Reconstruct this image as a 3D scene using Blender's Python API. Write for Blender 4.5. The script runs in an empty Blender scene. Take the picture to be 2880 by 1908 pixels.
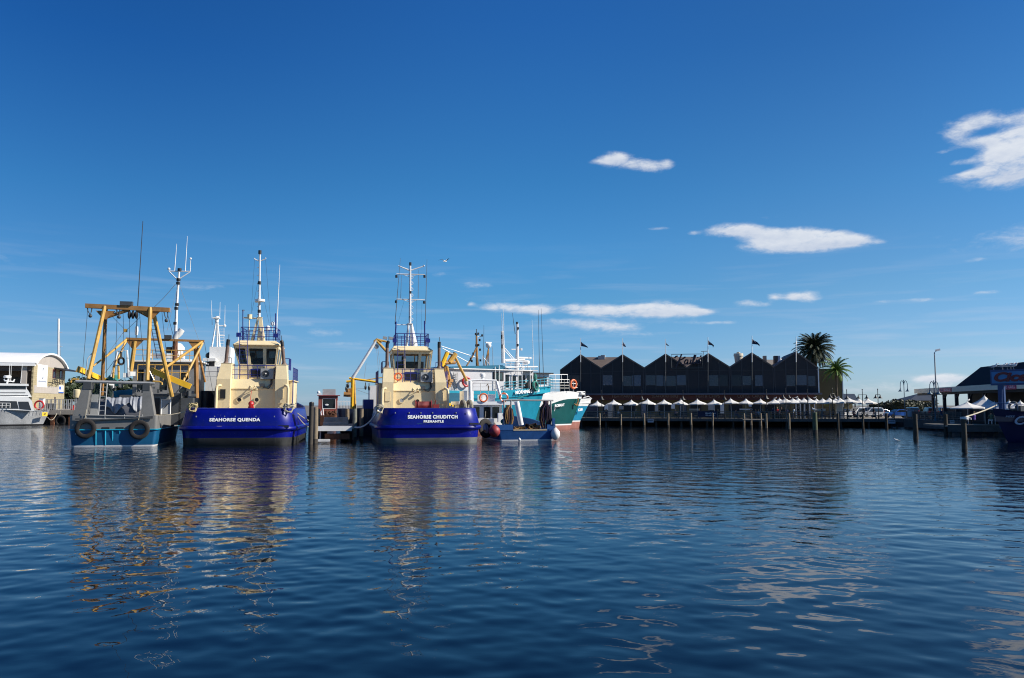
import bpy, bmesh, math, random
import numpy as np
from mathutils import Vector, Matrix
R = math.radians
random.seed(7)
scn = bpy.context.scene
col = scn.collection

# ------------------------------------------------------------------ camera
FPX, EYE, HOR = 2206.0, 3.4, 1140.0          # focal length in photo pixels, eye height, horizon row
PITCH = math.atan((HOR - 954.0) / FPX)
cam_d = bpy.data.cameras.new("camera")
cam_d.sensor_width = 36.0
cam_d.lens = 36.0 * FPX / 2880.0
cam_d.clip_start, cam_d.clip_end = 0.1, 20000.0
cam = bpy.data.objects.new("camera", cam_d)
cam.location = (0, 0, EYE)
cam.rotation_euler = (math.pi / 2 + PITCH, 0, 0)
col.objects.link(cam)
scn.camera = cam

# ------------------------------------------------------------------ light
SUN_AZ, SUN_EL = R(-7.0), R(34.0)            # azimuth counted from +X towards +Y
scn.view_settings.view_transform = 'Standard'
scn.view_settings.look = 'None'
scn.view_settings.exposure = 0.5
scn.view_settings.gamma = 1.0
scn.cycles.filter_width = 1.1
sd = bpy.data.lights.new("sun", 'SUN')
sd.energy = 5.0
sd.angle = R(0.5)
sd.color = (1.0, 0.93, 0.82)
sun = bpy.data.objects.new("sun", sd)
sdir = Vector((math.cos(SUN_EL) * math.cos(SUN_AZ), math.cos(SUN_EL) * math.sin(SUN_AZ), math.sin(SUN_EL)))
sun.rotation_euler = sdir.to_track_quat('Z', 'Y').to_euler()
sun.location = sdir * 300
col.objects.link(sun)

def ray(u, v):
    x, z = (u - 1440.0) / FPX, (954.0 - v) / FPX
    c, s = math.cos(PITCH), math.sin(PITCH)
    return Vector((x, c - z * s, s + z * c))

# ------------------------------------------------------------------ sky
world = bpy.data.worlds.new("World")
scn.world = world
world.use_nodes = True
nt = world.node_tree
for n in list(nt.nodes): nt.nodes.remove(n)
class NB:
    """small helper to write node trees"""
    def __init__(s, nt): s.nt = nt
    def n(s, t, **k):
        x = s.nt.nodes.new(t)
        for a, b in k.items():
            if hasattr(x, a): setattr(x, a, b)
        return x
    def put(s, inp, val):
        if isinstance(val, bpy.types.NodeSocket): s.nt.links.new(val, inp)
        elif val is not None: inp.default_value = val
    def m(s, op, a, b=None, c=None, clamp=False):
        x = s.n('ShaderNodeMath', operation=op, use_clamp=clamp)
        s.put(x.inputs[0], a); s.put(x.inputs[1], b)
        if c is not None: s.put(x.inputs[2], c)
        return x.outputs[0]
    def mix(s, f, a, b, blend='MIX'):
        x = s.n('ShaderNodeMix', data_type='RGBA', blend_type=blend)
        s.put(x.inputs[0], f); s.put(x.inputs[6], a); s.put(x.inputs[7], b)
        return x.outputs[2]
    def ramp(s, f, pts, interp='LINEAR'):
        x = s.n('ShaderNodeValToRGB'); x.color_ramp.interpolation = interp
        e = x.color_ramp.elements
        while len(e) < len(pts): e.new(0.5)
        for q, (p, c) in zip(e, pts):
            q.position = p; q.color = (c[0], c[1], c[2], 1) if not isinstance(c, float) else (c, c, c, 1)
        s.put(x.inputs[0], f)
        return x.outputs[0]
    def noise(s, vec, scale, detail=4, rough=.5, dist=0., dim='3D'):
        x = s.n('ShaderNodeTexNoise', noise_dimensions=dim)
        s.put(x.inputs['Vector'], vec); s.put(x.inputs['Scale'], scale); s.put(x.inputs['Detail'], detail)
        s.put(x.inputs['Roughness'], rough); s.put(x.inputs['Distortion'], dist)
        return x.outputs[0]
b = NB(nt)
sky = b.n('ShaderNodeTexSky', sky_type='NISHITA')
sky.sun_disc = False
sky.sun_elevation = SUN_EL
sky.sun_rotation = math.pi / 2 - SUN_AZ
sky.air_density, sky.dust_density, sky.ozone_density = 1.0, 0.15, 3.0
tc = b.n('ShaderNodeTexCoord').outputs['Generated']
sp = b.n('ShaderNodeSeparateXYZ'); nt.links.new(tc, sp.inputs[0])
az = b.m('ARCTAN2', sp.outputs[0], sp.outputs[1])
el = b.m('ARCSINE', b.m('MINIMUM', b.m('MAXIMUM', sp.outputs[2], -1.0), 1.0))
# deepen the clear upper sky the way a polarised afternoon sky looks
eln = b.m('DIVIDE', el, R(60), clamp=True)
tintL = b.ramp(eln, [(0.0, (0.325, 0.517, 0.859)), (0.07, (0.325, 0.517, 0.781)), (0.127, (0.26, 0.531, 0.774)), (0.237, (0.165, 0.507, 0.787)), (0.395, (0.088, 0.405, 0.804)), (1.0, (0.07, 0.324, 0.643))])
tintC = b.ramp(eln, [(0.0, (0.385, 0.606, 1.113)), (0.031, (0.385, 0.606, 1.012)), (0.125, (0.29, 0.643, 0.907)), (0.187, (0.275, 0.692, 0.984)), (0.271, (0.214, 0.648, 0.958)), (0.452, (0.146, 0.546, 0.997)), (1.0, (0.117, 0.437, 0.798))])
tintR = b.ramp(eln, [(0.0, (0.5, 0.676, 1.06)), (0.054, (0.5, 0.676, 0.964)), (0.132, (0.408, 0.673, 0.879)), (0.247, (0.28, 0.642, 0.891)), (0.411, (0.169, 0.512, 0.848)), (1.0, (0.135, 0.41, 0.678))])
def azmix(lo, hi):
    x = b.n('ShaderNodeMapRange', interpolation_type='SMOOTHSTEP'); b.put(x.inputs[0], az); x.inputs[1].default_value = R(lo); x.inputs[2].default_value = R(hi); return x.outputs[0]
tint = b.mix(azmix(0, 27), b.mix(azmix(-32, 0), tintL, tintC), tintR)
skyc = b.mix(1.0, sky.outputs[0], tint, 'MULTIPLY')
CLOUDS = [  # u, v, half width, half height in photo pixels, density
 (1742,441,41,17,0.95),(1700,453,45,10,0.8),(1780,461,53,15,0.95),(1835,472,47,14,0.95),(1876,460,17,11,0.7),(2040,649,62,17,0.95),(2100,646,47,15,0.95),(2145,664,47,14,0.9),(2219,656,53,16,0.9),(2279,670,71,21,0.9),(2341,673,62,17,0.95),(2255,695,113,19,1.1),(2172,689,71,10,0.8),(2381,680,47,11,0.9),(2733,346,54,20,0.8),(2691,378,31,14,0.7),(2870,338,50,21,0.8),(2804,366,50,11,0.6),(2757,398,42,14,0.85),(2822,420,54,26,0.9),(2862,384,38,19,0.8),(2804,477,71,33,1.0),(2870,467,62,42,1.0),(2727,492,42,9,0.7),(2691,459,31,8,0.6),(2655,427,19,7,0.6),(2858,432,50,29,0.9),(1396,864,50,13,0.85),(1455,871,53,14,0.95),(1521,871,35,15,0.95),(1611,867,41,16,0.95),(1673,873,53,17,0.9),(1742,876,59,15,0.9),(1804,876,47,16,0.9),(1864,867,62,21,1.05),(1919,879,53,17,0.95),(1975,877,38,9,0.7),(1658,913,113,14,0.62),(1730,921,76,11,0.55),(1563,903,89,9,0.45),(1933,909,76,7,0.4),(2034,908,54,6,0.55),(1766,941,179,10,0.42),(2106,853,42,11,0.75),(2178,837,21,10,0.8),(2229,837,21,11,0.85),(2279,833,32,16,0.95),(2150,858,31,7,0.6),(1336,802,50,14,0.75),(1324,855,13,8,0.6),(1849,644,50,6,0.5),(2166,611,35,7,0.48),(1951,656,16,6,0.55),(2476,682,16,6,0.55),(2745,732,26,6,0.55),(2775,823,32,6,0.62),(2518,846,64,6,0.5),(2601,843,23,6,0.45),
 (570,808,80,15,.5),(920,938,60,13,.62),(860,910,46,15,.55),(940,966,110,6,.48),(1230,772,28,9,.5),
 (2607,1065,26,7,.85),(2662,1062,36,10,.95),(2600,1088,190,22,.36),(2440,1106,130,20,.38),(2760,1078,90,14,.36),(1560,985,160,7,.42),(1180,930,60,10,.42),
 (2808,362,60,12,-.8),(2752,424,40,22,-.8),(2860,393,24,12,-.7),(2735,466,60,12,-.6),(2785,374,40,10,-.5),(2830,440,30,10,-.3),
 (-250,700,160,30,.8),(3150,640,220,40,1.0),(3300,300,200,60,.9),(-500,420,200,40,.7)]
cvec = b.n('ShaderNodeCombineXYZ'); nt.links.new(az, cvec.inputs[0]); nt.links.new(el, cvec.inputs[1])
sc3 = b.n('ShaderNodeVectorMath', operation='MULTIPLY'); nt.links.new(cvec.outputs[0], sc3.inputs[0]); sc3.inputs[1].default_value = (1.0, 2.3, 1.0)
nz = b.noise(sc3.outputs[0], 21.0, 8, .58, .5)
nz2 = b.noise(sc3.outputs[0], 75.0, 6, .65, .2)
best = None
shade = None
for (u, v, hw, hh, s) in CLOUDS:
    d = ray(u, v).normalized()
    a0, e0 = math.atan2(d.x, d.y), math.asin(d.z)
    da = b.m('MULTIPLY', b.m('SUBTRACT', az, a0), FPX / hw * math.cos(a0))
    de = b.m('MULTIPLY', b.m('SUBTRACT', el, e0), FPX / hh)
    r2 = b.m('MULTIPLY_ADD', da, da, b.m('MULTIPLY', de, de))
    g = b.m('MULTIPLY', b.m('POWER', 2.718, b.m('MULTIPLY', r2, -0.85)), s)
    best = g if best is None else b.m('ADD', best, g)
    h = b.m('MULTIPLY', g, de)
    shade = h if shade is None else b.m('ADD', shade, h)
bst = b.m('MINIMUM', best, 1.25)
tex = b.m('ADD', b.m('MULTIPLY', b.m('SUBTRACT', nz, .5), 2.3), b.m('MULTIPLY', b.m('SUBTRACT', nz2, .5), 1.0))
dens = b.m('MULTIPLY_ADD', tex, b.m('MULTIPLY_ADD', bst, .55, .3), b.m('SUBTRACT', bst, .30))
cov = b.n('ShaderNodeMapRange', interpolation_type='SMOOTHSTEP')
b.put(cov.inputs[0], dens); cov.inputs[1].default_value = .0; cov.inputs[2].default_value = 1.0; cov.inputs[3].default_value = 0; cov.inputs[4].default_value = .88
# faint streaky haze low over the horizon
st = b.n('ShaderNodeVectorMath', operation='MULTIPLY'); nt.links.new(cvec.outputs[0], st.inputs[0]); st.inputs[1].default_value = (2.0, 26.0, 1.0)
ns = b.noise(st.outputs[0], 3.0, 5, .55, .3)
low = b.ramp(b.m('DIVIDE', el, R(12), clamp=True), [(0., .55), (.3, .5), (1., 0.)])
thin = b.m('MULTIPLY', b.m('MULTIPLY', b.m('SUBTRACT', ns, .5), 2.2, clamp=True), low, clamp=True)
lum = b.m('MULTIPLY_ADD', shade, .30, b.m('MULTIPLY_ADD', b.m('SUBTRACT', nz2, .5), .8, .62), clamp=True)
ccol = b.mix(lum, (3.9, 4.5, 5.7, 1), (6.6, 6.8, 7.1, 1))
skyc = b.mix(thin, skyc, (5.2, 5.4, 6.3, 1))
skyc = b.mix(cov.outputs[0], skyc, ccol)
bg = b.n('ShaderNodeBackground'); nt.links.new(skyc, bg.inputs[0]); bg.inputs[1].default_value = 0.09
wo = b.n('ShaderNodeOutputWorld'); nt.links.new(bg.outputs[0], wo.inputs[0])

# ------------------------------------------------------------------ helpers
class Frame:
    """a thing's own axes: x to the right, y away, z up; px() turns a photo position into a point at depth y of the frame"""
    def __init__(s, loc, deg=0.0):
        s.loc = Vector(loc); s.a = R(deg)
        c, n = math.cos(s.a), math.sin(s.a)
        s.ex, s.ey = Vector((c, n, 0)), Vector((-n, c, 0))
    def w(s, p):
        return s.loc + s.ex * p[0] + s.ey * p[1] + Vector((0, 0, p[2]))
    def l(s, p):
        d = Vector(p) - s.loc
        return Vector((d.dot(s.ex), d.dot(s.ey), d.z))
    def px(s, u, v, y=0.0):
        d = ray(u, v); o = Vector((0, 0, EYE))
        t = (y - (o - s.loc).dot(s.ey)) / d.dot(s.ey)
        return s.l(o + d * t)
def pxx(F, u, v, x=0.0):
    d = ray(u, v); o = Vector((0, 0, EYE)); t = (x - (o - F.loc).dot(F.ex)) / d.dot(F.ex)
    return F.l(o + d * t)
def gnd(u, v, z=0.0):
    d = ray(u, v); t = (z - EYE) / d.z
    return Vector((d.x * t, d.y * t, z))
def at(u, v, Y):
    d = ray(u, v); t = Y / d.y
    return Vector((d.x * t, Y, EYE + d.z * t))

MATS = {}
def mat(name, c, rough=.55, var=.12, scale=1.3, metal=0., streak=0., streakc=(.16, .07, .03), bump=0., spec=.5, fine=0., coat=0., scuff=0., scuffc=(.35, .36, .4)):
    """painted / weathered surface: patchy tone, optional run-off streaks and relief, all in the object's own space"""
    if name in MATS: return MATS[name]
    m = bpy.data.materials.new(name); m.use_nodes = True
    t = m.node_tree; q = NB(t); p = t.nodes['Principled BSDF']
    o = q.n('ShaderNodeTexCoord').outputs['Object']
    base = (c[0], c[1], c[2], 1)
    n1 = q.noise(o, scale, 5, .6)
    d = q.ramp(n1, [(.3, (1 - var,) * 3), (.7, (1 + var * .6,) * 3)])
    cc = q.mix(1.0, base, d, 'MULTIPLY')
    if fine:
        n3 = q.noise(o, scale * 14, 3, .6)
        cc = q.mix(1.0, cc, q.ramp(n3, [(.35, (1 - fine,) * 3), (.65, (1 + fine * .5,) * 3)]), 'MULTIPLY')
    if streak:
        mp = q.n('ShaderNodeMapping'); q.put(mp.inputs[0], o); mp.inputs['Scale'].default_value = (5.5, 5.5, .35)
        n2 = q.noise(mp.outputs[0], 1.0, 4, .6)
        f = q.m('MULTIPLY', q.ramp(n2, [(.60, 0.), (.78, 1.)]), streak)
        cc = q.mix(f, cc, (*streakc, 1))
    if scuff:
        mp = q.n('ShaderNodeMapping'); q.put(mp.inputs[0], o); mp.inputs['Scale'].default_value = (7, 7, 1.6)
        n4 = q.noise(mp.outputs[0], 1.7, 5, .75, .6); n5 = q.noise(o, .55, 3, .5)
        f = q.m('MULTIPLY', q.m('MULTIPLY', q.ramp(n4, [(.635, 0.), (.69, 1.)]), q.ramp(n5, [(.42, 0.), (.62, 1.)])), scuff)
        cc = q.mix(f, cc, (*scuffc, 1))
    q.put(p.inputs['Base Color'], cc)
    q.put(p.inputs['Roughness'], q.m('MULTIPLY_ADD', n1, .25, max(0., rough - .12)))
    p.inputs['Metallic'].default_value = metal
    p.inputs['Specular IOR Level'].default_value = spec
    if coat: p.inputs['Coat Weight'].default_value = coat; p.inputs['Coat Roughness'].default_value = .12
    if bump:
        bn = q.n('ShaderNodeBump'); bn.inputs['Strength'].default_value = bump; bn.inputs['Distance'].default_value = .03
        q.put(bn.inputs['Height'], q.noise(o, scale * 6, 5, .6)); q.put(p.inputs['Normal'], bn.outputs[0])
    MATS[name] = m
    return m
def glass(name, c, alpha=.55, rough=.05):
    """tinted window glass: a clear and a glossy share"""
    if name in MATS: return MATS[name]
    m = bpy.data.materials.new(name); m.use_nodes = True
    t = m.node_tree; q = NB(t); p = t.nodes['Principled BSDF']
    p.inputs['Base Color'].default_value = (*c, 1); p.inputs['Roughness'].default_value = rough
    p.inputs['Alpha'].default_value = alpha
    MATS[name] = m
    return m

class MB:
    """collects shapes and links them as ONE mesh object"""
    def __init__(s): s.v, s.f, s.m = [], [], []
    def add(s, vs, fs, mi=0):
        o = len(s.v); s.v += [tuple(p) for p in vs]
        s.f += [tuple(i + o for i in f) for f in fs]; s.m += [mi] * len(fs)
    def box(s, c, d, rz=0., mi=0, rx=0., ry=0.):
        M = Matrix.Rotation(rz, 3, 'Z') @ Matrix.Rotation(ry, 3, 'Y') @ Matrix.Rotation(rx, 3, 'X')
        c = Vector(c); h = [x / 2 for x in d]
        vs = [c + M @ Vector((sx * h[0], sy * h[1], sz * h[2])) for sx in (-1, 1) for sy in (-1, 1) for sz in (-1, 1)]
        s.add(vs, [(0, 1, 3, 2), (4, 6, 7, 5), (0, 4, 5, 1), (2, 3, 7, 6), (0, 2, 6, 4), (1, 5, 7, 3)], mi)
    def bx(s, x0, x1, y0, y1, z0, z1, mi=0):
        s.box(((x0 + x1) / 2, (y0 + y1) / 2, (z0 + z1) / 2), (abs(x1 - x0), abs(y1 - y0), abs(z1 - z0)), mi=mi)
    def hexa(s, lo, hi, mi=0):
        """a solid between two polygons with the same number of corners"""
        n = len(lo)
        s.add(list(lo) + list(hi), [tuple(range(n))[::-1], tuple(range(n, 2 * n))] + [(i, (i + 1) % n, n + (i + 1) % n, n + i) for i in range(n)], mi)
    def prism(s, pts, ext, mi=0):
        e = Vector(ext); s.hexa([Vector(p) for p in pts], [Vector(p) + e for p in pts], mi)
    def cyl(s, a, c, r0, r1=None, n=8, mi=0, caps=True):
        a, c = Vector(a), Vector(c); r1 = r0 if r1 is None else r1
        d = (c - a); 
        if d.length < 1e-6: return
        d.normalize(); x = d.orthogonal().normalized(); y = d.cross(x)
        vs = []
        for p, r in ((a, r0), (c, r1)):
            for k in range(n):
                g = 2 * math.pi * k / n; vs.append(p + (x * math.cos(g) + y * math.sin(g)) * r)
        fs = [(k, (k + 1) % n, n + (k + 1) % n, n + k) for k in range(n)]
        if caps: fs += [tuple(range(n))[::-1], tuple(range(n, 2 * n))]
        s.add(vs, fs, mi)
    def tube(s, pts, r, n=6, mi=0):
        """one bent tube through the points"""
        P = [Vector(p) for p in pts]; rs = r if isinstance(r, (list, tuple)) else [r] * len(P)
        vs, fs = [], []
        x = None
        for i, p in enumerate(P):
            d = (P[min(i + 1, len(P) - 1)] - P[max(i - 1, 0)])
            d = d.normalized() if d.length > 1e-9 else Vector((0, 0, 1))
            x = d.orthogonal().normalized() if x is None else (x - d * x.dot(d))
            x = x.normalized() if x.length > 1e-6 else d.orthogonal().normalized()
            y = d.cross(x)
            for k in range(n):
                g = 2 * math.pi * k / n; vs.append(p + (x * math.cos(g) + y * math.sin(g)) * rs[i])
        for i in range(len(P) - 1):
            fs += [(i * n + k, i * n + (k + 1) % n, (i + 1) * n + (k + 1) % n, (i + 1) * n + k) for k in range(n)]
        fs += [tuple(range(n))[::-1], tuple(range((len(P) - 1) * n, len(P) * n))]
        s.add(vs, fs, mi)
    def lathe(s, prof, o=(0, 0, 0), n=12, mi=0, M=None):
        """(radius, height) pairs turned about the z axis of M, set down at o"""
        o = Vector(o); vs, fs = [], []
        for r, z in prof:
            for k in range(n):
                g = 2 * math.pi * k / n; p = Vector((math.cos(g) * r, math.sin(g) * r, z))
                vs.append(o + (M @ p if M else p))
        for i in range(len(prof) - 1):
            fs += [(i * n + k, i * n + (k + 1) % n, (i + 1) * n + (k + 1) % n, (i + 1) * n + k) for k in range(n)]
        fs += [tuple(range(n))[::-1], tuple(range((len(prof) - 1) * n, len(prof) * n))]
        s.add(vs, fs, mi)
    def ball(s, c, r, n=10, mi=0, sq=(1, 1, 1)):
        c = Vector(c); rings = max(4, n // 2 + 1); vs, fs = [], []
        for i in range(rings + 1):
            t = math.pi * i / rings
            for k in range(n):
                g = 2 * math.pi * k / n
                vs.append(c + Vector((math.sin(t) * math.cos(g) * r * sq[0], math.sin(t) * math.sin(g) * r * sq[1], math.cos(t) * r * sq[2])))
        for i in range(rings):
            fs += [(i * n + k, (i + 1) * n + k, (i + 1) * n + (k + 1) % n, i * n + (k + 1) % n) for k in range(n)]
        s.add(vs, fs, mi)
    def torus(s, c, R0, r, axis=(0, 1, 0), n=20, k=8, mi=0):
        q = Vector(axis).to_track_quat('Z', 'Y').to_matrix(); c = Vector(c); vs, fs = [], []
        for i in range(n):
            g = 2 * math.pi * i / n
            for j in range(k):
                h = 2 * math.pi * j / k
                vs.append(c + q @ Vector(((R0 + r * math.cos(h)) * math.cos(g), (R0 + r * math.cos(h)) * math.sin(g), r * math.sin(h))))
        for i in range(n):
            for j in range(k):
                fs.append((i * k + j, ((i + 1) % n) * k + j, ((i + 1) % n) * k + (j + 1) % k, i * k + (j + 1) % k))
        s.add(vs, fs, mi)
    def build(s, name, mats, parent=None, smooth=False, world=False, loc=None):
        """world=True: the points were given in world space"""
        me = bpy.data.meshes.new(name)
        vs = s.v
        if world and parent is not None and parent.name in FR:
            F = FR[parent.name]; vs = [F.l(p) for p in vs]
        if loc is not None: vs = [(p[0] - loc[0], p[1] - loc[1], p[2] - loc[2]) for p in vs]
        me.from_pydata([tuple(p) for p in vs], [], s.f)
        for mm in (mats if isinstance(mats, (list, tuple)) else [mats]): me.materials.append(mm)
        me.polygons.foreach_set('material_index', s.m)
        bmx = bmesh.new(); bmx.from_mesh(me); bmesh.ops.recalc_face_normals(bmx, faces=bmx.faces); bmx.to_mesh(me); bmx.free()
        if smooth:
            me.polygons.foreach_set('use_smooth', [True] * len(me.polygons))
            me.set_sharp_from_angle(angle=R(38))
        o = bpy.data.objects.new(name, me); col.objects.link(o)
        if parent is not None: o.parent = parent
        if loc is not None: o.location = loc
        return o
FR = {}
def tag(o, label=None, cat=None, group=None, kind=None):
    if label: o['label'] = label
    if cat: o['category'] = cat
    if group: o['group'] = group
    if kind: o['kind'] = kind
    return o
def thing(name, label, cat, F, group=None):
    o = bpy.data.objects.new(name, None); col.objects.link(o)
    o.empty_display_size = .3
    o.location = F.loc; o.rotation_euler = (0, 0, F.a)
    FR[o.name] = F
    return tag(o, label, cat, group)
def dup(root, loc, rz=None, label=None, group=None, scale=None):
    c = root.copy(); col.objects.link(c); c.location = loc
    if rz is not None: c.rotation_euler = (0, 0, rz)
    if scale is not None: c.scale = (scale, scale, scale)
    if label: c['label'] = label
    if group: c['group'] = group
    def kids(a, bb):
        for ch in list(a.children):
            d = ch.copy(); col.objects.link(d); d.parent = bb; kids(ch, d)
    kids(root, c)
    return c
def lettering(txt, w, m, parent, o, ex=(1, 0, 0), ez=(0, 0, 1), depth=.02, bold=.0, shear=0., h=None, name='lettering', align='CENTER', space=1.0):
    """raised letters w metres wide, centred at o, running along ex, upright along ez"""
    cu = bpy.data.curves.new(name, 'FONT'); cu.body = txt; cu.align_x = align; cu.align_y = 'CENTER'
    cu.offset = bold; cu.shear = shear; cu.extrude = .02; cu.resolution_u = 3; cu.space_character = space
    to = bpy.data.objects.new(name, cu); col.objects.link(to)
    dg = bpy.context.evaluated_depsgraph_get()
    me = bpy.data.meshes.new_from_object(to.evaluated_get(dg))
    bpy.data.objects.remove(to); bpy.data.curves.remove(cu)
    n = len(me.vertices); a = np.empty(n * 3); me.vertices.foreach_get('co', a); a = a.reshape(-1, 3)
    wid = a[:, 0].max() - a[:, 0].min(); s = w / wid; sz = s if h is None else h / (a[:, 1].max() - a[:, 1].min())
    ex, ez, o = np.array(ex), np.array(ez), np.array(o)
    ey = np.cross(ez, ex)
    q = o + np.outer(a[:, 0] * s, ex) + np.outer((a[:, 1]) * sz, ez) - np.outer((a[:, 2] / .02 * depth), -ey) * -1
    me.vertices.foreach_set('co', q.astype(np.float32).ravel()); me.update()
    me.materials.clear(); me.materials.append(m)
    ob = bpy.data.objects.new(name, me); col.objects.link(ob); ob.parent = parent
    return ob
def wobble(pts, sag):
    """a rope between two points with sag"""
    a, c = Vector(pts[0]), Vector(pts[1])
    return [a.lerp(c, t / 8) - Vector((0, 0, sag * 4 * (t / 8) * (1 - t / 8))) for t in range(9)]
# ------------------------------------------------------------------ water
def make_water():
    rng = np.random.RandomState(5)
    ys = [5.0]
    while ys[-1] < 62: ys.append(ys[-1] + max(.03, ys[-1] ** 2 / 5200.0))
    while ys[-1] < 170: ys.append(ys[-1] + 3.0)
    ys += [200, 260, 400, 800, 2000, 6000]
    ys = np.array([-80.0, -20.0, 0.0] + ys)
    NX = 620
    tx = np.linspace(-1, 1, NX)
    half = np.where(ys < 5, 60, np.maximum(ys * .78 + 4, 0))
    X = half[:, None] * tx[None, :]; Y = np.repeat(ys[:, None], NX, 1)
    Z = np.zeros_like(X)
    dy = np.gradient(ys)[:, None] * np.ones_like(X)
    dxs = np.gradient(X, axis=1)
    main = R(250)                                  # the way the breeze pushes the ripples
    for i in range(110):
        lam = .30 * (2.0 / .30) ** rng.rand()
        a = main + rng.randn() * 1.0
        k = 2 * math.pi / lam; kx, ky = k * math.cos(a), k * math.sin(a)
        amp = .00100 * (lam / 1.0) ** 1.0 * (0.5 + rng.rand())
        res = np.maximum(abs(kx) * abs(dxs), abs(ky) * dy)
        w = np.clip((1.5 - res) / .8, 0, 1)
        ph = rng.rand() * 6.283
        Z += amp * w * np.sin(kx * X + ky * Y + ph)
    # calmer and livelier patches of breeze
    gust = .78 + .30 * np.sin(X * .11 + 1.3 * np.sin(Y * .07)) * np.sin(Y * .16 + .8 * np.sin(X * .09)) + .12 * np.sin(X * .31 + Y * .21)
    Z *= gust * (.42 + .63 * np.clip((Y - 8) / 22, 0, 1))
    Z[ys < 5] = 0
    vs = np.stack([X, Y, Z], -1).reshape(-1, 3).astype(np.float32)
    ny = len(ys)
    idx = np.arange(ny * NX).reshape(ny, NX)
    f = np.stack([idx[:-1, :-1], idx[:-1, 1:], idx[1:, 1:], idx[1:, :-1]], -1).reshape(-1, 4).astype(np.int32)
    me = bpy.data.meshes.new('water')
    me.vertices.add(len(vs)); me.vertices.foreach_set('co', vs.ravel())
    me.loops.add(f.size); me.loops.foreach_set('vertex_index', f.ravel())
    me.polygons.add(len(f)); me.polygons.foreach_set('loop_start', np.arange(0, f.size, 4, dtype=np.int32))
    me.polygons.foreach_set('use_smooth', np.ones(len(f), dtype=bool))
    me.update(calc_edges=True)
    m = bpy.data.materials.new('harbour water'); m.use_nodes = True
    t = m.node_tree; q = NB(t); p = t.nodes['Principled BSDF']
    o = q.n('ShaderNodeTexCoord').outputs['Object']
    p.inputs['Base Color'].default_value = (.0007, .0028, .0068, 1)
    p.inputs['IOR'].default_value = 1.333
    p.inputs['Roughness'].default_value = .012
    sp = q.n('ShaderNodeSeparateXYZ'); q.put(sp.inputs[0], o)
    # waves too short for the mesh, carried by a bump that takes over with distance where the mesh gets coarse
    mp = q.n('ShaderNodeMapping'); q.put(mp.inputs[0], o); mp.inputs['Scale'].default_value = (.62, 1.0, 1.0); mp.inputs['Rotation'].default_value = (0, 0, R(12))
    far = q.n('ShaderNodeMapRange'); q.put(far.inputs[0], sp.outputs[1]); far.inputs[1].default_value = 16; far.inputs[2].default_value = 60
    farv = far.outputs[0]
    big = q.noise(mp.outputs[0], .9, 3, .5)
    fine = q.noise(mp.outputs[0], 3.4, 3, .5)
    patch = q.noise(o, .06, 2, .5)
    pv = q.m('MULTIPLY_ADD', patch, 1.3, .35)
    h = q.m('ADD', q.m('MULTIPLY', big, q.m('MULTIPLY', farv, .13)), q.m('MULTIPLY', fine, q.m('MULTIPLY_ADD', farv, .030, .0018)))
    bn = q.n('ShaderNodeBump'); bn.inputs['Strength'].default_value = 1.0; bn.inputs['Distance'].default_value = 1.0
    q.put(bn.inputs['Height'], q.m('MULTIPLY', h, pv)); q.put(p.inputs['Normal'], bn.outputs[0])
    me.materials.append(m)
    ob = bpy.data.objects.new('water', me); col.objects.link(ob)
    tag(ob, 'calm dark blue harbour water with small ripples', None, None, 'structure')
make_water()
# ------------------------------------------------------------------ shared boat builders
def outline(hw, y0, L, rc, bowstart=.55, npow=2.0, nb=9):
    """plan of a hull: flat stern with rounded corners, straight sides, pointed bow; closed loop from the port stern corner round by starboard"""
    P = []
    for k in range(7):                                   # stern: port corner
        g = math.pi + (math.pi / 2) * k / 6
        P.append((-hw + rc + rc * math.cos(g), y0 + rc + rc * math.sin(g)))
    for k in range(1, 4): P.append((-hw + rc + (2 * hw - 2 * rc) * k / 4, y0))
    for k in range(7):
        g = 1.5 * math.pi + (math.pi / 2) * k / 6
        P.append((hw - rc + rc * math.cos(g), y0 + rc + rc * math.sin(g)))
    yb = y0 + (L - y0) * bowstart
    for k in range(1, 4): P.append((hw, y0 + rc + (yb - y0 - rc) * k / 3))
    side = []
    for k in range(1, nb):
        t = k / nb; side.append((hw * (1 - t ** npow), yb + (L - yb) * t))
    P += side + [(0, L)] + [(-x, y) for x, y in side[::-1]]
    for k in (3, 2, 1): P.append((-hw, y0 + rc + (yb - y0 - rc) * k / 3))
    return P
def hull(rings, mats, parent, name='hull', cap=True, smooth=True):
    """rings: (list of plan points, height function or number, material index of the strake above)"""
    mb = MB(); n = len(rings[0][0]); vs = []
    for P, z, mi in rings:
        for (x, y) in P: vs.append((x, y, z(x, y) if callable(z) else z))
    mb.v = vs
    for i in range(len(rings) - 1):
        for k in range(n):
            mb.f.append((i * n + k, i * n + (k + 1) % n, (i + 1) * n + (k + 1) % n, (i + 1) * n + k)); mb.m.append(rings[i][2])
    if cap:
        o = (len(rings) - 1) * n; mb.f.append(tuple(range(o, o + n))); mb.m.append(rings[-1][2])
        mb.f.append(tuple(range(n))[::-1]); mb.m.append(rings[0][2])
    return mb.build(name, mats, parent, smooth=smooth)
def bil(A, B, C, D, u, v):
    return A.lerp(B, u).lerp(D.lerp(C, u), v)
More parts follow.
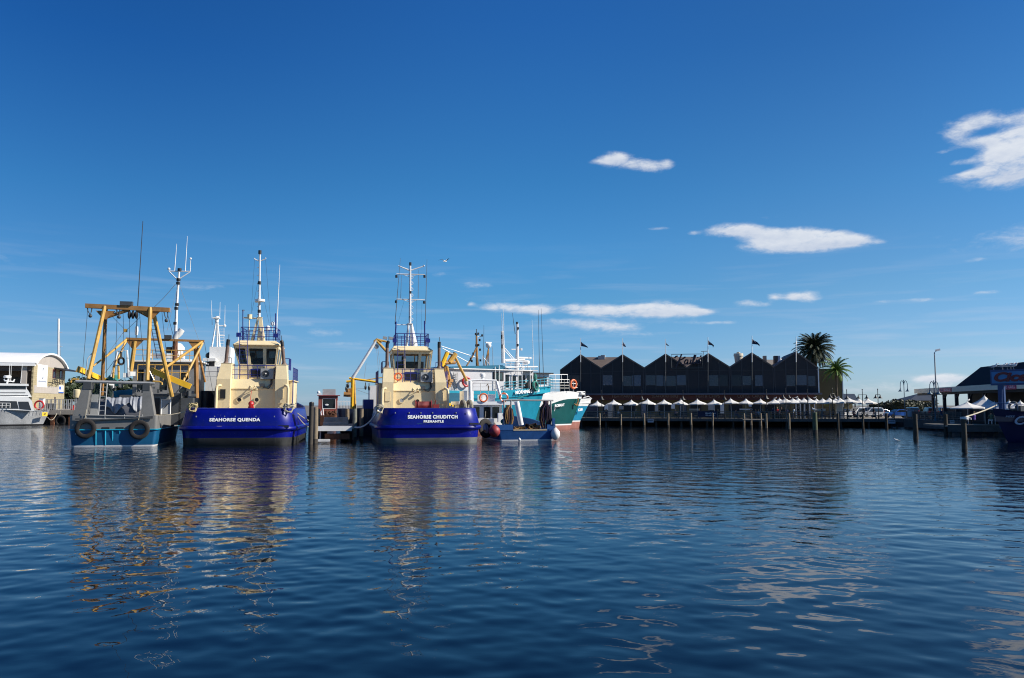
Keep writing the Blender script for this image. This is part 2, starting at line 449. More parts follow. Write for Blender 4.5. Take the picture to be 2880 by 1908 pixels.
def panel_wall(mb, A, B, C, D, t, ops, mi=0):
    """a wall A(bottom left) B C D(top left) of thickness vector t with openings (u0,u1,v0,v1) left to right; returns the openings' corners half-way into the wall"""
    A, B, C, D, t = map(Vector, (A, B, C, D, t)); out = []
    def slab(u0, u1, v0, v1):
        if u1 - u0 < 1e-4 or v1 - v0 < 1e-4: return
        q = [bil(A, B, C, D, *k) for k in ((u0, v0), (u1, v0), (u1, v1), (u0, v1))]
        mb.hexa(q, [p + t for p in q], mi)
    cur = 0.0
    for (u0, u1, v0, v1) in ops:
        slab(cur, u0, 0, 1); slab(u0, u1, 0, v0); slab(u0, u1, v1, 1); cur = u1
        out.append([bil(A, B, C, D, *k) + t * .5 for k in ((u0, v0), (u1, v0), (u1, v1), (u0, v1))])
    slab(cur, 1, 0, 1)
    return out
def railing(mb, pts, h, rails=2, gap=1.2, r=.025, up=(0, 0, 1), close=False):
    up = Vector(up)
    P = [Vector(p) for p in pts]
    if close: P.append(P[0])
    for a, c in zip(P, P[1:]):
        n = max(1, round((c - a).length / gap))
        for i in range(n + 1):
            p = a.lerp(c, i / n); mb.cyl(p, p + up * h, r, n=5)
        for k in range(rails):
            q = up * h * (k + 1) / rails; mb.cyl(a + q, c + q, r * (1.15 if k == rails - 1 else .8), n=5)
def ladder(mb, a, c, w, n, r=.025):
    a, c, w = Vector(a), Vector(c), Vector(w)
    mb.cyl(a, c, r, n=5); mb.cyl(a + w, c + w, r, n=5)
    for i in range(1, n + 1):
        p = a.lerp(c, i / (n + 1)); mb.cyl(p, p + w, r * .7, n=4)

M_BLUE = mat('blue hull paint', (.0008, .0042, .20), .36, .22, .8, streak=.5, streakc=(.004, .008, .07), coat=.16, fine=.08, spec=.3, scuff=.8)
M_BLUE2 = mat('blue rail paint', (.012, .022, .20), .4, .1)
M_BOOT = mat('shaded grey boot topping', (.022, .023, .024), .6, .4, .9, streak=.35, streakc=(.20, .20, .17))  # left tug: stern shade put into the colour, darker than the other tug's
M_BOOT2 = mat('lit worn boot topping', (.13, .14, .14), .55, .35, .9, streak=.6, streakc=(.30, .30, .27))  # right tug: paler copy for its lit stern, the streaks are wear
M_CREAM = mat('cream paint', (.80, .66, .40), .42, .07, .7, streak=.42, streakc=(.42, .26, .09), fine=.05, scuff=.35, scuffc=(.30, .14, .05))
M_WHITE = mat('white paint', (.78, .78, .76), .4, .06, .9, streak=.25, streakc=(.45, .36, .26))
M_WCLEAN = mat('clean white', (.82, .82, .80), .35, .04)
M_BLACK = mat('black', (.012, .012, .014), .5)
M_RUBBER = mat('black rubber', (.018, .017, .017), .8, .3, 3., bump=.3)
M_TYRE = mat('worn tyre', (.020, .017, .016), .85, .35, 4., bump=.4, fine=.3)
M_PIPE = mat('sooty exhaust steel', (.16, .105, .085), .6, .35, 2., streak=.5, streakc=(.05, .035, .03))
M_GREY = mat('grey machine casing', (.36, .37, .37), .5, .1)
M_DKGREY = mat('dark grey metal', (.06, .065, .07), .5, .2)
M_STEEL = mat('dull steel', (.38, .38, .37), .45, .15, metal=.3)
M_RED = mat('red paint', (.48, .018, .02), .45, .15)
M_DKRED = mat('worn red paint', (.25, .03, .03), .5, .25)
M_ORANGE = mat('orange life ring', (.72, .15, .045), .5, .12, 3.)
M_TXTW = mat('white lettering', (.85, .85, .85), .5, .03)
M_ROPE = mat('pale rope', (.45, .40, .30), .85, .25, 9., bump=.5)
M_ROPEY = mat('yellowish rope', (.50, .40, .20), .85, .25, 9., bump=.5)
M_DECK = mat('tan deck', (.34, .27, .17), .8, .3)
M_INT = mat('dim interior', (.03, .032, .034), .8, .3)
G_WIN = glass('tinted boat window', (.012, .02, .024), .80, .04)
G_CLEAR = glass('clear boat window', (.02, .035, .04), .45, .04)
M_GWHITE = mat('greyish white mast paint', (.70, .70, .70), .45, .12, streak=.3)

def make_ring(name, label, c, Rr, r, F, axis=(0, -1, 0), group='life rings', bands=True, m=None):
    c = Vector(c); root = thing(name, label, 'life ring', Frame(F.w(c), math.degrees(F.a)), group)
    mb = MB(); mb.torus((0, 0, 0), Rr, r, axis, 24, 8); mb.build('ring', m or M_ORANGE, root, smooth=True)
    if bands:
        mb = MB(); q = Vector(axis).to_track_quat('Z', 'Y').to_matrix()
        for k in range(4):
            g = math.pi / 4 + k * math.pi / 2
            for j in range(3):
                g2 = g + (j - 1) * .11
                p = q @ Vector((math.cos(g2) * Rr, math.sin(g2) * Rr, 0)); tdir = q @ Vector((-math.sin(g2), math.cos(g2), 0))
                mb.cyl(p - tdir * r * .55, p + tdir * r * .55, r * 1.07, n=8)
        mb.build('band', M_TXTW, root)
        mb = MB(); mb.torus((0, 0, 0), Rr + r * 1.05, r * .12, axis, 24, 5); mb.build('grab_line', M_ROPE, root)
    return root
def make_tyre(label, wpos, Ro, ri, face, group):
    """a tyre fender hanging flat against a side whose outward direction is face"""
    F = Frame(wpos, 0); root = thing('tyre_fender', label, 'tyre', F, group)
    q = Vector(face).to_track_quat('Z', 'Y').to_matrix(); w = .11
    mb = MB(); prof = [(ri, -w * .8), (ri - .02, 0), (ri, w * .8), (ri + .04, w), ((Ro + ri) / 2, w * 1.15), (Ro - .05, w), (Ro, w * .6), (Ro, -w * .6), (Ro - .05, -w), (ri + .04, -w), (ri, -w * .8)]
    n = 28; vs, fs = [], []
    for i in range(n):
        g = 2 * math.pi * i / n
        for r, z in prof: vs.append(q @ Vector((math.cos(g) * r, math.sin(g) * r, z)))
    k = len(prof)
    for i in range(n):
        for j in range(k - 1): fs.append((i * k + j, ((i + 1) % n) * k + j, ((i + 1) % n) * k + j + 1, i * k + j + 1))
    mb.add(vs, fs); mb.build('tread', M_TYRE, root, smooth=True)
    mb = MB(); t = q @ Vector((0, 0, 0)); mb.tube([Vector((-.1, 0, Ro - .05)), Vector((-.03, 0, Ro + .35)), Vector((0, 0, Ro + .75))], .03, 5)
    mb.build('rope', M_ROPE, root)
    return root

def make_tug(name, label, F, P):
    root = thing(name, label, 'tugboat', F, 'blue and cream tugboats')
    px = F.px; hw, L = P['hw'], 24.0
    def sh(z, k): return lambda x, y: z + k * max(0, (y - 12) / 12) ** 2
    # y0 follows the inset so that stern and sides tumble home together
    def pl(i): return outline(hw - i, i, L - i * 1.2, 1.7 - i * .3, .5, 2.3)
    hull([(pl(.8), -.7, 0), (pl(.22), sh(.0, 0), 0), (pl(.17), sh(P['boot'], .1), 1), (pl(.10), sh(1.25, 1.0), 1), (pl(.04), sh(1.72, 1.3), 1),
          (pl(.33), sh(3.02, 1.7), 1), (pl(.36), sh(3.06, 1.7), 1), (pl(.46), sh(3.06, 1.7), 1), (pl(.50), sh(2.1, 1.7), 2)], [P['bootm'], M_BLUE, M_DECK], root)
    bt = [(x, y, sh(1.42, 1.15)(x, y)) for x, y in pl(.03)]
    mb = MB(); mb.tube(bt + [bt[0]], .19, 8); mb.build('fender_belt', M_BLUE, root, smooth=True)
    bt = [(x, y, sh(3.08, 1.7)(x, y)) for x, y in pl(.40)]
    mb = MB(); mb.tube(bt + [bt[0]], .075, 6); mb.build('bulwark_rail', M_BLUE2, root, smooth=True)
    tl = Vector((0, .218, .976))
    def skin_y(z): return .04 + (z - 1.72) * .29 / 1.30
    for (u, v, w, h, hi) in P['ports']:
        c = px(u, v, skin_y(1.95)); mb = MB()
        pw, ph = w / 32, h / 32
        mb.box(c + Vector((0, .06, 0)), (pw, .16, ph), rx=-.2)
        o = mb.build('freeing_port', M_BLACK, root)
        m2 = MB(); m2.tube([c + Vector(k) for k in ((-pw / 2, -.02, -ph / 2), (pw / 2, -.02, -ph / 2), (pw / 2, .02, ph / 2), (-pw / 2, .02, ph / 2), (-pw / 2, -.02, -ph / 2))], .025, 5)
        m2.build('rim', M_BLUE, o)
        if hi:
            m2 = MB(); m2.bx(c.x - pw * .3, c.x + pw * .3, c.y - .04, c.y - .025, c.z - ph * .28, c.z + ph * .1); m2.build('chain_stopper', hi, o)
    for txt, u0, u1, v, h, bold in P['text']:
        a, c = px(u0, v, .2), px(u1, v, .2); z = (a.z + c.z) / 2
        lettering(txt, (c.x - a.x), M_TXTW, root, ((a.x + c.x) / 2, skin_y(z) - .022, z), (1, 0, 0), tl, depth=.015, bold=bold, h=h / 32., space=1.12)
    # rubbing irons and lashing eyes on the bulwark
    for u in P['eyes']:
        c = px(u, P['eyev'], skin_y(2.6)); mb = MB(); mb.box(c + Vector((0, -.02, 0)), (.08, .05, .12)); mb.build('lashing_eye', M_STEEL, root)
    # ---- deckhouse
    yh = 9.5
    def X(u, v, y): return px(u, v, y).x
    def Z(v, y): return px(P['cu'], v, y).z
    zk, zled = Z(P['knee'], yh), Z(P['ledge'], yh + .95)
    zsl = Z(P['slope'], yh + .5)
    xl, xr = X(P['cl'][2], P['knee'], yh + .5), X(P['cr'][0], P['knee'], yh + .5)
    prof = [(yh + .5, 2.0), (yh + .5, zsl), (yh + .95, zled), (yh + 7.5, zled), (yh + 7.5, 2.0)]
    mb = MB(); mb.hexa([Vector((xl - .9, y, z)) for y, z in prof], [Vector((xr + .9, y, z)) for y, z in prof]); mb.build('deckhouse', M_CREAM, root)
    mb = MB(); mb.cyl((xl + .05, yh + .47, zsl - .06), (xr - .05, yh + .47, zsl - .06), .05, n=6); mb.build('grab_rail', M_CREAM, root)
    for side in ('cl', 'cr'):
        t0, t1, k1, k0 = P[side][4], P[side][5], P[side][2], P[side][0]     # top left/right, knee left/right in photo pixels
        b0, b1 = P[side][1], P[side][3]
        vt = P[side][6]; zt = Z(vt, yh + .5)
        pr = [(yh + .05, 2.0, 2), (yh, zk, 1), (yh + .42, zt, 0), (yh + 2.2, zt, 0), (yh + 2.2, 2.0, 2)]
        def xx(which, k):
            u = {0: (t0, t1), 1: (P[side][0], P[side][2]), 2: (b0, b1)}[k][which]; v = {0: vt, 1: P['knee'], 2: 1150}[k]
            return X(u, v, yh)
        mb = MB(); mb.hexa([Vector((xx(0, k), y, z)) for y, z, k in pr], [Vector((xx(1, k), y, z)) for y, z, k in pr])
        o = mb.build('exhaust_casing', M_CREAM, root)
        cx = (xx(0, 0) + xx(1, 0)) / 2
        mb = MB(); mb.bx(xx(0, 0) - .03, xx(1, 0) + .03, yh + .39, yh + 2.23, zt, zt + .05); mb.build('cap', M_CREAM, o)
        wv = (xx(0, 1) + xx(1, 1)) / 2
        mb = MB(); mb.bx(wv - .28, wv + .22, yh - .05, yh + .02, zk - 1.9, zk - 1.0); mb.build('locker', M_BLACK if P['darkvent'] and side == 'cl' else M_CREAM, o)
        (ub, vb), (ut, vt2), (ue, ve) = P[side][7]
        mb = MB(); a, c, e = px(ub, vb, yh + 1.1), px(ut, vt2, yh + 1.1), px(ue, ve, yh + 1.1)
        mb.cyl(a - Vector((0, 0, .1)), a + Vector((0, 0, .12)), .28, .2, 10)
        mb.tube([a, a.lerp(c, .5), c], .165, 10); pipe = mb.build('exhaust_pipe', M_PIPE, root, smooth=True)
        mb = MB(); mb.tube([c - (c - a).normalized() * .25, c + (c - a).normalized() * .12, e], .175, 10)
        mb.cyl(e + Vector((.02, .1, .05)), e + Vector((.02, .1, .5)), .03, n=5); mb.build('outlet', M_BLACK, pipe, smooth=True)
        # bent deck vent beside the casing
        s = -1 if side == 'cl' else 1
        xo = xx(1 if s > 0 else 0, 2)
        mb = MB(); mb.tube([(xo + s * .0, yh - .35, 2.0), (xo + s * .0, yh - .35, zk - .95), (xo - s * .05, yh - .33, zk - .72), (xo - s * .22, yh - .25, zk - .62), (xo - s * .34, yh - .12, zk - .66)], .14, 8)
        mb.build('vent_pipe', M_CREAM, root, smooth=True)
    # steps against the starboard casing
    xs = X(P['cr'][0], P['knee'], yh)
    for k in range(4):
        mb = MB(); mb.bx(xs + .35, xs + .75, yh - .25, yh, 2.3 + k * .42, 2.36 + k * .42); mb.build('step', M_CREAM, root)
    for (u, v, r, lid) in P['holes']:
        c = px(u, v, yh + .46); mb = MB(); mb.lathe([(.27, 0), (.27, .06), (.20, .06), (.20, .03), (0, .03)], c, 16, M=Matrix.Rotation(math.pi / 2, 3, 'X'))
        o = mb.build('porthole', M_CREAM, root, smooth=True)
        mb = MB(); mb.lathe([(.19, 0), (0, .001)], c + Vector((0, -.035, 0)), 16, M=Matrix.Rotation(math.pi / 2, 3, 'X')); mb.build('pane', M_GREY if lid else M_BLACK, o)
    # ---- upper house and wheelhouse
    yw = yh + 1.8
    zs, zt = Z(P['wb'][2], yw), Z(P['wt'][2], yw)
    b0, b1 = X(P['wb'][0], P['wb'][2], yw), X(P['wb'][1], P['wb'][2], yw)
    t0, t1 = X(P['wt'][0], P['wt'][2], yw), X(P['wt'][1], P['wt'][2], yw)
    mb = MB(); mb.bx(b0 - .05, b1 + .05, yw + .02, yw + 4.0, zled, zs); mb.build('upper_house', M_CREAM, root)
    yb2 = yw + 3.8; fl = .22
    A, B, C, D = (b0, yw, zs), (b1, yw, zs), (t1, yw - fl, zt), (t0, yw - fl, zt)
    E, G, H, I = (b0, yb2, zs), (b1, yb2, zs), (t1, yb2 + fl, zt), (t0, yb2 + fl, zt)
    mb = MB(); z0, z1 = P['wv']
    def fr(v): return (Z(v, yw) - zs) / (zt - zs)
    ops = []
    for (w0, w1) in P['wins']:
        f = lambda u: (u - (P['wb'][0] + P['wt'][0]) / 2) / ((P['wb'][1] + P['wt'][1]) / 2 - (P['wb'][0] + P['wt'][0]) / 2)
        ops.append((f(w0), f(w1), fr(z1), fr(z0)))
    gl = panel_wall(mb, A, B, C, D, (0, .1, 0), ops)
    gl += panel_wall(mb, G, E, I, H, (0, -.1, 0), [(.05, .33, .08, .8), (.36, .64, .08, .8), (.67, .95, .08, .8)])
    gl += panel_wall(mb, E, A, D, I, (.1, 0, 0), [(.06, .47, .08, .8), (.53, .94, .08, .8)])
    gl += panel_wall(mb, B, G, H, C, (-.1, 0, 0), [(.06, .47, .08, .8), (.53, .94, .08, .8)])
    wh = mb.build('wheelhouse', M_CREAM, root)
    for k, q in enumerate(gl):
        mb = MB(); mb.add(q, [(0, 1, 2, 3)]); mb.build('window_pane', G_CLEAR if P['clear'] else G_WIN, wh)
    mb = MB(); mb.bx(b0 + .4, b1 - .4, yw + 2.6, yw + 3.2, zs, zs + .9); mb.bx(b0 + .9, b0 + 1.3, yw + 1.2, yw + 1.7, zs, zs + 1.35); mb.bx(b1 - 1.2, b1 - .9, yw + 1.0, yw + 1.4, zs, zs + 1.6)
    mb.build('console', M_INT, wh)
    r0, r1 = X(P['rl'][0], P['rl'][2], yw - .5), X(P['rl'][1], P['rl'][2], yw - .5)
    q0, q1 = X(P['rt'][0], P['rt'][2], yw), X(P['rt'][1], P['rt'][2], yw)
    zl, zu = Z(P['rl'][2], yw - .5), Z(P['rt'][2], yw)
    mb = MB()
    lo = [Vector(p) for p in ((r0, yw - .55, zl), (r1, yw - .55, zl), (r1, yb2 + .55, zl), (r0, yb2 + .55, zl))]
    hi = [Vector(p) for p in ((q0, yw - .05, zu), (q1, yw - .05, zu), (q1, yb2, zu), (q0, yb2, zu))]
    mb.hexa(lo, hi); mb.hexa([p + Vector((0, 0, -.06)) for p in lo], lo); mb.build('roof', M_CREAM, root)
    zr = zu
    mb = MB(); mb.hexa([Vector((t0 - .02, yw - fl - .02, zt - .02)), Vector((t1 + .02, yw - fl - .02, zt - .02)), Vector((t1 + .02, yb2 + fl + .02, zt - .02)), Vector((t0 - .02, yb2 + fl + .02, zt - .02))],
       [p + Vector((0, 0, -.055)) for p in lo]); mb.build('roof_soffit', M_CREAM, root)
    # ---- roof rail, lights, ladder
    mb = MB(); ra, rb = X(P['tr'][0], P['rt'][2], yw + .3), X(P['tr'][1], P['rt'][2], yw + .3)
    h = Z(P['tr'][2], yw + .3) - zr
    railing(mb, [(ra, yw + .3, zr), (rb, yw + .3, zr), (rb, yb2 - .2, zr), (ra, yb2 - .2, zr)], h, 3, .75, .035, close=True)
    mb.build('roof_railing', M_BLUE2, root)
    for (u, v) in P['boxes']:
        c = px(u, v, yw + .2); mb = MB(); mb.box(c, (.42, .12, .42)); o = mb.build('sidelight_screen', M_BLUE2, root)
        mb = MB(); mb.cyl(c + Vector((0, .2, -.1)), c + Vector((0, .2, .16)), .09, n=8); mb.build('lamp', M_BLACK, o)
    (u0, u1, v0, v1) = P['lad']; a, c = px(u0, v1, yw - .75), px(u0, v0, yw - .75); w = px(u1, v0, yw - .75) - c
    mb = MB(); ladder(mb, a, c, w, 10, .035); mb.build('ladder', M_BLUE2, root)
    # ---- deck railings
    zz = zled; mb = MB(); yr = yh + 1.0
    a, c = X(P['cl'][2], P['knee'], yr) + .05, X(P['cr'][0], P['knee'], yr) - .05
    railing(mb, [(a, yr, zz), (c, yr, zz)], Z(P['railv'], yr) - zz, 3, .9, .035)
    for s, uo in ((-1, P['cl'][0]), (1, P['cr'][2])):
        xo = X(uo, P['knee'], yh); 
        railing(mb, [(xo + s * .35, yh + 2.0, zz - .05), (xo + s * .35, yh + 6.5, zz - .05)], 1.25, 3, .7, .035)
        xt = X(P['cl'][4] if s < 0 else P['cr'][5], P['knee'], yh)
        railing(mb, [(xt - s * .6, yh + 2.2, zled + 1.0), (xt + s * .05, yh + 2.2, zled + 1.0), (xt + s * .05, yh + 4, zled + 1.0)], 1.15, 2, .5, .03)
        mb.cyl((xo + s * .35, yh + 2.0, 2.0), (xo + s * .35, yh + 2.0, zz), .06, n=6)
    mb.build('deck_railing', M_BLUE2, root)
    for s, uo in ((-1, P['cl'][0]), (1, P['cr'][2])):
        mb = MB(); xo = X(uo, P['knee'], yh); mb.bx(xo + s * .0, xo + s * .42, yh + 2.0, yh + 7.4, zz - .12, zz - .04); mb.bx(xo - s * .2, xo + s * .25, yh + 2.3, yh + 7.3, 2.0, zz - .12); mb.build('side_deck', M_CREAM, root)
    a, c = px(P['rw'][0], P['rw'][3], yw), px(P['rw'][1], P['rw'][2], yw)
    mb = MB(); mb.bx(a.x, c.x, yw - .03, yw + .018, a.z, c.z); rwn = mb.build('rear_window', M_BLUE2, root)
    mb = MB(); mb.bx(a.x + .08, c.x - .08, yw - .04, yw - .03, a.z + .08, c.z - .08); mb.build('pane', M_BLACK, rwn)
    # ---- air conditioner
    a, c = px(P['ac'][0], P['ac'][3], yr - .25), px(P['ac'][1], P['ac'][2], yr - .25)
    mb = MB(); mb.bx(a.x, c.x, yr - .35, yr + .05, a.z, c.z); ac = mb.build('air_conditioner', M_GREY, root)
    mb = MB(); m = (a + c) / 2 + Vector((-.12, 0, 0)); mb.lathe([(.34, 0), (.34, .05), (.29, .05), (.29, .012), (0, .012)], Vector((m.x, yr - .35, m.z)), 18, M=Matrix.Rotation(math.pi / 2, 3, 'X')); mb.build('fan', M_DKGREY, ac, smooth=True)
    mb = MB(); mb.ball((m.x, yr - .42, m.z), .07, 8); mb.build('fan_hub', M_WCLEAN, ac)
    mb = MB(); mb.tube([(c.x - .15, yr - .1, a.z), (c.x - .1, yr - .5, a.z - .5), (c.x - .4, yr - .58, a.z - .95), (c.x - .9, yr - .58, a.z - .85)], .05, 6)
    mb.tube([(c.x - .25, yr - .1, a.z), (c.x - .2, yr - .5, a.z - .5), (c.x - .5, yr - .58, a.z - .8), (c.x - .9, yr - .58, a.z - .75)], .04, 6)
    mb.box((c.x - 1.0, yr - .6, a.z - .6), (.45, .15, .3)); mb.build('cable_run', M_DKGREY, root)
    # floodlight on the house front, its bracket rakes a long shadow
    c = px(P['flood'][0], P['flood'][1], yh + .1); mb = MB(); mb.box(c, (.22, .2, .16)); mb.cyl(c, c + Vector((-.25, .6, .35)), .05, n=6); mb.cyl(c + Vector((.1, 0, .1)), c + Vector((.5, .4, .1)), .03, n=5)
    mb.box(c + Vector((.45, .1, -.05)), (.16, .16, .2)); mb.ball(c + Vector((.28, 0, .25)), .1, 8); mb.build('floodlight', M_CREAM, root)
    # towing gear on the aft deck
    P['gear'](root, px)
    # ---- mast
    P['mast'](root, px, yw + 1.6, zr)
    return root

def whip(mb, px, y, u0, v0, u1, v1, r=.022):
    mb.tube([px(u0, v0, y), px((u0 + u1) / 2, (v0 + v1) / 2, y), px(u1, v1, y)], [r, r * .8, r * .4], 5)

def gear_q(root, px):
    c = px(706, 1150, 6.0); mb = MB()
    mb.hexa([c + Vector(p) for p in ((-.45, -.3, -.7), (.45, -.3, -.7), (.45, .3, -.7), (-.45, .3, -.7))], [c + Vector(p) for p in ((-.2, -.2, .25), (.2, -.2, .25), (.2, .2, .25), (-.2, .2, .25))])
    mb.ball(c + Vector((.0, 0, .45)), .27, 10); mb.box(c + Vector((0, -.22, .35)), (.16, .25, .35)); mb.cyl(c + Vector((-.3, 0, -.1)), c + Vector((.5, 0, -.25)), .12, n=8)
    mb.build('tow_hook', M_RED, root)
    mb = MB(); mb.cyl(c + Vector((-.1, 0, .5)), px(707, 1100, 9.0), .025, n=5); mb.build('hook_stay', M_RED, root)
def gear_c(root, px):
    a, e = px(1163, 1148, 7.0), px(1236, 1148, 7.0); w = e.x - a.x; mb = MB()
    mb.bx(a.x, e.x, 6.6, 7.6, a.z - .9, a.z + .02); mb.cyl((a.x + .3, 7.1, a.z + .25), (a.x + w * .62, 7.1, a.z + .25), .33, n=14)
    mb.cyl((a.x + .15, 7.1, a.z + .25), (a.x + .25, 7.1, a.z + .25), .5, n=16); mb.cyl((a.x + w * .66, 7.1, a.z + .25), (a.x + w * .7, 7.1, a.z + .25), .5, n=16)
    mb.cyl((a.x + w * .8, 7.0, a.z), (a.x + w * .86, 7.0, a.z + .8), .05, n=6); mb.bx(a.x + w * .75, a.x + w * .98, 6.8, 7.4, a.z, a.z + .35)
    o = mb.build('tow_winch', M_DKRED, root)
    mb = MB()
    for k in range(12): mb.torus((a.x + .45 + k * .11, 7.1, a.z + .25), .36, .05, (1, 0, 0), 14, 5)
    mb.build('wound_rope', M_DKRED, o)
def mast_q(root, px, y, zr):
    a, c = px(705, 958, y), px(745, 958, y); t0, t1 = px(724, 894, y), px(737, 894, y); zb = zr
    mb = MB()
    def fr(x0, x1, y0, y1, z): return [Vector((x0, y0, z)), Vector((x1, y0, z)), Vector((x1, y1, z)), Vector((x0, y1, z))]
    xm = (a.x + c.x) / 2 + .05
    mb.hexa(fr(xm - .1, c.x, y - .35, y + .5, zb), fr((t0.x + t1.x) / 2 - .02, t1.x, y - .12, y + .15, t0.z))
    mb.hexa(fr(a.x, a.x + .22, y - .35, y - .1, zb), fr(t0.x, t0.x + .16, y - .12, y + .05, t0.z)); mb.hexa(fr(a.x, a.x + .22, y + .3, y + .5, zb), fr(t0.x, t0.x + .16, y, y + .15, t0.z))
    mb.bx(t0.x - .02, t1.x + .02, y - .15, y + .18, t0.z, t0.z + .06)
    mast = mb.build('mast_base', M_CREAM, root)
    mb = MB(); p0, p1 = px(729, 894, y), px(731, 712, y)
    mb.tube([p0, p0.lerp(p1, .5), p1], [.13, .1, .08], 8)
    mb.cyl(px(716, 730, y), px(730, 735, y), .05, n=6); mb.cyl(px(747, 729, y), px(731, 735, y), .05, n=6)
    mb.ball(px(716, 728, y), .07, 8); mb.ball(px(747, 727, y), .07, 8)
    for v in range(752, 890, 22): mb.cyl(px(727, v, y), px(723, v + 2, y), .035, n=5)
    pole = mb.build('mast_pole', M_GWHITE, root, smooth=True)
    mb = MB()
    for (u, v, h) in ((731, 710, 6), (730, 796, 5), (729, 876, 5)):
        mb = MB(); q = px(u, v, y); mb.cyl(q - Vector((0, 0, h / 32)), q + Vector((0, 0, h / 32)), .16, n=10); mb.build('navigation_lamp', M_BLACK, pole)
    mb = MB(); mb.cyl(px(731, 849, y - .3), px(731, 843, y - .3), .5, n=18); mb.cyl(px(723, 851, y - .2), px(723, 842, y - .2), .2, n=10); mb.build('radar_dome', M_WCLEAN, root, smooth=True)
    mb = MB(); q = px(701, 902, y); mb.cyl(px(683, 894, y), px(722, 896, y), .07, n=6); mb.cyl(px(701, 895, y), px(700, 958, y), .06, n=6); mb.cyl(px(702, 897, y), px(703, 885, y), .25, n=8); mb.box(px(684, 873, y), (.25, .12, .08))
    mb.cyl(px(683, 895, y), px(684, 874, y), .04, n=5); mb.build('scanner_post', M_CREAM, root)
    for (u, v, r) in ((767, 910, .2), (754, 922, .24)):
        mb = MB(); q = px(u, v, y - .8); mb.lathe([(r, -r), (r * 1.05, 0), (r * .8, r * .6), (r * .3, r * .95), (0, r)], q, 12); mb.cyl(q - Vector((0, 0, .9)), q - Vector((0, 0, r)), .04, n=6); mb.build('antenna_dome', M_WCLEAN, root, smooth=True)
    mb = MB(); whip(mb, px, y - .8, 778, 938, 787, 745, .05); mb.build('whip_antenna', M_WCLEAN, root)
    mb = MB(); mb.cyl(px(775, 958, y - 1), px(775, 882, y - 1), .06, n=6); mb.build('antenna_post', M_BLUE2, root)
    mb = MB(); mb.cyl(px(683, 958, y - 1), px(683, 872, y - 1), .05, n=6); mb.build('antenna_post', M_BLUE2, root)
    for (u0, v0, u1, v1) in ((716, 732, 705, 900), (747, 732, 762, 915), (733, 800, 757, 910), (726, 790, 708, 880)): 
        mb = MB(); mb.cyl(px(u0, v0, y), px(u1, v1, y), .012, n=4); mb.build('stay_wire', M_DKGREY, root)
def mast_c(root, px, y, zr):
    a, c = px(1143, 974, y), px(1176, 974, y); t0, t1 = px(1149, 912, y), px(1162, 912, y); zb = zr
    mb = MB()
    mb.cyl(((a.x + .35 + c.x) / 2, y, zb), ((t0.x + .15 + t1.x) / 2, y, t0.z), (c.x - a.x) / 2 - .18, .12, 16)
    leg = mb.build('mast_base', M_GWHITE, root, smooth=True)
    for yy in (-.4, .4):
        mb = MB(); mb.cyl((a.x, y + yy, zb), (t0.x, y + yy * .2, t0.z), .11, n=8); mb.build('mast_leg', M_GWHITE, root)
    mb = MB(); mb.box((t0.x + .15, y, t0.z + .03), (.6, .5, .06)); mb.cyl(px(1112, 914, y), px(1148, 914, y), .05, n=6); mb.build('mast_platform', M_GWHITE, root)
    mb = MB(); p0, p1 = px(1153, 914, y), px(1154, 745, y)
    mb.tube([p0, p0.lerp(p1, .5), p1], [.14, .12, .09], 8)
    for v in (771, 842):
        mb.cyl(px(1115, v, y), px(1195, v + 2, y), .055, n=6)
        for s in (-1, 1): mb.cyl(px(1154 + s * 22, v + 1, y), px(1154, v + 9, y), .03, n=5)
    mb.cyl(px(1120, 748, y), px(1153, 762, y), .055, n=6); mb.cyl(px(1192, 749, y), px(1155, 761, y), .055, n=6)
    mb.cyl(px(1120, 748, y), px(1150, 758, y), .03, n=5); mb.ball(px(1192, 748, y), .09, 8)
    for v in range(780, 905, 17): mb.torus(px(1157, v, y), .17, .025, (0, 1, 0), 10, 4)
    pole = mb.build('mast_pole', M_GWHITE, root, smooth=True)
    mb = MB()
    for (u, v, h) in ((1154, 743, 5), (1154, 823, 4), (1153, 894, 4), (1115, 778, 4), (1194, 778, 4), (1114, 849, 4), (1193, 851, 4)):
        mb = MB(); q = px(u, v, y); mb.cyl(q - Vector((0, 0, h / 30)), q + Vector((0, 0, h / 30)), .13, n=10); mb.build('navigation_lamp', M_BLACK, pole)
    mb = MB(); mb.cyl(px(1111, 974, y - 1), px(1114, 905, y - 1), .07, n=6); mb.build('antenna_post', M_BLUE2, root)
    mb = MB(); mb.cyl(px(1195, 974, y - 1), px(1194, 903, y - 1), .07, n=6); mb.build('antenna_post', M_BLUE2, root)
    for a in ((-.9, 1111, 912, 1126, 727, .04), (-.9, 1196, 912, 1201, 730, .04), (0, 1127, 840, 1129, 775, .03), (0, 1176, 840, 1177, 760, .03)):
        mb = MB(); whip(mb, px, y + a[0], *a[1:]); mb.build('whip_antenna', M_DKGREY, root)
    for (u0, v0, u1, v1) in ((1137, 845, 1112, 935), (1172, 845, 1172, 960), (1187, 845, 1184, 960)): 
        mb = MB(); mb.cyl(px(u0, v0, y), px(u1, v1, y), .011, n=4); mb.build('stay_wire', M_DKGREY, root)

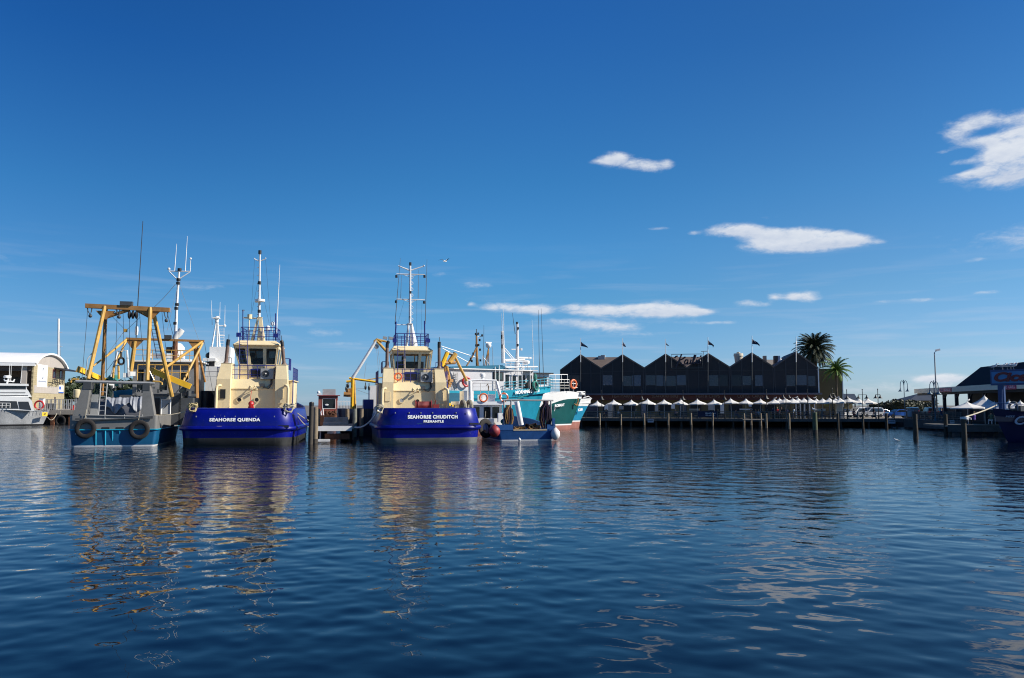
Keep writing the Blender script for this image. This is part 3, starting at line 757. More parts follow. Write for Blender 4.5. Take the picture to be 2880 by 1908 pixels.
def cas(top, knee, bot, vt, pipe): return [knee[0], bot[0], knee[1], bot[1], top[0], top[1], vt, pipe]
FQ = Frame(gnd(664, 1253), 9.8)
PQ = dict(hw=4.85, boot=.62, bootm=M_BOOT, cu=712, knee=1066.6, ledge=1067, slope=1092, eyev=1172, darkvent=True, clear=False,
    ports=[(617, 1199, 22, 6, M_ROPEY), (703, 1200, 22, 6, M_ROPEY), (793, 1200, 36, 6, None)],
    text=[('SEAHORSE QUENDA', 589, 732, 1181.5, 11, .045)], eyes=[552, 604, 632, 662, 720, 772],
    cl=cas((620, 649), (609.5, 648), (609, 645), 1023.6, ((635.5, 1021), (641, 965), (642.5, 955))),
    cr=cas((776, 803.5), (774, 808), (774, 810), 1026.8, ((799, 1024), (794, 968), (791, 958))),
    holes=[(673, 1125, 7, 0), (722, 1125, 7, 0)], wb=(671, 776.5, 1028), wt=(656, 785, 969.4), wv=(981, 1024.5), wins=[(667, 692), (703, 740), (749, 776)],
    rl=(655, 786, 969.4), rt=(673, 775, 958.5), tr=(677, 776, 921), boxes=[(671, 942), (776, 944)], lad=(674, 696, 942, 1067), railv=1028, ac=(733, 769.5, 1037, 1066.5), flood=(708, 1094), rw=(705, 733, 1038, 1060), gear=gear_q, mast=mast_q)
FC = Frame(gnd(1211, 1248), 12.8)
PC = dict(hw=4.72, boot=.50, bootm=M_BOOT2, cu=1160, knee=1075.5, ledge=1076, slope=1098, eyev=1161.5, darkvent=False, clear=True,
    ports=[(1180, 1192, 22, 6, mat('green tag', (.03, .2, .06))), (1262, 1192, 18, 6, M_ROPEY), (1334, 1193, 26, 5, None)],
    text=[('SEAHORSE CHUDITCH', 1147, 1287, 1173.5, 10.5, .045), ('FREMANTLE', 1191, 1247, 1186, 7, .04)], eyes=[1112, 1151, 1184, 1217, 1283, 1313],
    cl=cas((1080, 1106), (1076.5, 1107), (1074, 1106), 1037, ((1088, 1032), (1089, 972), (1093, 960))),
    cr=cas((1224, 1249.5), (1224.5, 1255.7), (1226, 1258), 1038, ((1235, 1034), (1235, 972), (1235.5, 962))),
    holes=[(1129.5, 1127, 6, 1), (1174, 1129, 6, 0)], wb=(1108, 1210, 1038), wt=(1102, 1217, 984.5), wv=(996, 1037), wins=[(1108, 1135), (1140, 1176), (1184, 1210)],
    rl=(1101, 1217, 984.5), rt=(1109, 1200, 974), tr=(1114, 1205, 939), boxes=[(1110, 958), (1204, 958.5)], lad=(1118.5, 1138.5, 940, 1076), railv=1039, ac=(1183, 1216, 1048, 1075), flood=(1168, 1101), rw=(1138, 1172, 1047, 1070), gear=gear_c, mast=mast_c)
tq = make_tug('tugboat', 'blue and cream tugboat lettered Seahorse Quenda with a tapered cream mast base', FQ, PQ)
tc_ = make_tug('tugboat', 'blue and cream tugboat lettered Seahorse Chuditch with a grey white mast of two long yards', FC, PC)
mb = MB(); q = FC.px(1229, 1163, .35); mb.ball(q, .2, 12, sq=(1.1, .2, .45)); mb.build('crest', M_ROPEY, tc_)
make_ring('life_ring', 'orange life ring on the upper deck rail of the tugboat with the long yards', FC.px(1120, 1060, 10.3), .34, .085, FC, bands=False)
# coils of rope on the bulwarks
def coil(label, F, c, w, m):
    r = thing('rope_coil', label, 'rope', Frame(F.w(c), math.degrees(F.a)), 'ropes heaped on the tug bulwarks'); mb = MB()
    for k in range(7):
        pts = []; rr = random.Random(k * 3 + int(w * 100))
        for j in range(15):
            g = 2 * math.pi * j / 14
            pts.append((math.cos(g) * w * (.7 + .3 * rr.random()), math.sin(g) * .25 + rr.uniform(-.05, .05), .08 + .14 * math.sin(g * 2 + k) * .6 + .05 * k + rr.uniform(-.04, .04) - (.28 if abs(math.sin(g)) > .7 and k < 3 else 0)))
        mb.tube(pts, .045, 5)
    mb.build('strand', m, r, smooth=True)
coil('heap of yellowish rope over the left corner of the left tug stern', FQ, FQ.px(542, 1150, .5), .42, M_ROPEY)
coil('heap of pale rope on the right corner of the left tug stern', FQ, FQ.px(812, 1152, .6), .5, M_ROPE)
coil('heap of pale rope on the left corner of the right tug stern', FC, FC.px(1068, 1154, .7), .35, M_ROPE)
# ------------------------------------------------------------------ the trawler with the yellow gantries
M_YEL = mat('weathered yellow steel', (.56, .33, .07), .5, .3, 1.2, streak=.5, streakc=(.22, .09, .03), fine=.12)
M_YEL2 = mat('bright yellow steel', (.80, .46, .02), .42, .10, 1.2, streak=.2)
M_OCHRE = mat('faded ochre steel', (.34, .17, .05), .6, .3, 1.5, streak=.5)
M_TRGREY = mat('grey trawler plate', (.18, .178, .172), .55, .12, .8, streak=.35, streakc=(.16, .13, .11), fine=.08)
M_TRBLUE = mat('deep teal blue plate', (.006, .085, .19), .4, .15, .8, streak=.2, streakc=(.1, .3, .4))
M_CYAN = mat('turquoise plate', (.012, .30, .46), .4, .12, .8, streak=.12, streakc=(.3, .2, .1))
M_RUST = mat('rusty steel', (.17, .065, .03), .8, .45, 3., bump=.4, fine=.3)
M_TARP = mat('grey tarpaulin', (.24, .26, .30), .5, .25, 2.)
M_NETGREEN = mat('green netting', (.03, .20, .16), .85, .4, 6., bump=.5)
M_TIMBER = mat('weathered pile timber', (.24, .19, .13), .85, .35, 2.2, streak=.8, streakc=(.07, .06, .05), bump=.4, fine=.25)
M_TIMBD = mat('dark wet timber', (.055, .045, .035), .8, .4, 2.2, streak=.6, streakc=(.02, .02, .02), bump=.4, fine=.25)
M_NAVYH = mat('navy hull plate', (.008, .014, .04), .4, .2, 1., streak=.5, streakc=(.12, .15, .2))
FT = Frame(gnd(317, 1257), 14.0)
tr = thing('trawler', 'grey and teal fishing trawler with weathered yellow gantries and two tyres on its stern', 'trawler', FT)
px = FT.px
hw, L = 3.32, 19.0
def rise(x, y): return 2.55 + 2.0 * min(1, max(0, (y - 8.2) / 1.2)) + .7 * max(0, (y - 10) / 9)
def tp(i, e=0): return outline(hw - i, i * .5, L + e, .25, .5, 2.2)
h = hull([(tp(.7, -1.6), -.6, 0), (tp(.2, -1.0), 0., 0), (tp(.17, -.9), .12, 1), (tp(.02, -.3), 1.38, 2), (tp(0, .2), rise, 2), (tp(.12, .1), rise, 2), (tp(.14, 0), lambda x, y: rise(x, y) - 1.0, 3)],
     [M_GWHITE, M_TRBLUE, M_TRGREY, M_DECK, M_CYAN], tr)
for p in h.data.polygons:
    if p.center.y > 12.0 and p.center.z > .9 and p.material_index == 2: p.material_index = 4
mb = MB(); ln = [(x, y - .03 if y < .2 else y, 1.39) for x, y in tp(-.03)]; mb.tube(ln + [ln[0]], .05, 5); mb.build('rubbing_strake', M_CYAN, tr)
for u in (269, 296, 316, 336):
    a, c = px(u, 1212, -.02), px(u, (1252, 1252, 1240, 1222)[(269, 296, 316, 336).index(u)], .1); mb = MB(); mb.cyl(a, c, .07, .06, 6); mb.build('stern_rib', M_CYAN, tr)
for (u0, u1) in ((286, 308), (326, 348)):
    a, c = px(u0, 1211, .02), px(u1, 1202, .02); mb = MB(); mb.bx(a.x, c.x, -.012, .2, a.z, c.z); mb.build('freeing_port', M_BLACK, tr)
a, c = px(207, 1217, .1), px(222, 1223, .1); lettering('W 5', .4, M_TXTW, tr, (a.x + .35, -.03, (a.z + c.z) / 2), h=.2)
# stern posts and cross bar
for pts, yy in (([(204, 1170), (241, 1170), (255, 1074), (236, 1074)], 1), ([(396, 1172), (434, 1172), (420, 1078), (403, 1078)], 1)):
    mb = MB(); q = [px(u, v, .05) for u, v in pts]; mb.prism(q, (0, .95, 0)); o = mb.build('stern_post', M_TRGREY, tr)
    mb = MB(); mb.bx(q[3].x - .04, q[2].x + .04, .02, 1.05, q[2].z - .62, q[2].z); mb.build('post_head', M_DKGREY, o)
a, c = px(213, 1073, .5), px(436, 1079, .5); mb = MB(); mb.cyl(a, c, .13, n=8); mb.build('cross_bar', M_STEEL, tr)
for pts in ([(222, 1068), (207, 1067), (201, 1070), (199, 1076)], [(430, 1073), (449, 1074), (455, 1077), (456, 1083)]):
    mb = MB(); mb.tube([px(u, v, .5) for u, v in pts], .07, 6); mb.build('bar_end', M_YEL, tr, smooth=True)
# rails and ladder across the stern
mb = MB(); a, c = px(242, 1168, -.05), px(402, 1172, -.05); mb.cyl(a, c, .05, n=6); a, c = px(242, 1178, -.05), px(402, 1181, -.05); mb.cyl(a, c, .04, n=6)
for u in (242, 295, 350, 400): mb.cyl(px(u, 1166, -.05), px(u, 1180, -.05), .03, n=5)
mb.build('stern_rail', M_STEEL, tr)
for v0, v1, r in ((1172, 1174, .05), (1176, 1171, .035), (1169, 1177, .03)):
    mb = MB(); mb.tube(wobble([px(212, v0 + 8, -.12), px(430, v1, -.12)], .08), r, 5); mb.build('stern_cable', M_DKGREY, tr, smooth=True)
mb = MB(); ladder(mb, px(277, 1168, .1), px(284, 1076, .45), px(295, 1168, .1) - px(277, 1168, .1), 6, .045); mb.build('ladder', M_STEEL, tr)
# net drum under a tarpaulin
mb = MB(); a, c = px(268, 1120, 3.0), px(404, 1120, 3.0); mb.cyl((a.x, 3.2, 2.6), (c.x, 3.2, 2.6), 1.35, n=18); mb.bx(a.x, c.x, 2.6, 4.2, 1.4, 2.4); mb.build('net_drum', mat('slate net drum cover', (.10, .105, .125), .5, .2), tr, smooth=True)
mb = MB(); a, c = px(300, 1120, 2.5), px(404, 1120, 2.5); nx, ny = 60, 26
g = []
for i in range(nx):
    for j in range(ny):
        s, t = i / (nx - 1), j / (ny - 1)
        hem = .42 + .55 * math.exp(-((s - .30) / .11) ** 2) * -.75 + .35 * math.exp(-((s - .62) / .10) ** 2) - .28 * math.exp(-((s - .88) / .12) ** 2)
        ang = hem + t * (2.4 - hem); fold = .035 * math.sin(s * 41 + 2 * math.sin(t * 3)) + .05 * math.sin(s * 19 + t * 4) + .03 * math.sin(s * 67 + t * 9)
        R0 = 1.47 + fold * (1.3 - t) + .05 * math.sin(s * 5 + t * 6)
        g.append((a.x + (c.x - a.x) * s, 3.2 - math.cos(ang) * R0, 2.62 + math.sin(ang) * R0))
mb.v = g; mb.f = [(i * ny + j, (i + 1) * ny + j, (i + 1) * ny + j + 1, i * ny + j + 1) for i in range(nx - 1) for j in range(ny - 1)]; mb.m = [0] * len(mb.f)
o = mb.build('tarpaulin', M_TARP, tr, smooth=True); sm = o.modifiers.new('t', 'SOLIDIFY'); sm.thickness = .03
mb = MB(); a, c = px(254, 1168, 1.6), px(277, 1110, 1.6); mb.bx(a.x, c.x, 1.5, 1.6, 2.3, c.z); mb.build('net_guard', M_GREY, tr)
# deckhouse on the starboard side with a door
mb = MB(); a, c = px(427, 1168, 5.5), px(500, 1112, 5.5); mb.bx(a.x, hw - .1, 5.5, 9.2, 1.5, c.z); dh = mb.build('deckhouse', M_TRGREY, tr)
mb = MB(); mb.bx(a.x - .05, hw - .05, 5.3, 5.5, c.z - .05, c.z + .12); mb.build('roof_edge', M_DKGREY, dh)
a, c = px(453, 1166, 5.4), px(480, 1124, 5.4); mb = MB(); mb.bx(a.x, c.x, 5.38, 5.46, a.z, c.z); d = mb.build('door', M_GREY, tr)
mb = MB(); mb.tube([Vector((a.x, 5.36, a.z)), Vector((a.x, 5.36, c.z)), Vector((c.x, 5.36, c.z)), Vector((c.x, 5.36, a.z))], .06, 5); mb.build('door_frame', M_WHITE, d)
mb = MB(); mb.cyl((a.x + .3, 5.34, a.z + .6), (c.x - .15, 5.34, a.z + 1.0), .03, n=5); mb.build('handle', M_BLACK, d)
a, c = px(434, 1168, 5.45), px(449, 1120, 5.45); mb = MB(); mb.bx(a.x, c.x, 5.44, 5.5, a.z, c.z); mb.build('dark_opening', M_BLACK, tr)
# aft A gantry
def bar(name, pts, r, m, n=8, y=None, par=tr, pxf=None):
    mb = MB(); f = pxf or px
    P = [f(*p) if len(p) == 3 else f(p[0], p[1], y) for p in pts]
    mb.tube(P, r, n); return mb.build(name, m, par, smooth=True)
a, c = px(241, 861, 2.6), px(478, 873, 2.6); mb = MB()
mb.hexa([a + Vector((0, -.2, -.17)), c + Vector((0, -.2, -.17)), c + Vector((0, .2, -.17)), a + Vector((0, .2, -.17))], [a + Vector((0, -.2, .2)), c + Vector((0, -.2, .2)), c + Vector((0, .2, .2)), a + Vector((0, .2, .2))])
for u in (297, 425):
    for s in (-1, 1):
        q = px(u, 868, 2.6); mb.prism([q + Vector((0, -.1, -.22)), q + Vector((s * .75, -.1, -.22)), q + Vector((s * .1, -.1, -.95)), q + Vector((0, -.1, -.95))], (0, .2, 0))
gb = mb.build('gantry_beam', M_OCHRE, tr)
bar('gantry_leg', [(248, 1066, .6), (295, 862, 2.5)], .16, M_YEL)
bar('gantry_leg', [(286, 1112, 4.2), (298, 868, 2.8)], .15, M_OCHRE)
bar('gantry_leg', [(414, 1070, .6), (423, 866, 2.5)], .16, M_YEL)
bar('gantry_leg', [(484, 1116, 4.6), (430, 872, 2.8)], .17, M_YEL)
bar('gantry_brace', [(298, 893, 2.7), (362, 872, 2.6)], .15, M_OCHRE)
bar('gantry_brace', [(424, 893, 2.7), (385, 872, 2.6)], .15, M_OCHRE)
mb = MB(); ladder(mb, px(442, 1010, 3.2), px(419, 886, 2.9), px(457, 1010, 3.2) - px(442, 1010, 3.2), 11, .035); mb.build('ladder', M_NAVYH, tr)
mb = MB(); q = px(356, 854, 2.6); mb.box(q, (1.0, .4, .32), rz=0); mb.box(q + Vector((0, -.25, -.1)), (.9, .12, .2)); mb.build('floodlight', M_DKGREY, tr)
for u, dz in ((364, 0), (374, .1), (384, 0)):
    mb = MB(); q = px(u, 886, 2.6); mb.ball(q, .27, 10, sq=(.55, 1, 1.35)); mb.cyl(q, q + Vector((0, 0, .5)), .05, n=5); mb.build('hanging_block', M_BLACK, tr, smooth=True)
for pts in ([(246, 866), (247, 875), (254, 886), (257, 877), (259, 866)], [(461, 878), (464, 890), (468, 899), (472, 890), (472, 878)], [(326, 869), (328, 880), (335, 889), (337, 878), (337, 869)]):
    mb = MB(); mb.tube([px(u, v, 2.5) for u, v in pts], .045, 5); mb.ball(px(pts[2][0], pts[2][1] + 3, 2.5), .16, 8); mb.build('hanging_chain', M_DKGREY, tr, smooth=True)
bar('whip_antenna', [(383, 950, 6), (388, 852, 6), (402, 622, 6)], [.05, .045, .03], M_BLACK, 5)
# mid gantry with the raised outrigger booms
YM = 8.5
a, c = px(355, 953, YM), px(574, 960, YM); mb = MB()
mb.hexa([a + Vector((0, -.15, -.1)), c + Vector((0, -.15, -.1)), c + Vector((0, .15, -.1)), a + Vector((0, .15, -.1))], [a + Vector((0, -.15, .1)), c + Vector((0, -.15, .1)), c + Vector((0, .15, .1)), a + Vector((0, .15, .1))])
for u, m1 in ((378, 1), (550, 1)):
    q = px(u, 957, YM); mb.prism([q + Vector((-.75, -.08, 0)), q + Vector((.8, -.08, 0)), q + Vector((.08, -.08, -.85)), q + Vector((-.15, -.08, -.85))], (0, .16, 0))
mb.build('boom_gantry_beam', M_OCHRE, tr)
bar('boom_gantry_post', [(380, 960, YM), (367, 1052, YM)], .19, M_YEL); bar('boom_gantry_post', [(551, 975, YM), (553, 1120, YM)], .2, M_OCHRE)
bar('boom_stay', [(571, 960, YM), (452, 1044, YM - 3)], .12, M_YEL); bar('boom_stay', [(570, 965, YM), (516, 1072, YM - 2)], .11, M_YEL)
bar('boom_stay', [(357, 954, YM), (297, 1004, YM - 3)], .10, M_YEL); bar('boom_stay', [(355, 958, YM), (318, 1040, YM - 2)], .10, M_YEL)
bar('boom_stay', [(297, 1004, YM - 3), (262, 1030, YM - 4)], .08, M_YEL); bar('boom_stay', [(556, 980, YM), (577, 1075, YM + 1)], .1, M_OCHRE)
for (p, q2, w) in (((427, 1043, 4.5), (536, 1088, 4.5), .48), ((223, 1040, 3.5), (292, 1070, 5.5), .42)):
    a, c = px(*p), px(*q2); mb = MB(); d = (c - a); mb.box((a + c) / 2, (d.length, .4, w), ry=-math.atan2(d.z, math.hypot(d.x, d.y)) * (1 if d.x > 0 else -1), rz=math.atan2(d.y, d.x)); 
    o = mb.build('outrigger_boom', M_YEL2, tr)
    mb = MB(); mb.box(a, (.3, .46, w + .1), ry=.35); mb.build('boom_head', M_YEL, o)
bar('boom_strut', [(416, 1036, 4), (433, 1070, 4)], .06, M_STEEL, 6); bar('boom_strut', [(495, 1105, 5), (535, 1062, 5)], .06, M_STEEL, 6)
bar('boom_strut', [(258, 995, 4), (246, 1010, 3), (240, 1062, 3)], .04, M_STEEL, 5)
# wheelhouse block forward
YWh = 11.0
a, c = px(372, 1110, YWh), px(560, 1020, YWh); mb = MB()
ops = panel_wall(mb, (a.x, YWh, 2.6), (c.x, YWh, 2.6), (c.x, YWh, c.z), (a.x, YWh, c.z), (0, .1, 0), [(.06, .16, .45, .85), (.2, .3, .45, .85), (.40, .52, .45, .85), (.70, .84, .2, .8)])
mb.bx(a.x, c.x, YWh + .1, YWh + 4.2, 2.6, c.z); wh = mb.build('wheelhouse', mat('dull grey house paint', (.22, .225, .23), .55, .15, streak=.3), tr)
for q in ops:
    mb = MB(); q = [p + Vector((0, .02, 0)) for p in q]; mb.add(q, [(0, 1, 2, 3)]); mb.build('window_pane', G_WIN, wh)
mb = MB(); mb.bx(a.x - .25, c.x + .3, YWh - .4, YWh + 4.5, c.z, c.z + .14); mb.build('roof', M_WHITE, wh)
mb = MB(); railing(mb, [(a.x, YWh - .2, c.z + .14), (c.x, YWh - .2, c.z + .14)], 1.0, 2, .9, .035); mb.build('roof_railing', M_YEL, wh)
mb = MB(); railing(mb, [px(386, 1070, 6.5), px(530, 1070, 6.5)], 1.4, 2, .7, .045); mb.build('working_railing', M_YEL, tr)
for (u, v, w, h2, m) in ((480, 985, .7, .55, M_BLACK), (467, 1002, 3.4, .45, M_WHITE), (505, 1017, 2.2, .4, M_WHITE)):
    q = px(u, v, YWh + 2); mb = MB(); mb.box(q, (w, .8, h2)); mb.build('roof_box', m, tr)
mb = MB(); q = px(500, 990, YWh + 2); mb.lathe([(.5, -.6), (.5, .1), (.62, .15), (.62, .45), (.35, .8), (0, .9)], q, 12); mb.build('funnel', M_WCLEAN, tr, smooth=True)
bar('mast', [(490, 1115, YWh + 1), (493, 955, YWh + 1)], .24, M_RUST); bar('mast_top', [(493, 958, YWh + 1), (497, 860, YWh + 1), (504, 758, YWh + 1)], [.16, .13, .09], M_GWHITE)
mb = MB()
for (u0, v0, u1, v1) in ((475, 763, 535, 764), (475, 763, 497, 785), (535, 765, 504, 785)): mb.cyl(px(u0, v0, YWh + 1), px(u1, v1, YWh + 1), .05, n=6)
mb.cyl(px(535, 764, YWh + 1), px(536, 733, YWh + 1), .04, n=5); mb.ball(px(536, 728, YWh + 1), .12, 8); mb.ball(px(475, 757, YWh + 1), .14, 8); mb.build('crosstree', M_GWHITE, tr)
for (u, v) in ((502, 787), (501, 797), (498, 857), (496, 868), (493, 910), (505, 759)):
    mb = MB(); q = px(u, v, YWh + 1); mb.cyl(q - Vector((0, 0, .13)), q + Vector((0, 0, .13)), .19, n=10); mb.build('mast_lamp', M_BLACK, tr)
for (u0, v0, u1, v1) in ((491, 763, 497, 686), (521, 763, 527, 665)):
    mb = MB(); whip(mb, px, YWh + 1, u0, v0, u1, v1, .045); mb.build('whip_antenna', M_WCLEAN, tr)
for (u, v) in ((497, 944), (506, 936)):
    mb = MB(); q = px(u, v, YWh); M = Matrix.Rotation(.5, 3, 'Y'); mb.lathe([(.22, -.45), (.3, -.1), (.3, .35), (0, .38)], q, 12, M=M); mb.build('searchlight', M_WCLEAN, tr, smooth=True)
mb = MB(); mb.box(px(473, 949, YM), (.6, .5, .38)); mb.build('floodlight', M_DKGREY, tr)
mb = MB(); mb.lathe([(.13, -.4), (.16, 0), (.13, .4)], px(384, 931, YM), 10); mb.build('radio_pod', M_WCLEAN, tr)
for (u0, v0, u1, v1, yy) in ((303, 878, 352, 928, 3), (352, 928, 300, 1000, 3), (357, 928, 395, 892, 3), (504, 800, 560, 960, YM), (501, 800, 470, 930, YM)):
    mb = MB(); mb.cyl(px(u0, v0, yy), px(u1, v1, yy), .018, n=4); mb.build('stay_wire', M_STEEL, tr)
mb = MB(); mb.box(px(353, 930, 3), (.28, .2, .28)); mb.build('wire_block', M_YEL, tr)
for (u0, v0, y0, u1, v1, y1) in ((247, 866, 2.5, 230, 1072, .5), (330, 872, 2.6, 322, 1088, 3), (346, 874, 2.6, 352, 1090, 3), (392, 876, 2.6, 410, 1085, 3), (470, 878, 2.5, 520, 1060, 8), (455, 875, 2.5, 470, 1010, 8), (425, 872, 2.6, 493, 800, 12), (298, 866, 2.6, 300, 1062, 4), (364, 895, 2.6, 366, 1085, 3.2), (575, 962, 8.5, 600, 1110, 9), (360, 960, 8.5, 270, 1080, 4)):
    mb = MB(); mb.tube(wobble([px(u0, v0, y0), px(u1, v1, y1)], .12), .022, 4); mb.build('rigging_wire', M_DKGREY, tr)
mb = MB(); rr = random.Random(21)
for k in range(30):
    q = px(rr.uniform(268, 312), rr.uniform(1076, 1100), 5.0); mb.tube([q, q + Vector((rr.uniform(-.2, .2), .1, -.4)), q + Vector((rr.uniform(-.3, .3), 0, -.9 - rr.random()))], .06, 4)
mb.build('hanging_net', mat('dark green net', (.02, .045, .04), .9, .4, 6.), tr)
# white inverted U frame with a hanging block
mb = MB(); mb.tube([px(312, 1060, 6), px(331, 988, 6), px(357, 986, 6), px(362, 1060, 6)], .09, 6); uf = mb.build('hoist_frame', M_GWHITE, tr, smooth=True)
mb = MB(); mb.torus(px(341, 1016, 6), .3, .1, (.8, -.6, 0), 14, 6); mb.cyl(px(341, 990, 6), px(341, 1010, 6), .1, n=6); mb.build('hoist_block', M_BLACK, uf)
mb = MB(); mb.tube([px(318, 1064, 6), px(320, 1030, 6), px(333, 1028, 6), px(334, 1066, 6)], .1, 6); mb.build('hoist_post', M_YEL, tr)
mb = MB()
rr = random.Random(11)
for k in range(26):
    q = px(rr.uniform(255, 545), rr.uniform(1082, 1112), rr.uniform(5.5, 8)); mb.box(q, (rr.uniform(.15, .6), .3, rr.uniform(.15, .5)), rz=rr.random()); 
for k in range(9): 
    q = px(262 + 33 * k, 1112, 7.0); mb.bx(q.x - .6, q.x + .6, 6.4, 7.6, 1.6, q.z + rr.uniform(-.3, .2))
mb.build('deck_machinery', M_DKGREY, tr)
for (u, v) in ((355, 1056), (372, 1052), (312, 1085)):
    mb = MB(); q = px(u, v, 6.2); mb.box(q, (.5, .4, .4), rz=.3); mb.build('winch_head', M_WHITE if u < 375 else M_NETGREEN, tr)
mb = MB(); mb.lathe([(.42, 0), (.42, .9), (.3, 1.0), (0, 1.0)], px(318, 1086, 7), 12); mb.build('green_drum', M_NETGREEN, tr)
for (u, v) in ((240.5, 1206), (391.5, 1209)):
    q = FT.w(px(u, v, -.16)); make_tyre('worn black tyre hung on the trawler stern, ' + ('left one of the two' if u < 300 else 'right one of the two'), q, .80, .47, -FT.ey, 'tyres on the trawler stern')

# ------------------------------------------------------------------ white fishing boat behind the trawler
FB = Frame(at(612, 1180, 84) * 1.0, 12); FB.loc.z = 0
fb = thing('fishing_boat', 'white wheelhouse boat with a lattice tripod mast and dark hull moored behind the trawler', 'fishing boat', FB)
px = FB.px
hull([(outline(1.9, -4.5, 11, .4, .5, 2), -.4, 0), (outline(2.2, -5, 12, .5, .5, 2), 1.2, 0), (outline(2.3, -5, 12.5, .5, .5, 2), 3.2, 0), (outline(2.15, -4.8, 12.3, .5, .5, 2), 3.2, 0), (outline(2.1, -4.8, 12.2, .5, .5, 2), 2.6, 0)], [M_NAVYH], fb)
a, c = px(577, 1085, 0), px(650, 1030, 0); mb = MB(); mb.bx(a.x, c.x + .8, 0, 5, 2.6, px(600, 1031, 0).z); mb.build('cabin', M_WHITE, fb)
a, c = px(572, 1030, .2), px(620, 975, .2); mb = MB(); mb.bx(a.x + .5, c.x + 1.0, .6, 3.8, px(600, 1031, .2).z, px(600, 975, .2).z); w2 = mb.build('wheelhouse', M_WCLEAN, fb)
a, c = px(577, 1012, .1), px(603, 1018, .1); b0, b1 = px(576, 1037, .1), px(602, 1008, .1)
mb = MB(); mb.bx(b0.x, b1.x, .5, .6, px(580, 1036, .1).z, px(580, 1017, .1).z); mb.build('window_pane', M_BLACK, w2)
mb = MB(); mb.bx(b0.x - .2, b1.x + .2, -.1, .7, px(580, 1016, .1).z, px(580, 1008, .1).z); mb.build('window_hood', M_WCLEAN, w2)
mb = MB(); q = px(602, 992, 1.5); mb.ball(q + Vector((.3, 0, -.35)), 1.0, 12, sq=(1.2, .9, .55)); mb.build('boat_cover', mat('black cover', (.02, .02, .022), .6, .3, 3., bump=.5), fb, smooth=True)
for (u0, v0, u1, v1) in ((592, 1000, 608, 905), (611, 1000, 610, 905), (620, 1000, 612, 905)):
    mb = MB(); mb.cyl(px(u0, v0, 2), px(u1, v1, 2), .1, .07, 8); mb.build('mast_leg', M_WCLEAN, fb)
mb = MB(); mb.bx(px(600, 895, 2).x, px(618, 895, 2).x, 1.6, 2.4, px(610, 897, 2).z, px(610, 894, 2).z); mb.cyl(px(610, 906, 2), px(610, 890, 2), .2, n=8)
for v in (916, 944, 980): mb.cyl(px(606, v, 2), px(632, v, 2), .05, n=5)
for v in range(918, 985, 8): mb.cyl(px(617, v, 2), px(630, v, 2), .025, n=4)
mb.cyl(px(630, 916, 2), px(630, 985, 2), .03, n=4); mb.ball(px(632, 917, 2), .16, 8); mb.build('mast_head', M_WCLEAN, fb)
for (u0, v0, u1, v1) in ((597, 915, 594, 845), (632, 915, 633, 860), (618, 895, 619, 850), (671, 1010, 671, 855)):
    mb = MB(); whip(mb, px, 2, u0, v0, u1, v1, .035); mb.build('whip_antenna', M_WCLEAN, fb)
mb = MB(); railing(mb, [px(560, 1072, -.5), px(610, 1072, -.5)], 1.0, 2, .8, .03); mb.build('railing', M_STEEL, fb)
mb = MB(); q = px(575, 1140, -4); mb.cyl((q.x, -4, 1.0), (q.x, -4, px(575, 1100, -4).z), .9, 1.0, 14); mb.build('net_drum', M_NAVYH, fb, smooth=True)

# ------------------------------------------------------------------ jetty between the tugs
FJ = Frame(gnd(945, 1243), 11.5)
jt = thing('jetty', 'weathered timber finger jetty with a white edge between the two tugs', 'jetty', FJ)
px = FJ.px
a, c = px(898, 1198, 0), px(990, 1200, 0)
mb = MB(); mb.bx(a.x, c.x + .2, .1, 26, 1.15, 1.33); dk = mb.build('deck', mat('grey jetty boards', (.36, .33, .28), .85, .35, 2., fine=.25), jt)
mb = MB(); mb.bx(a.x - .1, c.x + .0, -.08, .1, 1.0, 1.45); mb.build('edge_beam', M_WHITE, jt)
mb = MB(); mb.bx(a.x + .5, c.x - .2, .3, .5, .2, .75); mb.build('cross_timber', M_RUST, jt)
mb = MB(); mb.bx(a.x - .4, a.x + 1.0, -.6, .1, .05, .25); mb.build('landing_ledge', M_GWHITE, jt)
for yy in (2.5, 5.5, 9, 13):
    for xx in (a.x + .2, c.x - .2):
        mb = MB(); mb.cyl((xx, yy, -1), (xx, yy, 1.15), .16, n=8); mb.build('support_pile', M_TIMBD, jt)
for k, z in enumerate((1.9, 2.35)):
    mb = MB(); mb.bx(a.x + .1, c.x - .4, 6.5 + k * 2, 8.0 + k * 2, 1.33, z - .3 + .08); mb.build('step_platform', mat('pale boards', (.42, .38, .31), .85, .3, 2., fine=.25), jt)
def pile(u, vt, vb, w, label, group, m=M_TIMBER, cap=None, n=12, dark=True):
    g0 = gnd(u, vb); F = Frame(g0, 0); root = thing('mooring_pile', label, 'pile', F, group)
    top = F.px(u, vt, 0).z; r = w / FPX * g0.y / 2; rr = random.Random(int(u))
    mb = MB(); pts = [(rr.uniform(-.02, .02), rr.uniform(-.02, .02), z) for z in (-1.2, 0, top * .35, top * .7, top)]
    mb.tube(pts, [r * 1.05, r * 1.02, r, r * .97, r * .94], n); mb.build('post', m, root, smooth=True)
    if cap:
        mb = MB(); mb.lathe([(r * 1.08, top - .25), (r * 1.1, top), (r * .9, top + .08), (0, top + .12)], (0, 0, 0), n); mb.build('cap', cap, root)
    elif dark:
        mb = MB(); mb.tube([(pts[1][0], pts[1][1], -.3), (0, 0, .32 + .1 * rr.random())], [r * 1.06, r * 1.05], n); mb.build('tide_band', M_TIMBD, root)
    return root
G = 'timber piles by the finger jetty'
pile(874, 1134, 1250, 13, 'dark capped pile left of the jetty beside the left tug', G, M_TIMBD, M_BLACK)
pile(886, 1146, 1247, 15, 'sunlit pale pile at the left corner of the jetty', G)
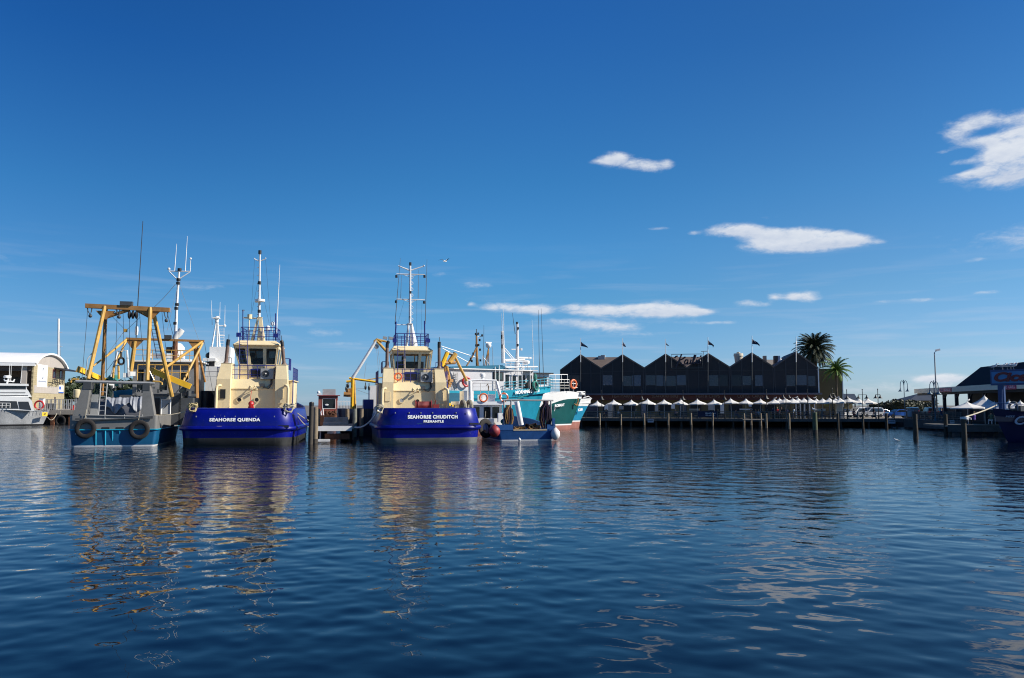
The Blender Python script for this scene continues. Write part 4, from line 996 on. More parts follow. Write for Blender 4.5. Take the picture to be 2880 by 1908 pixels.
pile(894, 1150, 1232, 9, 'thin pile close behind the left jetty corner', G)
pile(976, 1150, 1226, 11, 'thin grey pile behind the right jetty corner', G)
pile(997, 1150, 1240, 12, 'thick grey pile at the right corner of the jetty', G, mat('grey green pile', (.20, .20, .16), .85, .3, 2., streak=.7, bump=.4, fine=.2))
pile(1016, 1150, 1238, 11, 'half shaded pile rightmost beside the tug with long yards', G)

# rusty workboat at the jetty head
FRb = Frame(gnd(915, 1195) , 12)
rb = thing('workboat', 'old workboat with a rust red cabin at the jetty between the tugs', 'workboat', FRb)
px = FRb.px; Yc = 2.0
hull([(outline(1.7, -4, 9, .4, .5, 2), -.3, 0), (outline(2.0, -4.5, 9.5, .5, .5, 2), 1.7, 0), (outline(1.9, -4.4, 9.3, .5, .5, 2), 1.7, 0), (outline(1.85, -4.4, 9.3, .5, .5, 2), 1.4, 0)], [M_RUST], rb)
M_BRICKR = mat('rust red cabin paint', (.30, .075, .05), .65, .3, 1.5, streak=.4)
a, c = px(895, 1150, Yc), px(950, 1114, Yc); mb = MB(); op = panel_wall(mb, (a.x, Yc, 1.4), (c.x, Yc, 1.4), (c.x, Yc, c.z), (a.x, Yc, c.z), (0, .1, 0), [(.22, .88, .38, .86)])
mb.bx(a.x, a.x + .08, Yc + .1, Yc + 3, 1.4, c.z); mb.bx(c.x - .08, c.x, Yc + .1, Yc + 3, 1.4, c.z); mb.bx(a.x + .08, c.x - .08, Yc + 2.9, Yc + 3, 1.4, c.z); cb = mb.build('cabin', M_BRICKR, rb)
for q in op:
    mb = MB(); mb.add(q, [(0, 1, 2, 3)]); mb.build('window_pane', G_WIN, cb)
    mb = MB(); mb.tube([p + Vector((0, -.06, 0)) for p in q + [q[0]]], .05, 5); mb.build('window_frame', M_WHITE, cb)
mb = MB(); mb.ball(q[0].lerp(q[2], .33) + Vector((0, -.08, .1)), .3, 10, sq=(1.1, .1, .55)); mb.build('round_notice', M_WCLEAN, cb)
mb = MB(); mb.bx(a.x - .2, c.x + .4, Yc - .3, Yc + 3.2, c.z, c.z + .12); mb.build('roof', M_DKRED, rb)
q0, q1 = px(907, 1106, Yc), px(944, 1095, Yc); mb = MB(); mb.bx(q0.x, q1.x, Yc + .6, Yc + 2, c.z + .12, q1.z); mb.build('flybridge', M_GREY, rb)
mb = MB(); mb.ball(px(896, 1104, Yc), .3, 8); mb.box(px(898, 1108, Yc), (.7, .4, .35)); mb.build('searchlight', M_WHITE, rb)
mb = MB(); rr = random.Random(4)
mb.bx(px(912, 1170, -3).x, px(970, 1170, -3).x, -3.4, -2.4, 1.5, px(912, 1157, -3).z)
for k in range(10): mb.cyl(px(rr.uniform(912, 968), 1174, -3.5), px(rr.uniform(912, 968), rr.uniform(1152, 1160), -3.5), .07, n=6)
mb.build('rusty_winch', M_RUST, rb)
mb = MB(); mb.tube([px(905, 1178, -4), px(902, 1160, -4), px(908, 1150, -4), px(910, 1172, -4)], .1, 6); mb.build('fender', M_WHITE, rb)

# boat with the yellow derrick left of the right tug
FD = Frame(at(1015, 1180, 92), 13); FD.loc.z = 0
db = thing('fishing_boat', 'fishing boat with a yellow derrick and slanting booms beside the right tug', 'fishing boat', FD)
px = FD.px
hull([(outline(2.2, -2, 14, .4, .5, 2), -.4, 0), (outline(2.6, -2.4, 15, .5, .5, 2), 1.6, 0), (outline(2.7, -2.4, 15.5, .5, .5, 2), 3.0, 0), (outline(2.5, -2.2, 15.3, .5, .5, 2), 3.0, 0), (outline(2.5, -2.2, 15.3, .5, .5, 2), 2.3, 0)], [M_NAVYH], db)
mb = MB(); mb.bx(px(1022, 1150, 0).x, px(1050, 1150, 0).x, -.4, 2.5, 2.3, px(1030, 1124, 0).z); mb.build('blue_winch', mat('royal blue machine', (.01, .03, .25), .5, .2), db)
mb = MB(); mb.bx(px(1040, 1100, 3).x, px(1090, 1100, 3).x, 3, 7, 2.3, px(1040, 1085, 3).z); mb.build('deckhouse', M_WHITE, db)
def dbar(name, pts, r, m, y=0, n=8): return bar(name, pts, r, m, n, y, db, px)
dbar('derrick_post', [(990, 1160), (992, 1068)], .2, M_YEL2); dbar('derrick_post', [(999, 1160), (996, 1070)], .14, M_YEL)
dbar('derrick_head', [(974, 1074), (996, 1072)], .14, M_YEL2); dbar('derrick_arm', [(982, 1064), (1058, 1075)], .13, M_YEL2)
dbar('derrick_arm', [(1030, 1069), (1075, 1062)], .06, M_YEL); dbar('boom', [(992, 1064), (1058, 958)], .17, M_GWHITE); dbar('boom', [(1058, 957), (1088, 990)], .16, M_YEL)
dbar('boom_head', [(1052, 962), (1060, 955), (1074, 962)], .15, M_YEL); dbar('boom_cap', [(1060, 955), (1088, 962)], .12, M_YEL)
for (u, v) in ((1083, 951), (1100, 952)):
    mb = MB(); mb.box(px(u, v, 1), (.5, .35, .32), ry=.15); mb.build('floodlight', M_STEEL, db)
for (u, v) in ((1028, 1090), (1038, 1092), (974, 1094), (979, 1085)):
    mb = MB(); mb.ball(px(u, v, 0), .2, 8, sq=(.7, .7, 1.5)); mb.cyl(px(u, v, 0), px(u, v - 14, 0), .05, n=5); mb.build('hanging_block', M_BLACK, db)
mb = MB(); q = px(974, 1109, 0); mb.cyl(q + Vector((-.3, 0, 0)), q + Vector((.5, 0, -.05)), .3, n=12); mb.ball(px(979, 1100, 0), .28, 8); mb.box(px(983, 1105, 0), (.4, .4, 1.0)); mb.build('hauler', M_OCHRE, db)
for (u0, v0, u1, v1) in ((985, 1066, 1040, 985), (1024, 1066, 1030, 1022), (1058, 965, 1064, 1040), (1061, 965, 1070, 1040), (998, 1092, 1025, 1094), (998, 1095, 1040, 1110)):
    mb = MB(); mb.cyl(px(u0, v0, 0), px(u1, v1, 0), .025, n=4); mb.build('wire', M_STEEL, db)
mb = MB(); q = px(1059, 975, 0); mb.cyl(q, q + Vector((0, .3, 0)), .28, n=12); mb.build('sheave', M_STEEL, db)
mb = MB()
for k in range(14): q = px(950 + k * 4.6, 1150, 3); mb.cyl((q.x, 12, 2.0), (q.x, 12, 4.0), .04, n=4)
mb.cyl((px(950, 1150, 3).x, 12, 3.9), (px(1010, 1150, 3).x, 12, 3.9), .05, n=4); mb.cyl((px(950, 1150, 3).x, 12, 2.2), (px(1010, 1150, 3).x, 12, 2.2), .05, n=4)
mb.build('stern_railing', M_WHITE, db)
# ------------------------------------------------------------------ land
M_GROUND = mat('pale asphalt', (.16, .15, .135), .9, .25, .15, fine=.2)
mb = MB(); mb.add([(x, y, 1.25) for x, y in ((-900, 170), (-62, 165), (2, 142), (12, 138.5), (32, 134.5), (62, 128.5), (64, 112), (60, 60), (75, 30), (1200, 30), (3000, 5000), (-3000, 5000), (-3000, 170))], [tuple(range(13))])
tag(mb.build('ground', M_GROUND), 'pale paved quayside ground behind the harbour', None, None, 'structure')
mb = MB(); 
for a, c in zip(((-900, 170), (-62, 165), (2, 142), (12, 138.5), (32, 134.5), (62, 128.5), (64, 112), (60, 60)), ((-62, 165), (2, 142), (12, 138.5), (32, 134.5), (62, 128.5), (64, 112), (60, 60), (75, 30))):
    mb.add([(a[0], a[1], -2), (c[0], c[1], -2), (c[0], c[1], 1.246), (a[0], a[1], 1.246)], [(0, 1, 2, 3)])
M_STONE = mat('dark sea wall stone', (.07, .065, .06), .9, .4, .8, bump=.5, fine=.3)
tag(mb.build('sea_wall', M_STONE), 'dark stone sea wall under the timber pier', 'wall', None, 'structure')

# ------------------------------------------------------------------ trees
def leaf_mat(name, c, c2):
    if name in MATS: return MATS[name]
    m = bpy.data.materials.new(name); m.use_nodes = True; t = m.node_tree; q = NB(t); p = t.nodes['Principled BSDF']
    o = q.n('ShaderNodeTexCoord').outputs['Object']
    cc = q.mix(q.ramp(q.noise(o, 1.4, 4, .6), [(.35, 0.), (.65, 1.)]), (*c, 1), (*c2, 1))
    q.put(p.inputs['Base Color'], cc); p.inputs['Roughness'].default_value = .6
    MATS[name] = m; return m
M_BARK = mat('bark', (.10, .075, .05), .9, .3, 3., bump=.5, fine=.3)
M_LEAFD = leaf_mat('dark leaves', (.016, .030, .010), (.035, .055, .016))
M_LEAFS = leaf_mat('olive leaves', (.026, .034, .016), (.055, .06, .028))
def tree(label, base, w, h, trunk, m, n=2600, leaf=.28, seed=1, group='trees and shrubs', name='tree', flat=.5):
    rng = np.random.RandomState(seed); root = thing(name, label, 'tree' if name == 'tree' else 'shrub', Frame(base), group)
    mb = MB(); mb.tube([(0, 0, -.1), (.05, .02, trunk * .5), (-.03, .05, trunk + .25 * (h - trunk))], [w * .045 + .06, w * .035 + .05, .05], 8)
    lob = []
    for k in range(max(6, int(w * 2))):
        a, rr = rng.rand() * 6.283, (w / 2) * math.sqrt(rng.rand()) * .78
        z = trunk + (h - trunk) * (.28 + .55 * rng.rand() * (1 - (rr / (w / 2)) ** 2 * .6))
        lob.append((rr * math.cos(a), rr * math.sin(a) * .8, z, w * (.13 + .12 * rng.rand())))
    for (x, y, z, r) in lob[:8]: mb.tube([(0, 0, trunk * .6), (x * .5, y * .5, (trunk + z) / 2), (x, y, z)], [.08, .06, .03], 5)
    mb.build('trunk', M_BARK, root)
    L = np.array(lob); idx = rng.randint(len(L), size=n); d = rng.randn(n, 3); d /= np.linalg.norm(d, axis=1)[:, None]
    rad = L[idx, 3] * (rng.rand(n) ** .4) * rng.choice([1, 1, 1, 1.25], n)
    c = L[idx, :3] + d * rad[:, None] * np.array([1, 1, .75])
    c[:, 2] = np.clip(c[:, 2], trunk * .55, h)
    u = rng.randn(n, 3); u /= np.linalg.norm(u, axis=1)[:, None]; v = np.cross(u, d + .3 * rng.randn(n, 3)); v /= np.linalg.norm(v, axis=1)[:, None] + 1e-9
    s = leaf * (.6 + .8 * rng.rand(n))[:, None]
    V = np.stack([c - u * s, c + v * s * .6, c + u * s, c - v * s * .6], 1).reshape(-1, 3)
    me = bpy.data.meshes.new('crown'); me.from_pydata(V.tolist(), [], np.arange(n * 4).reshape(-1, 4).tolist()); me.materials.append(m)
    o = bpy.data.objects.new('crown', me); col.objects.link(o); o.parent = root
    return root
for k, (u, vt, Y, w, h) in enumerate(((205, 1052, 185, 7, 0), (240, 1043, 190, 9, 0), (275, 1060, 188, 7, 0), (300, 1049, 195, 8, 0), (345, 1046, 196, 8, 0), (385, 1052, 198, 7, 0), (190, 1080, 180, 4, 0))):
    q = at(u, vt, Y); tree(['dark round tree just right of the arched shed', 'tallest dark tree behind the left trawler posts', 'dark tree seen between the left gantry legs', 'dark tree behind the left gantry, right of the brown leg', 'dark tree behind the hoist frame of the trawler', 'dark tree behind the mid gantry post', 'low dark bush against the arched shed corner'][k],
        (q.x, q.y, 1.25), w, q.z - 1.25, 1.2, M_LEAFD, 3200, .42, 20 + k)

# ------------------------------------------------------------------ arched shed on the left quay
FS = Frame((-91.5, 150, 2.5), 15.66)
sh = thing('arched_shed', 'cream block shed with a white arched roof and a white sign on its end', 'shed', FS)
M_BLOCK = None
def block_mat(name, c, c2, bw=.4, bh=.2):
    m = bpy.data.materials.new(name); m.use_nodes = True; t = m.node_tree; q = NB(t); p = t.nodes['Principled BSDF']
    o = q.n('ShaderNodeTexCoord').outputs['Object']; mp = q.n('ShaderNodeMapping'); q.put(mp.inputs[0], o); mp.inputs['Rotation'].default_value = (0, R(90), R(90)) 
    bk = q.n('ShaderNodeTexBrick'); q.put(bk.inputs['Vector'], mp.outputs[0]); bk.inputs['Scale'].default_value = 1.0
    bk.inputs['Brick Width'].default_value = bw; bk.inputs['Row Height'].default_value = bh; bk.inputs['Mortar Size'].default_value = .012
    bk.inputs['Color1'].default_value = (*c, 1); bk.inputs['Color2'].default_value = (*c2, 1); bk.inputs['Mortar'].default_value = (c[0] * .6, c[1] * .6, c[2] * .6, 1)
    q.put(p.inputs['Base Color'], bk.outputs[0]); p.inputs['Roughness'].default_value = .9; return m
M_BLOCK = block_mat('cream limestone block', (.34, .285, .165), (.40, .335, .205), .8, .4)
M_SHEDR = mat('white roof sheet', (.80, .80, .79), .4, .05, .3)
M_RENDER = mat('pale render', (.40, .36, .32), .8, .08, .5)
W = 21.8; ze, zc = 8.6, 11.1
arc = []
for k in range(17):
    t = k / 16; arc.append((W * t, ze + (zc - ze) * (1 - (2 * t - 1) ** 2) ** .75))
mb = MB(); mb.bx(-.3, 0, 0, W, 0, ze - .01); 
mb.build('end_wall', M_BLOCK, sh)
mb = MB(); mb.prism([(-.3, y, z - .02) for y, z in arc], (.3, 0, 0)); mb.build('gable', M_RENDER, sh)
mb = MB(); outr = [(y + (.5 if y > W / 2 else -.5) * (1 if k in (0, 16) else 0), z + .35) for k, (y, z) in enumerate(arc)]
n = len(arc)
for x0, x1 in ((.55, -45.),):
    vs = [(x0, y, z) for y, z in arc] + [(x0, y, z) for y, z in outr] + [(x1, y, z) for y, z in arc] + [(x1, y, z) for y, z in outr]
    fs = []
    for i in range(n - 1):
        fs += [(i, i + 1, n + i + 1, n + i), (2 * n + i, 2 * n + i + 1, 3 * n + i + 1, 3 * n + i), (n + i, n + i + 1, 3 * n + i + 1, 3 * n + i), (i, i + 1, 2 * n + i + 1, 2 * n + i)]
    fs += [(0, n, 3 * n, 2 * n), (n - 1, 2 * n - 1, 4 * n - 1, 3 * n - 1)]
    mb.add(vs, fs)
mb.build('arched_roof', M_SHEDR, sh, smooth=True)
mb = MB(); mb.bx(-45, .3, -.45, 0, ze - .25, ze + .3); mb.build('eave_gutter', M_SHEDR, sh)
M_BROWN = mat('brown cladding', (.10, .075, .06), .8, .2, .6)
mb = MB(); mb.bx(-45, -.3, 4.0, 4.2, 0, ze); mb.bx(-45, -.3, .1, 4, ze - 1.2, ze - .3); mb.build('recessed_wall', M_BROWN, sh)
for x in (-1.6, -9, -17, -26, -36):
    mb = MB(); mb.bx(x - .45, x + .45, .05, .9, 0, ze - .26); mb.build('pillar', M_RENDER, sh)
for x in (-5.2, -13):
    mb = MB(); mb.bx(x - 2.8, x + 2.8, 3.85, 3.99, 0, 6.2); mb.build('roller_door', mat('dark roller door', (.05, .045, .045), .6, .15), sh)
def wallrect(u0, v0, u1, v1, x0, x1, m, name, par=sh):
    a, c = pxx(FS, u0, v1, x1), pxx(FS, u1, v0, x1); mb = MB(); mb.bx(x0, x1, a.y, c.y, min(a.z, c.z), max(a.z, c.z)); return mb.build(name, m, par), a, c
o, a, c = wallrect(104, 1029, 135, 1088, .0, .08, M_WCLEAN, 'sign_board')
m_gr = mat('grey print', (.30, .33, .40), .6, .05)
mb = MB(); ym, zm = (a.y + c.y) / 2, a.z + (c.z - a.z) * .62; mb.torus((.085, ym, zm), .9, .10, (1, 0, 0), 20, 6); 
mb.v = [(x, ym + (y - ym) * .75, zm + (z - zm) * 1.15) for x, y, z in mb.v]; mb.build('emblem', m_gr, o)
mb = MB(); mb.bx(.08, .09, ym - 2.6, ym + 2.6, a.z + .95, a.z + 1.25); mb.build('printed_line', m_gr, o)
wallrect(95.5, 1089, 164, 1105, .0, .05, M_RENDER, 'render_band')
o, a, c = wallrect(165, 1085, 179, 1105, .0, .09, M_WCLEAN, 'notice_board'); wallrect(166, 1088, 172, 1096, .09, .10, mat('blue print', (.05, .12, .45)), 'printed_flag', o); wallrect(165, 1103, 179, 1106, .09, .10, mat('blue print', (.05, .12, .45)), 'printed_edge', o)
for u0, u1 in ((148, 158), (167, 177)):
    o, a, c = wallrect(u0, 1040, u1, 1064, .0, .06, mat('maroon frame', (.12, .02, .03), .5), 'window')
    wallrect(u0 + 1.5, 1042, u1 - 3.5, 1063, .06, .075, G_WIN, 'pane', o)
a = pxx(FS, 152, 1037, 0); c = pxx(FS, 184, 1040, 0); mb = MB(); mb.hexa([Vector(p) for p in ((0, a.y, a.z), (0, W + .8, c.z), (2.2, W + 2.0, c.z - .5), (2.2, a.y, a.z - .5))], [Vector(p) + Vector((0, 0, .25)) for p in ((0, a.y, a.z), (0, W + .8, c.z), (2.2, W + 2.0, c.z - .5), (2.2, a.y, a.z - .5))]); mb.build('awning', M_BLACK, sh)
for u0 in (148, 167):
    a, c = pxx(FS, u0, 1081, .9), pxx(FS, u0 + 10, 1068, .9); mb = MB(); railing(mb, [(.9, a.y, a.z), (.9, c.y + 1, a.z)], c.z - a.z, 2, 1.2, .07); mb.cyl((.9, a.y, a.z), (.9, c.y + 1, c.z), .05, n=5); mb.build('balcony_rail', M_BLACK, sh)
mb = MB(); a = pxx(FS, 152, 1126, 0); mb.bx(0, .06, a.y, a.y + 1.0, 0, 2.6); mb.build('door', M_BROWN, sh)
# radio mast beyond the shed
FM = Frame(at(165, 1130, 200), 0); FM.loc.z = 1.25
ym = thing('yacht_mast', 'bare white mast rising behind the arched shed roof', 'mast', FM)
mb = MB(); mb.cyl((0, 0, 0), FM.px(165, 897, 0), .30, .24, 8); mb.build('spar', M_GWHITE, ym)
for v in (935, 975):
    mb = MB(); q = FM.px(165, v, 0); mb.cyl(q - Vector((.2, 0, 0)), q + Vector((.9, 0, 0)), .06, n=5); mb.build('spreader', M_GWHITE, ym)
mb = MB(); mb.cyl(FM.px(166, 900, 0), FM.px(170, 1003, 0), .05, n=4); mb.build('stay', M_STEEL, ym)

# ------------------------------------------------------------------ quay on the left with fence and tyre
FQy = Frame((-84, 143, 0), 6)
qy = thing('quay', 'concrete quay with a dark open underside left of the trawler', 'quay', FQy)
mb = MB(); mb.bx(-80, 34, 0, 24, 1.7, 2.5); mb.build('deck', mat('quay concrete', (.34, .30, .25), .9, .2, .6, fine=.15), qy)
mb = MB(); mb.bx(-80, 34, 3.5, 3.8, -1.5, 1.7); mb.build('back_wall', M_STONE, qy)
for x in (-6, -3.0, .5, 3.6, 6.2, 9, 12, 15):
    mb = MB(); mb.bx(x - .3, x + .3, .15, .75, -1.5, 1.7); mb.build('quay_pile', M_RUST, qy)
q = at(169, 1184, 142.6); make_tyre('big black tyre hung under the edge of the left quay', q, 1.0, .58, Vector((0, -1, 0)), 'tyres on the quay')
ff = thing('quay_fence', 'light steel fence along the left quay beside the shed', 'fence', Frame((-84, 143, 2.5), 6)); 
mb = MB(); F0 = Frame((-84, 143, 2.5), 6)
x0, x1 = F0.px(128, 1150, 2).x, F0.px(215, 1150, 2).x
for i in range(16):
    x = x0 + (x1 - x0) * i / 15; p = MB(); p.cyl((x, 2, 0), (x, 2, 2.0), .05, n=5); p.build('fence_post', M_STEEL, ff)
for z in (.2, 1.1, 1.95):
    p = MB(); p.cyl((x0, 2, z), (x1, 2, z), .04, n=5); p.build('fence_rail', M_STEEL, ff)
m1 = M_STEEL
for i in range(16):
    if i % 2: continue
    x = x0 + (x1 - x0) * i / 15; w = (x1 - x0) / 15; p = MB()
    for k in range(1, 6): p.cyl((x + w * k / 6, 2, .2), (x + w * k / 6, 2, 1.95), .02, n=4)
    p.build('fence_bars', m1, ff)
def cab(label, u, v0, v1, w, F, y, m, cat='cabinet', name='cabinet'):
    a = F.px(u, v1, y); c = F.px(u, v0, y); r = thing(name, label, cat, Frame(F.w((a.x, y, 0)), math.degrees(F.a)))
    mb = MB(); h = c.z; mb.bx(-w / 2, w / 2, -.3, .3, 0, h); b2 = mb.build('body', m, r)
    mb = MB(); mb.bx(-w / 2 - .05, w / 2 + .05, -.36, .36, h, h + .08); mb.build('lid', M_GREY, r)
    mb = MB(); mb.bx(-w / 2 + .08, w / 2 - .08, -.33, -.3, h * .1, h * .9); mb.build('door', m, r)
    return r
cab('grey bin standing behind the quay fence', 142, 1136, 1152, 1.6, F0, 3, M_DKGREY, 'bin', 'bin')
cab('white post box beside the red life ring', 117, 1122, 1152, .8, F0, 3, M_WCLEAN)
cab('red cabinet at the right end of the quay', 205, 1140, 1152, .5, F0, 3, M_RED)
q = F0.px(216, 1107, 5); r = thing('water_tank', 'cream tank on a post beside the left trawler post', 'tank', Frame(F0.w((q.x, 5, 0)), 6))
mb = MB(); mb.lathe([(.55, q.z - .8), (.6, q.z - .7), (.6, q.z + .65), (.5, q.z + .75), (0, q.z + .8)], (0, 0, 0), 14); mb.build('tank_body', mat('cream tank', (.55, .47, .28), .6, .1), r, smooth=True)
mb = MB(); mb.cyl((0, 0, 0), (0, 0, q.z - .8), .12, n=8); mb.build('post', M_STEEL, r)
lr = make_ring('life_ring', 'red life ring on a stand behind the bow of the grey cruiser', F0.px(110, 1140, 1.5), .75, .16, F0, bands=False, m=M_RED)
mb = MB(); mb.bx(-.12, .12, .2, .3, -F0.px(110, 1140, 1.5).z, .5); mb.build('stand', M_WCLEAN, lr)

# ------------------------------------------------------------------ grey cruiser cut by the left edge
FCz = Frame(at(133, 1190, 134), -70); FCz.loc.z = 0     # y runs to the bow on the right, x towards the camera
cz = thing('motor_cruiser', 'grey hulled motor cruiser with white cabins moored at the left quay', 'motor boat', FCz)
def co(hw, tip): return [(x, y - 22 + tip * 0) for x, y in outline(hw, 0, 22 + tip, .5, .45, 2.4)]
M_HGREY = mat('brushed grey hull', (.40, .41, .42), .4, .3, .5, streak=.5, streakc=(.18, .19, .2), metal=.2, fine=.2)
zr = lambda x, y: 2.55 + .55 * max(0, (-y - 2) / 20)
hull([(co(1.6, -2.0), -.6, 0), (co(2.5, -.7), 0, 0), (co(2.55, -.6), .22, 1), (co(2.7, -.1), 1.5, 1), (co(2.8, .25), zr, 1), (co(2.6, .1), zr, 1), (co(2.55, .05), lambda x, y: zr(x, y) - .5, 2)], [M_BLACK, M_HGREY, M_GWHITE], cz)
X1 = 2.35
def side(pts, x0, x1, m, name, par=cz):
    mb = MB(); q = [pxx(FCz, u, v, X1) for u, v in pts]; mb.hexa([Vector((x0, p.y - (3.2 if u > 30 and x0 < 0 else 0), p.z)) for p, (u, v) in zip(q, pts)], [Vector((x1, p.y, p.z)) for p in q]); return mb.build(name, m, par)
cabn = side([(-60, 1150), (96, 1156), (90, 1128), (80, 1118), (-60, 1110)], -X1, X1, M_WCLEAN, 'lower_cabin')
for pts in ([(-60, 1149), (53, 1150), (47, 1129), (-60, 1127)], [(55, 1151), (88, 1154), (80, 1130), (51, 1130)]):
    mb = MB(); q = [pxx(FCz, u, v, X1 + .01) for u, v in pts]; mb.hexa([Vector((X1 + .012, p.y, p.z)) for p in q], [Vector((X1 + .03, p.y, p.z)) for p in q]); mb.build('side_window', mat('dark cruiser window', (.03, .035, .045), .12), cabn)
up = side([(-60, 1117), (88, 1117), (80, 1102), (76, 1096), (-60, 1096)], -1.9, 2.0, M_WCLEAN, 'upper_deck')
side([(-60, 1104), (70, 1104), (70, 1106), (-60, 1106)], 2.0, 2.03, M_DKGREY, 'deck_stripe', up)
side([(-60, 1110), (78, 1112), (78, 1114), (-60, 1113)], 2.0, 2.03, M_DKGREY, 'deck_stripe', up)
br = side([(-60, 1096), (74, 1098), (72, 1085), (-60, 1083)], -1.7, 1.8, M_WCLEAN, 'bridge')
side([(-60, 1097), (72, 1098), (69, 1086), (-60, 1084)], 1.8, 1.83, mat('dark cruiser window', (.03, .035, .045), .12), 'bridge_window', br)
side([(-60, 1084), (80, 1086), (79, 1080), (-60, 1077)], -2.0, 2.1, M_WCLEAN, 'roof', br)
def cpx(u, v): return pxx(FCz, u, v, 0.)
mb = MB(); mb.cyl(cpx(19, 1080), cpx(25, 1062), .14, n=8); mb.cyl(cpx(12, 1071), cpx(40, 1074), .1, n=6); mb.cyl(cpx(37, 1074), cpx(41, 1067), .1, n=6); mb.cyl(cpx(13, 1071), cpx(12, 1066), .1, n=6); mb.build('radar_arch', M_WCLEAN, cz)
mb = MB(); q = cpx(21, 1060); mb.lathe([(.0, -.2), (.55, -.18), (.58, .1), (.4, .2), (0, .22)], q, 14); mb.build('radar_dome', M_WCLEAN, cz, smooth=True)
for (u0, v0, u1, v1) in ((26, 1060, 27, 1025), (30, 1072, 32, 1024), (58, 1078, 63, 1024)):
    mb = MB(); mb.cyl(cpx(u0, v0), cpx(u1, v1), .04, .025, 5); mb.build('whip_antenna', M_WCLEAN, cz)
mb = MB(); q = [pxx(FCz, u, v, 2.65) for u, v in ((-40, 1148), (28, 1149))]; railing(mb, [(2.65, q[0].y, q[0].z), (2.65, q[1].y, q[1].z)], .85, 2, .6, .04); mb.build('side_railing', M_WCLEAN, cz)
mb = MB(); q = [pxx(FCz, u, v, 1.2) for u, v in ((98, 1158), (134, 1160))]; railing(mb, [(1.6, q[0].y, q[0].z - .1), (.3, q[1].y, q[1].z - .1)], .6, 1, .45, .03); mb.build('bow_railing', M_STEEL, cz)
a, c = pxx(FCz, 119, 1171, 1.4), pxx(FCz, 134, 1160, .9); mb = MB(); mb.hexa([Vector((1.55, a.y, a.z)), Vector((.95, c.y, a.z)), Vector((.95, c.y, c.z)), Vector((1.55, a.y, c.z))], [Vector((1.62, a.y, a.z)), Vector((1.02, c.y, a.z)), Vector((1.02, c.y, c.z)), Vector((1.62, a.y, c.z))])
nb = mb.build('number_board', mat('yellow board', (.75, .48, .02), .5, .05), cz)
dv = Vector((-.6, c.y - a.y, 0)).normalized(); lettering('627', (c.y - a.y) * .55, M_BLACK, nb, Vector((1.33, (a.y + c.y) / 2, (a.z + c.z) / 2)), dv, (0, 0, 1), depth=.02, bold=.02, h=.35)
# bow line
r = thing('mooring_rope', 'pale rope from the grey cruiser bow to the left quay', 'rope', Frame((0, 0, 0)), 'mooring ropes')
mb = MB(); mb.tube(wobble([at(134, 1174, 134), at(160, 1163, 141)], .8), .05, 5); mb.build('strand', M_ROPE, r, smooth=True)
# ------------------------------------------------------------------ teal and green ships right of the tugs
M_TEAL = mat('teal hull paint', (.006, .20, .30), .42, .22, .5, streak=.45, streakc=(.02, .34, .42), fine=.12)
M_TEALB = mat('bright teal paint', (.012, .29, .41), .42, .10, .6, streak=.2, streakc=(.02, .2, .3))
M_TEALD = mat('dark teal roof edge', (.004, .10, .17), .5, .15)
M_GREENH = mat('green hull paint', (.002, .080, .080), .42, .28, .5, streak=.6, streakc=(.002, .04, .05), fine=.15)
M_BLUEH2 = mat('sea blue hull paint', (.012, .22, .38), .42, .2, .6, streak=.3, streakc=(.2, .25, .3))
M_REDB = mat('faded red bottom paint', (.34, .14, .11), .7, .25, .8, streak=.5, streakc=(.4, .3, .25))
M_SWHITE = mat('ship white', (.76, .76, .75), .45, .07, .6, streak=.35, streakc=(.42, .35, .28))
M_GLIGHT = mat('light grey superstructure', (.53, .53, .55), .5, .1, .6, streak=.3, streakc=(.4, .33, .26))
def ship(name, label, F, L, hw, rings, mats, group='teal and green fishing ships'):
    """hull with its bow at the frame's origin pointing along x; rings: (half width factor, bow overhang, z or function of distance from bow, material)"""
    root = thing(name, label, 'fishing ship', F, group); R2 = []
    for (k, e, z, mi) in rings:
        P = [(y - L, -x) for x, y in outline(hw * k, 0, L + e, .8, .45, 2.1, 12)]
        R2.append((P, z, mi))
    hull(R2, mats, root); return root
def on_hull(F, u, v, hw, L, s=-1):
    """the point of a curved ship side under a photo position, and the side's half width as a function of x"""
    def f(x):
        Y = x + L; yb = L * .45; t = max(0, (Y - yb) / (L - yb)); return hw * (1 - min(1, t) ** 2.1)
    y = s * hw
    for _ in range(60):
        p = F.px(u, v, y); y = .7 * y + .3 * s * f(p.x)
    return p, f
def hull_text(txt, F, a, c, hw, L, root, h, s=-1, bold=.03, shear=0., m=None):
    (p0, f), (p1, _) = on_hull(F, *a, hw, L, s), on_hull(F, *c, hw, L, s)
    ex = Vector((p1.x - p0.x, 0, p1.z - p0.z)); o = lettering(txt, ex.length, m or M_TXTW, root, ((p0.x + p1.x) / 2, 0, (p0.z + p1.z) / 2), ex.normalized(), (0, 0, 1), depth=.02, bold=bold, h=h, shear=shear)
    for vt in o.data.vertices: vt.co.y = s * (f(vt.co.x) + .13 + (.02 if vt.co.y * s > 0 else 0))
    o.data.update(); return o
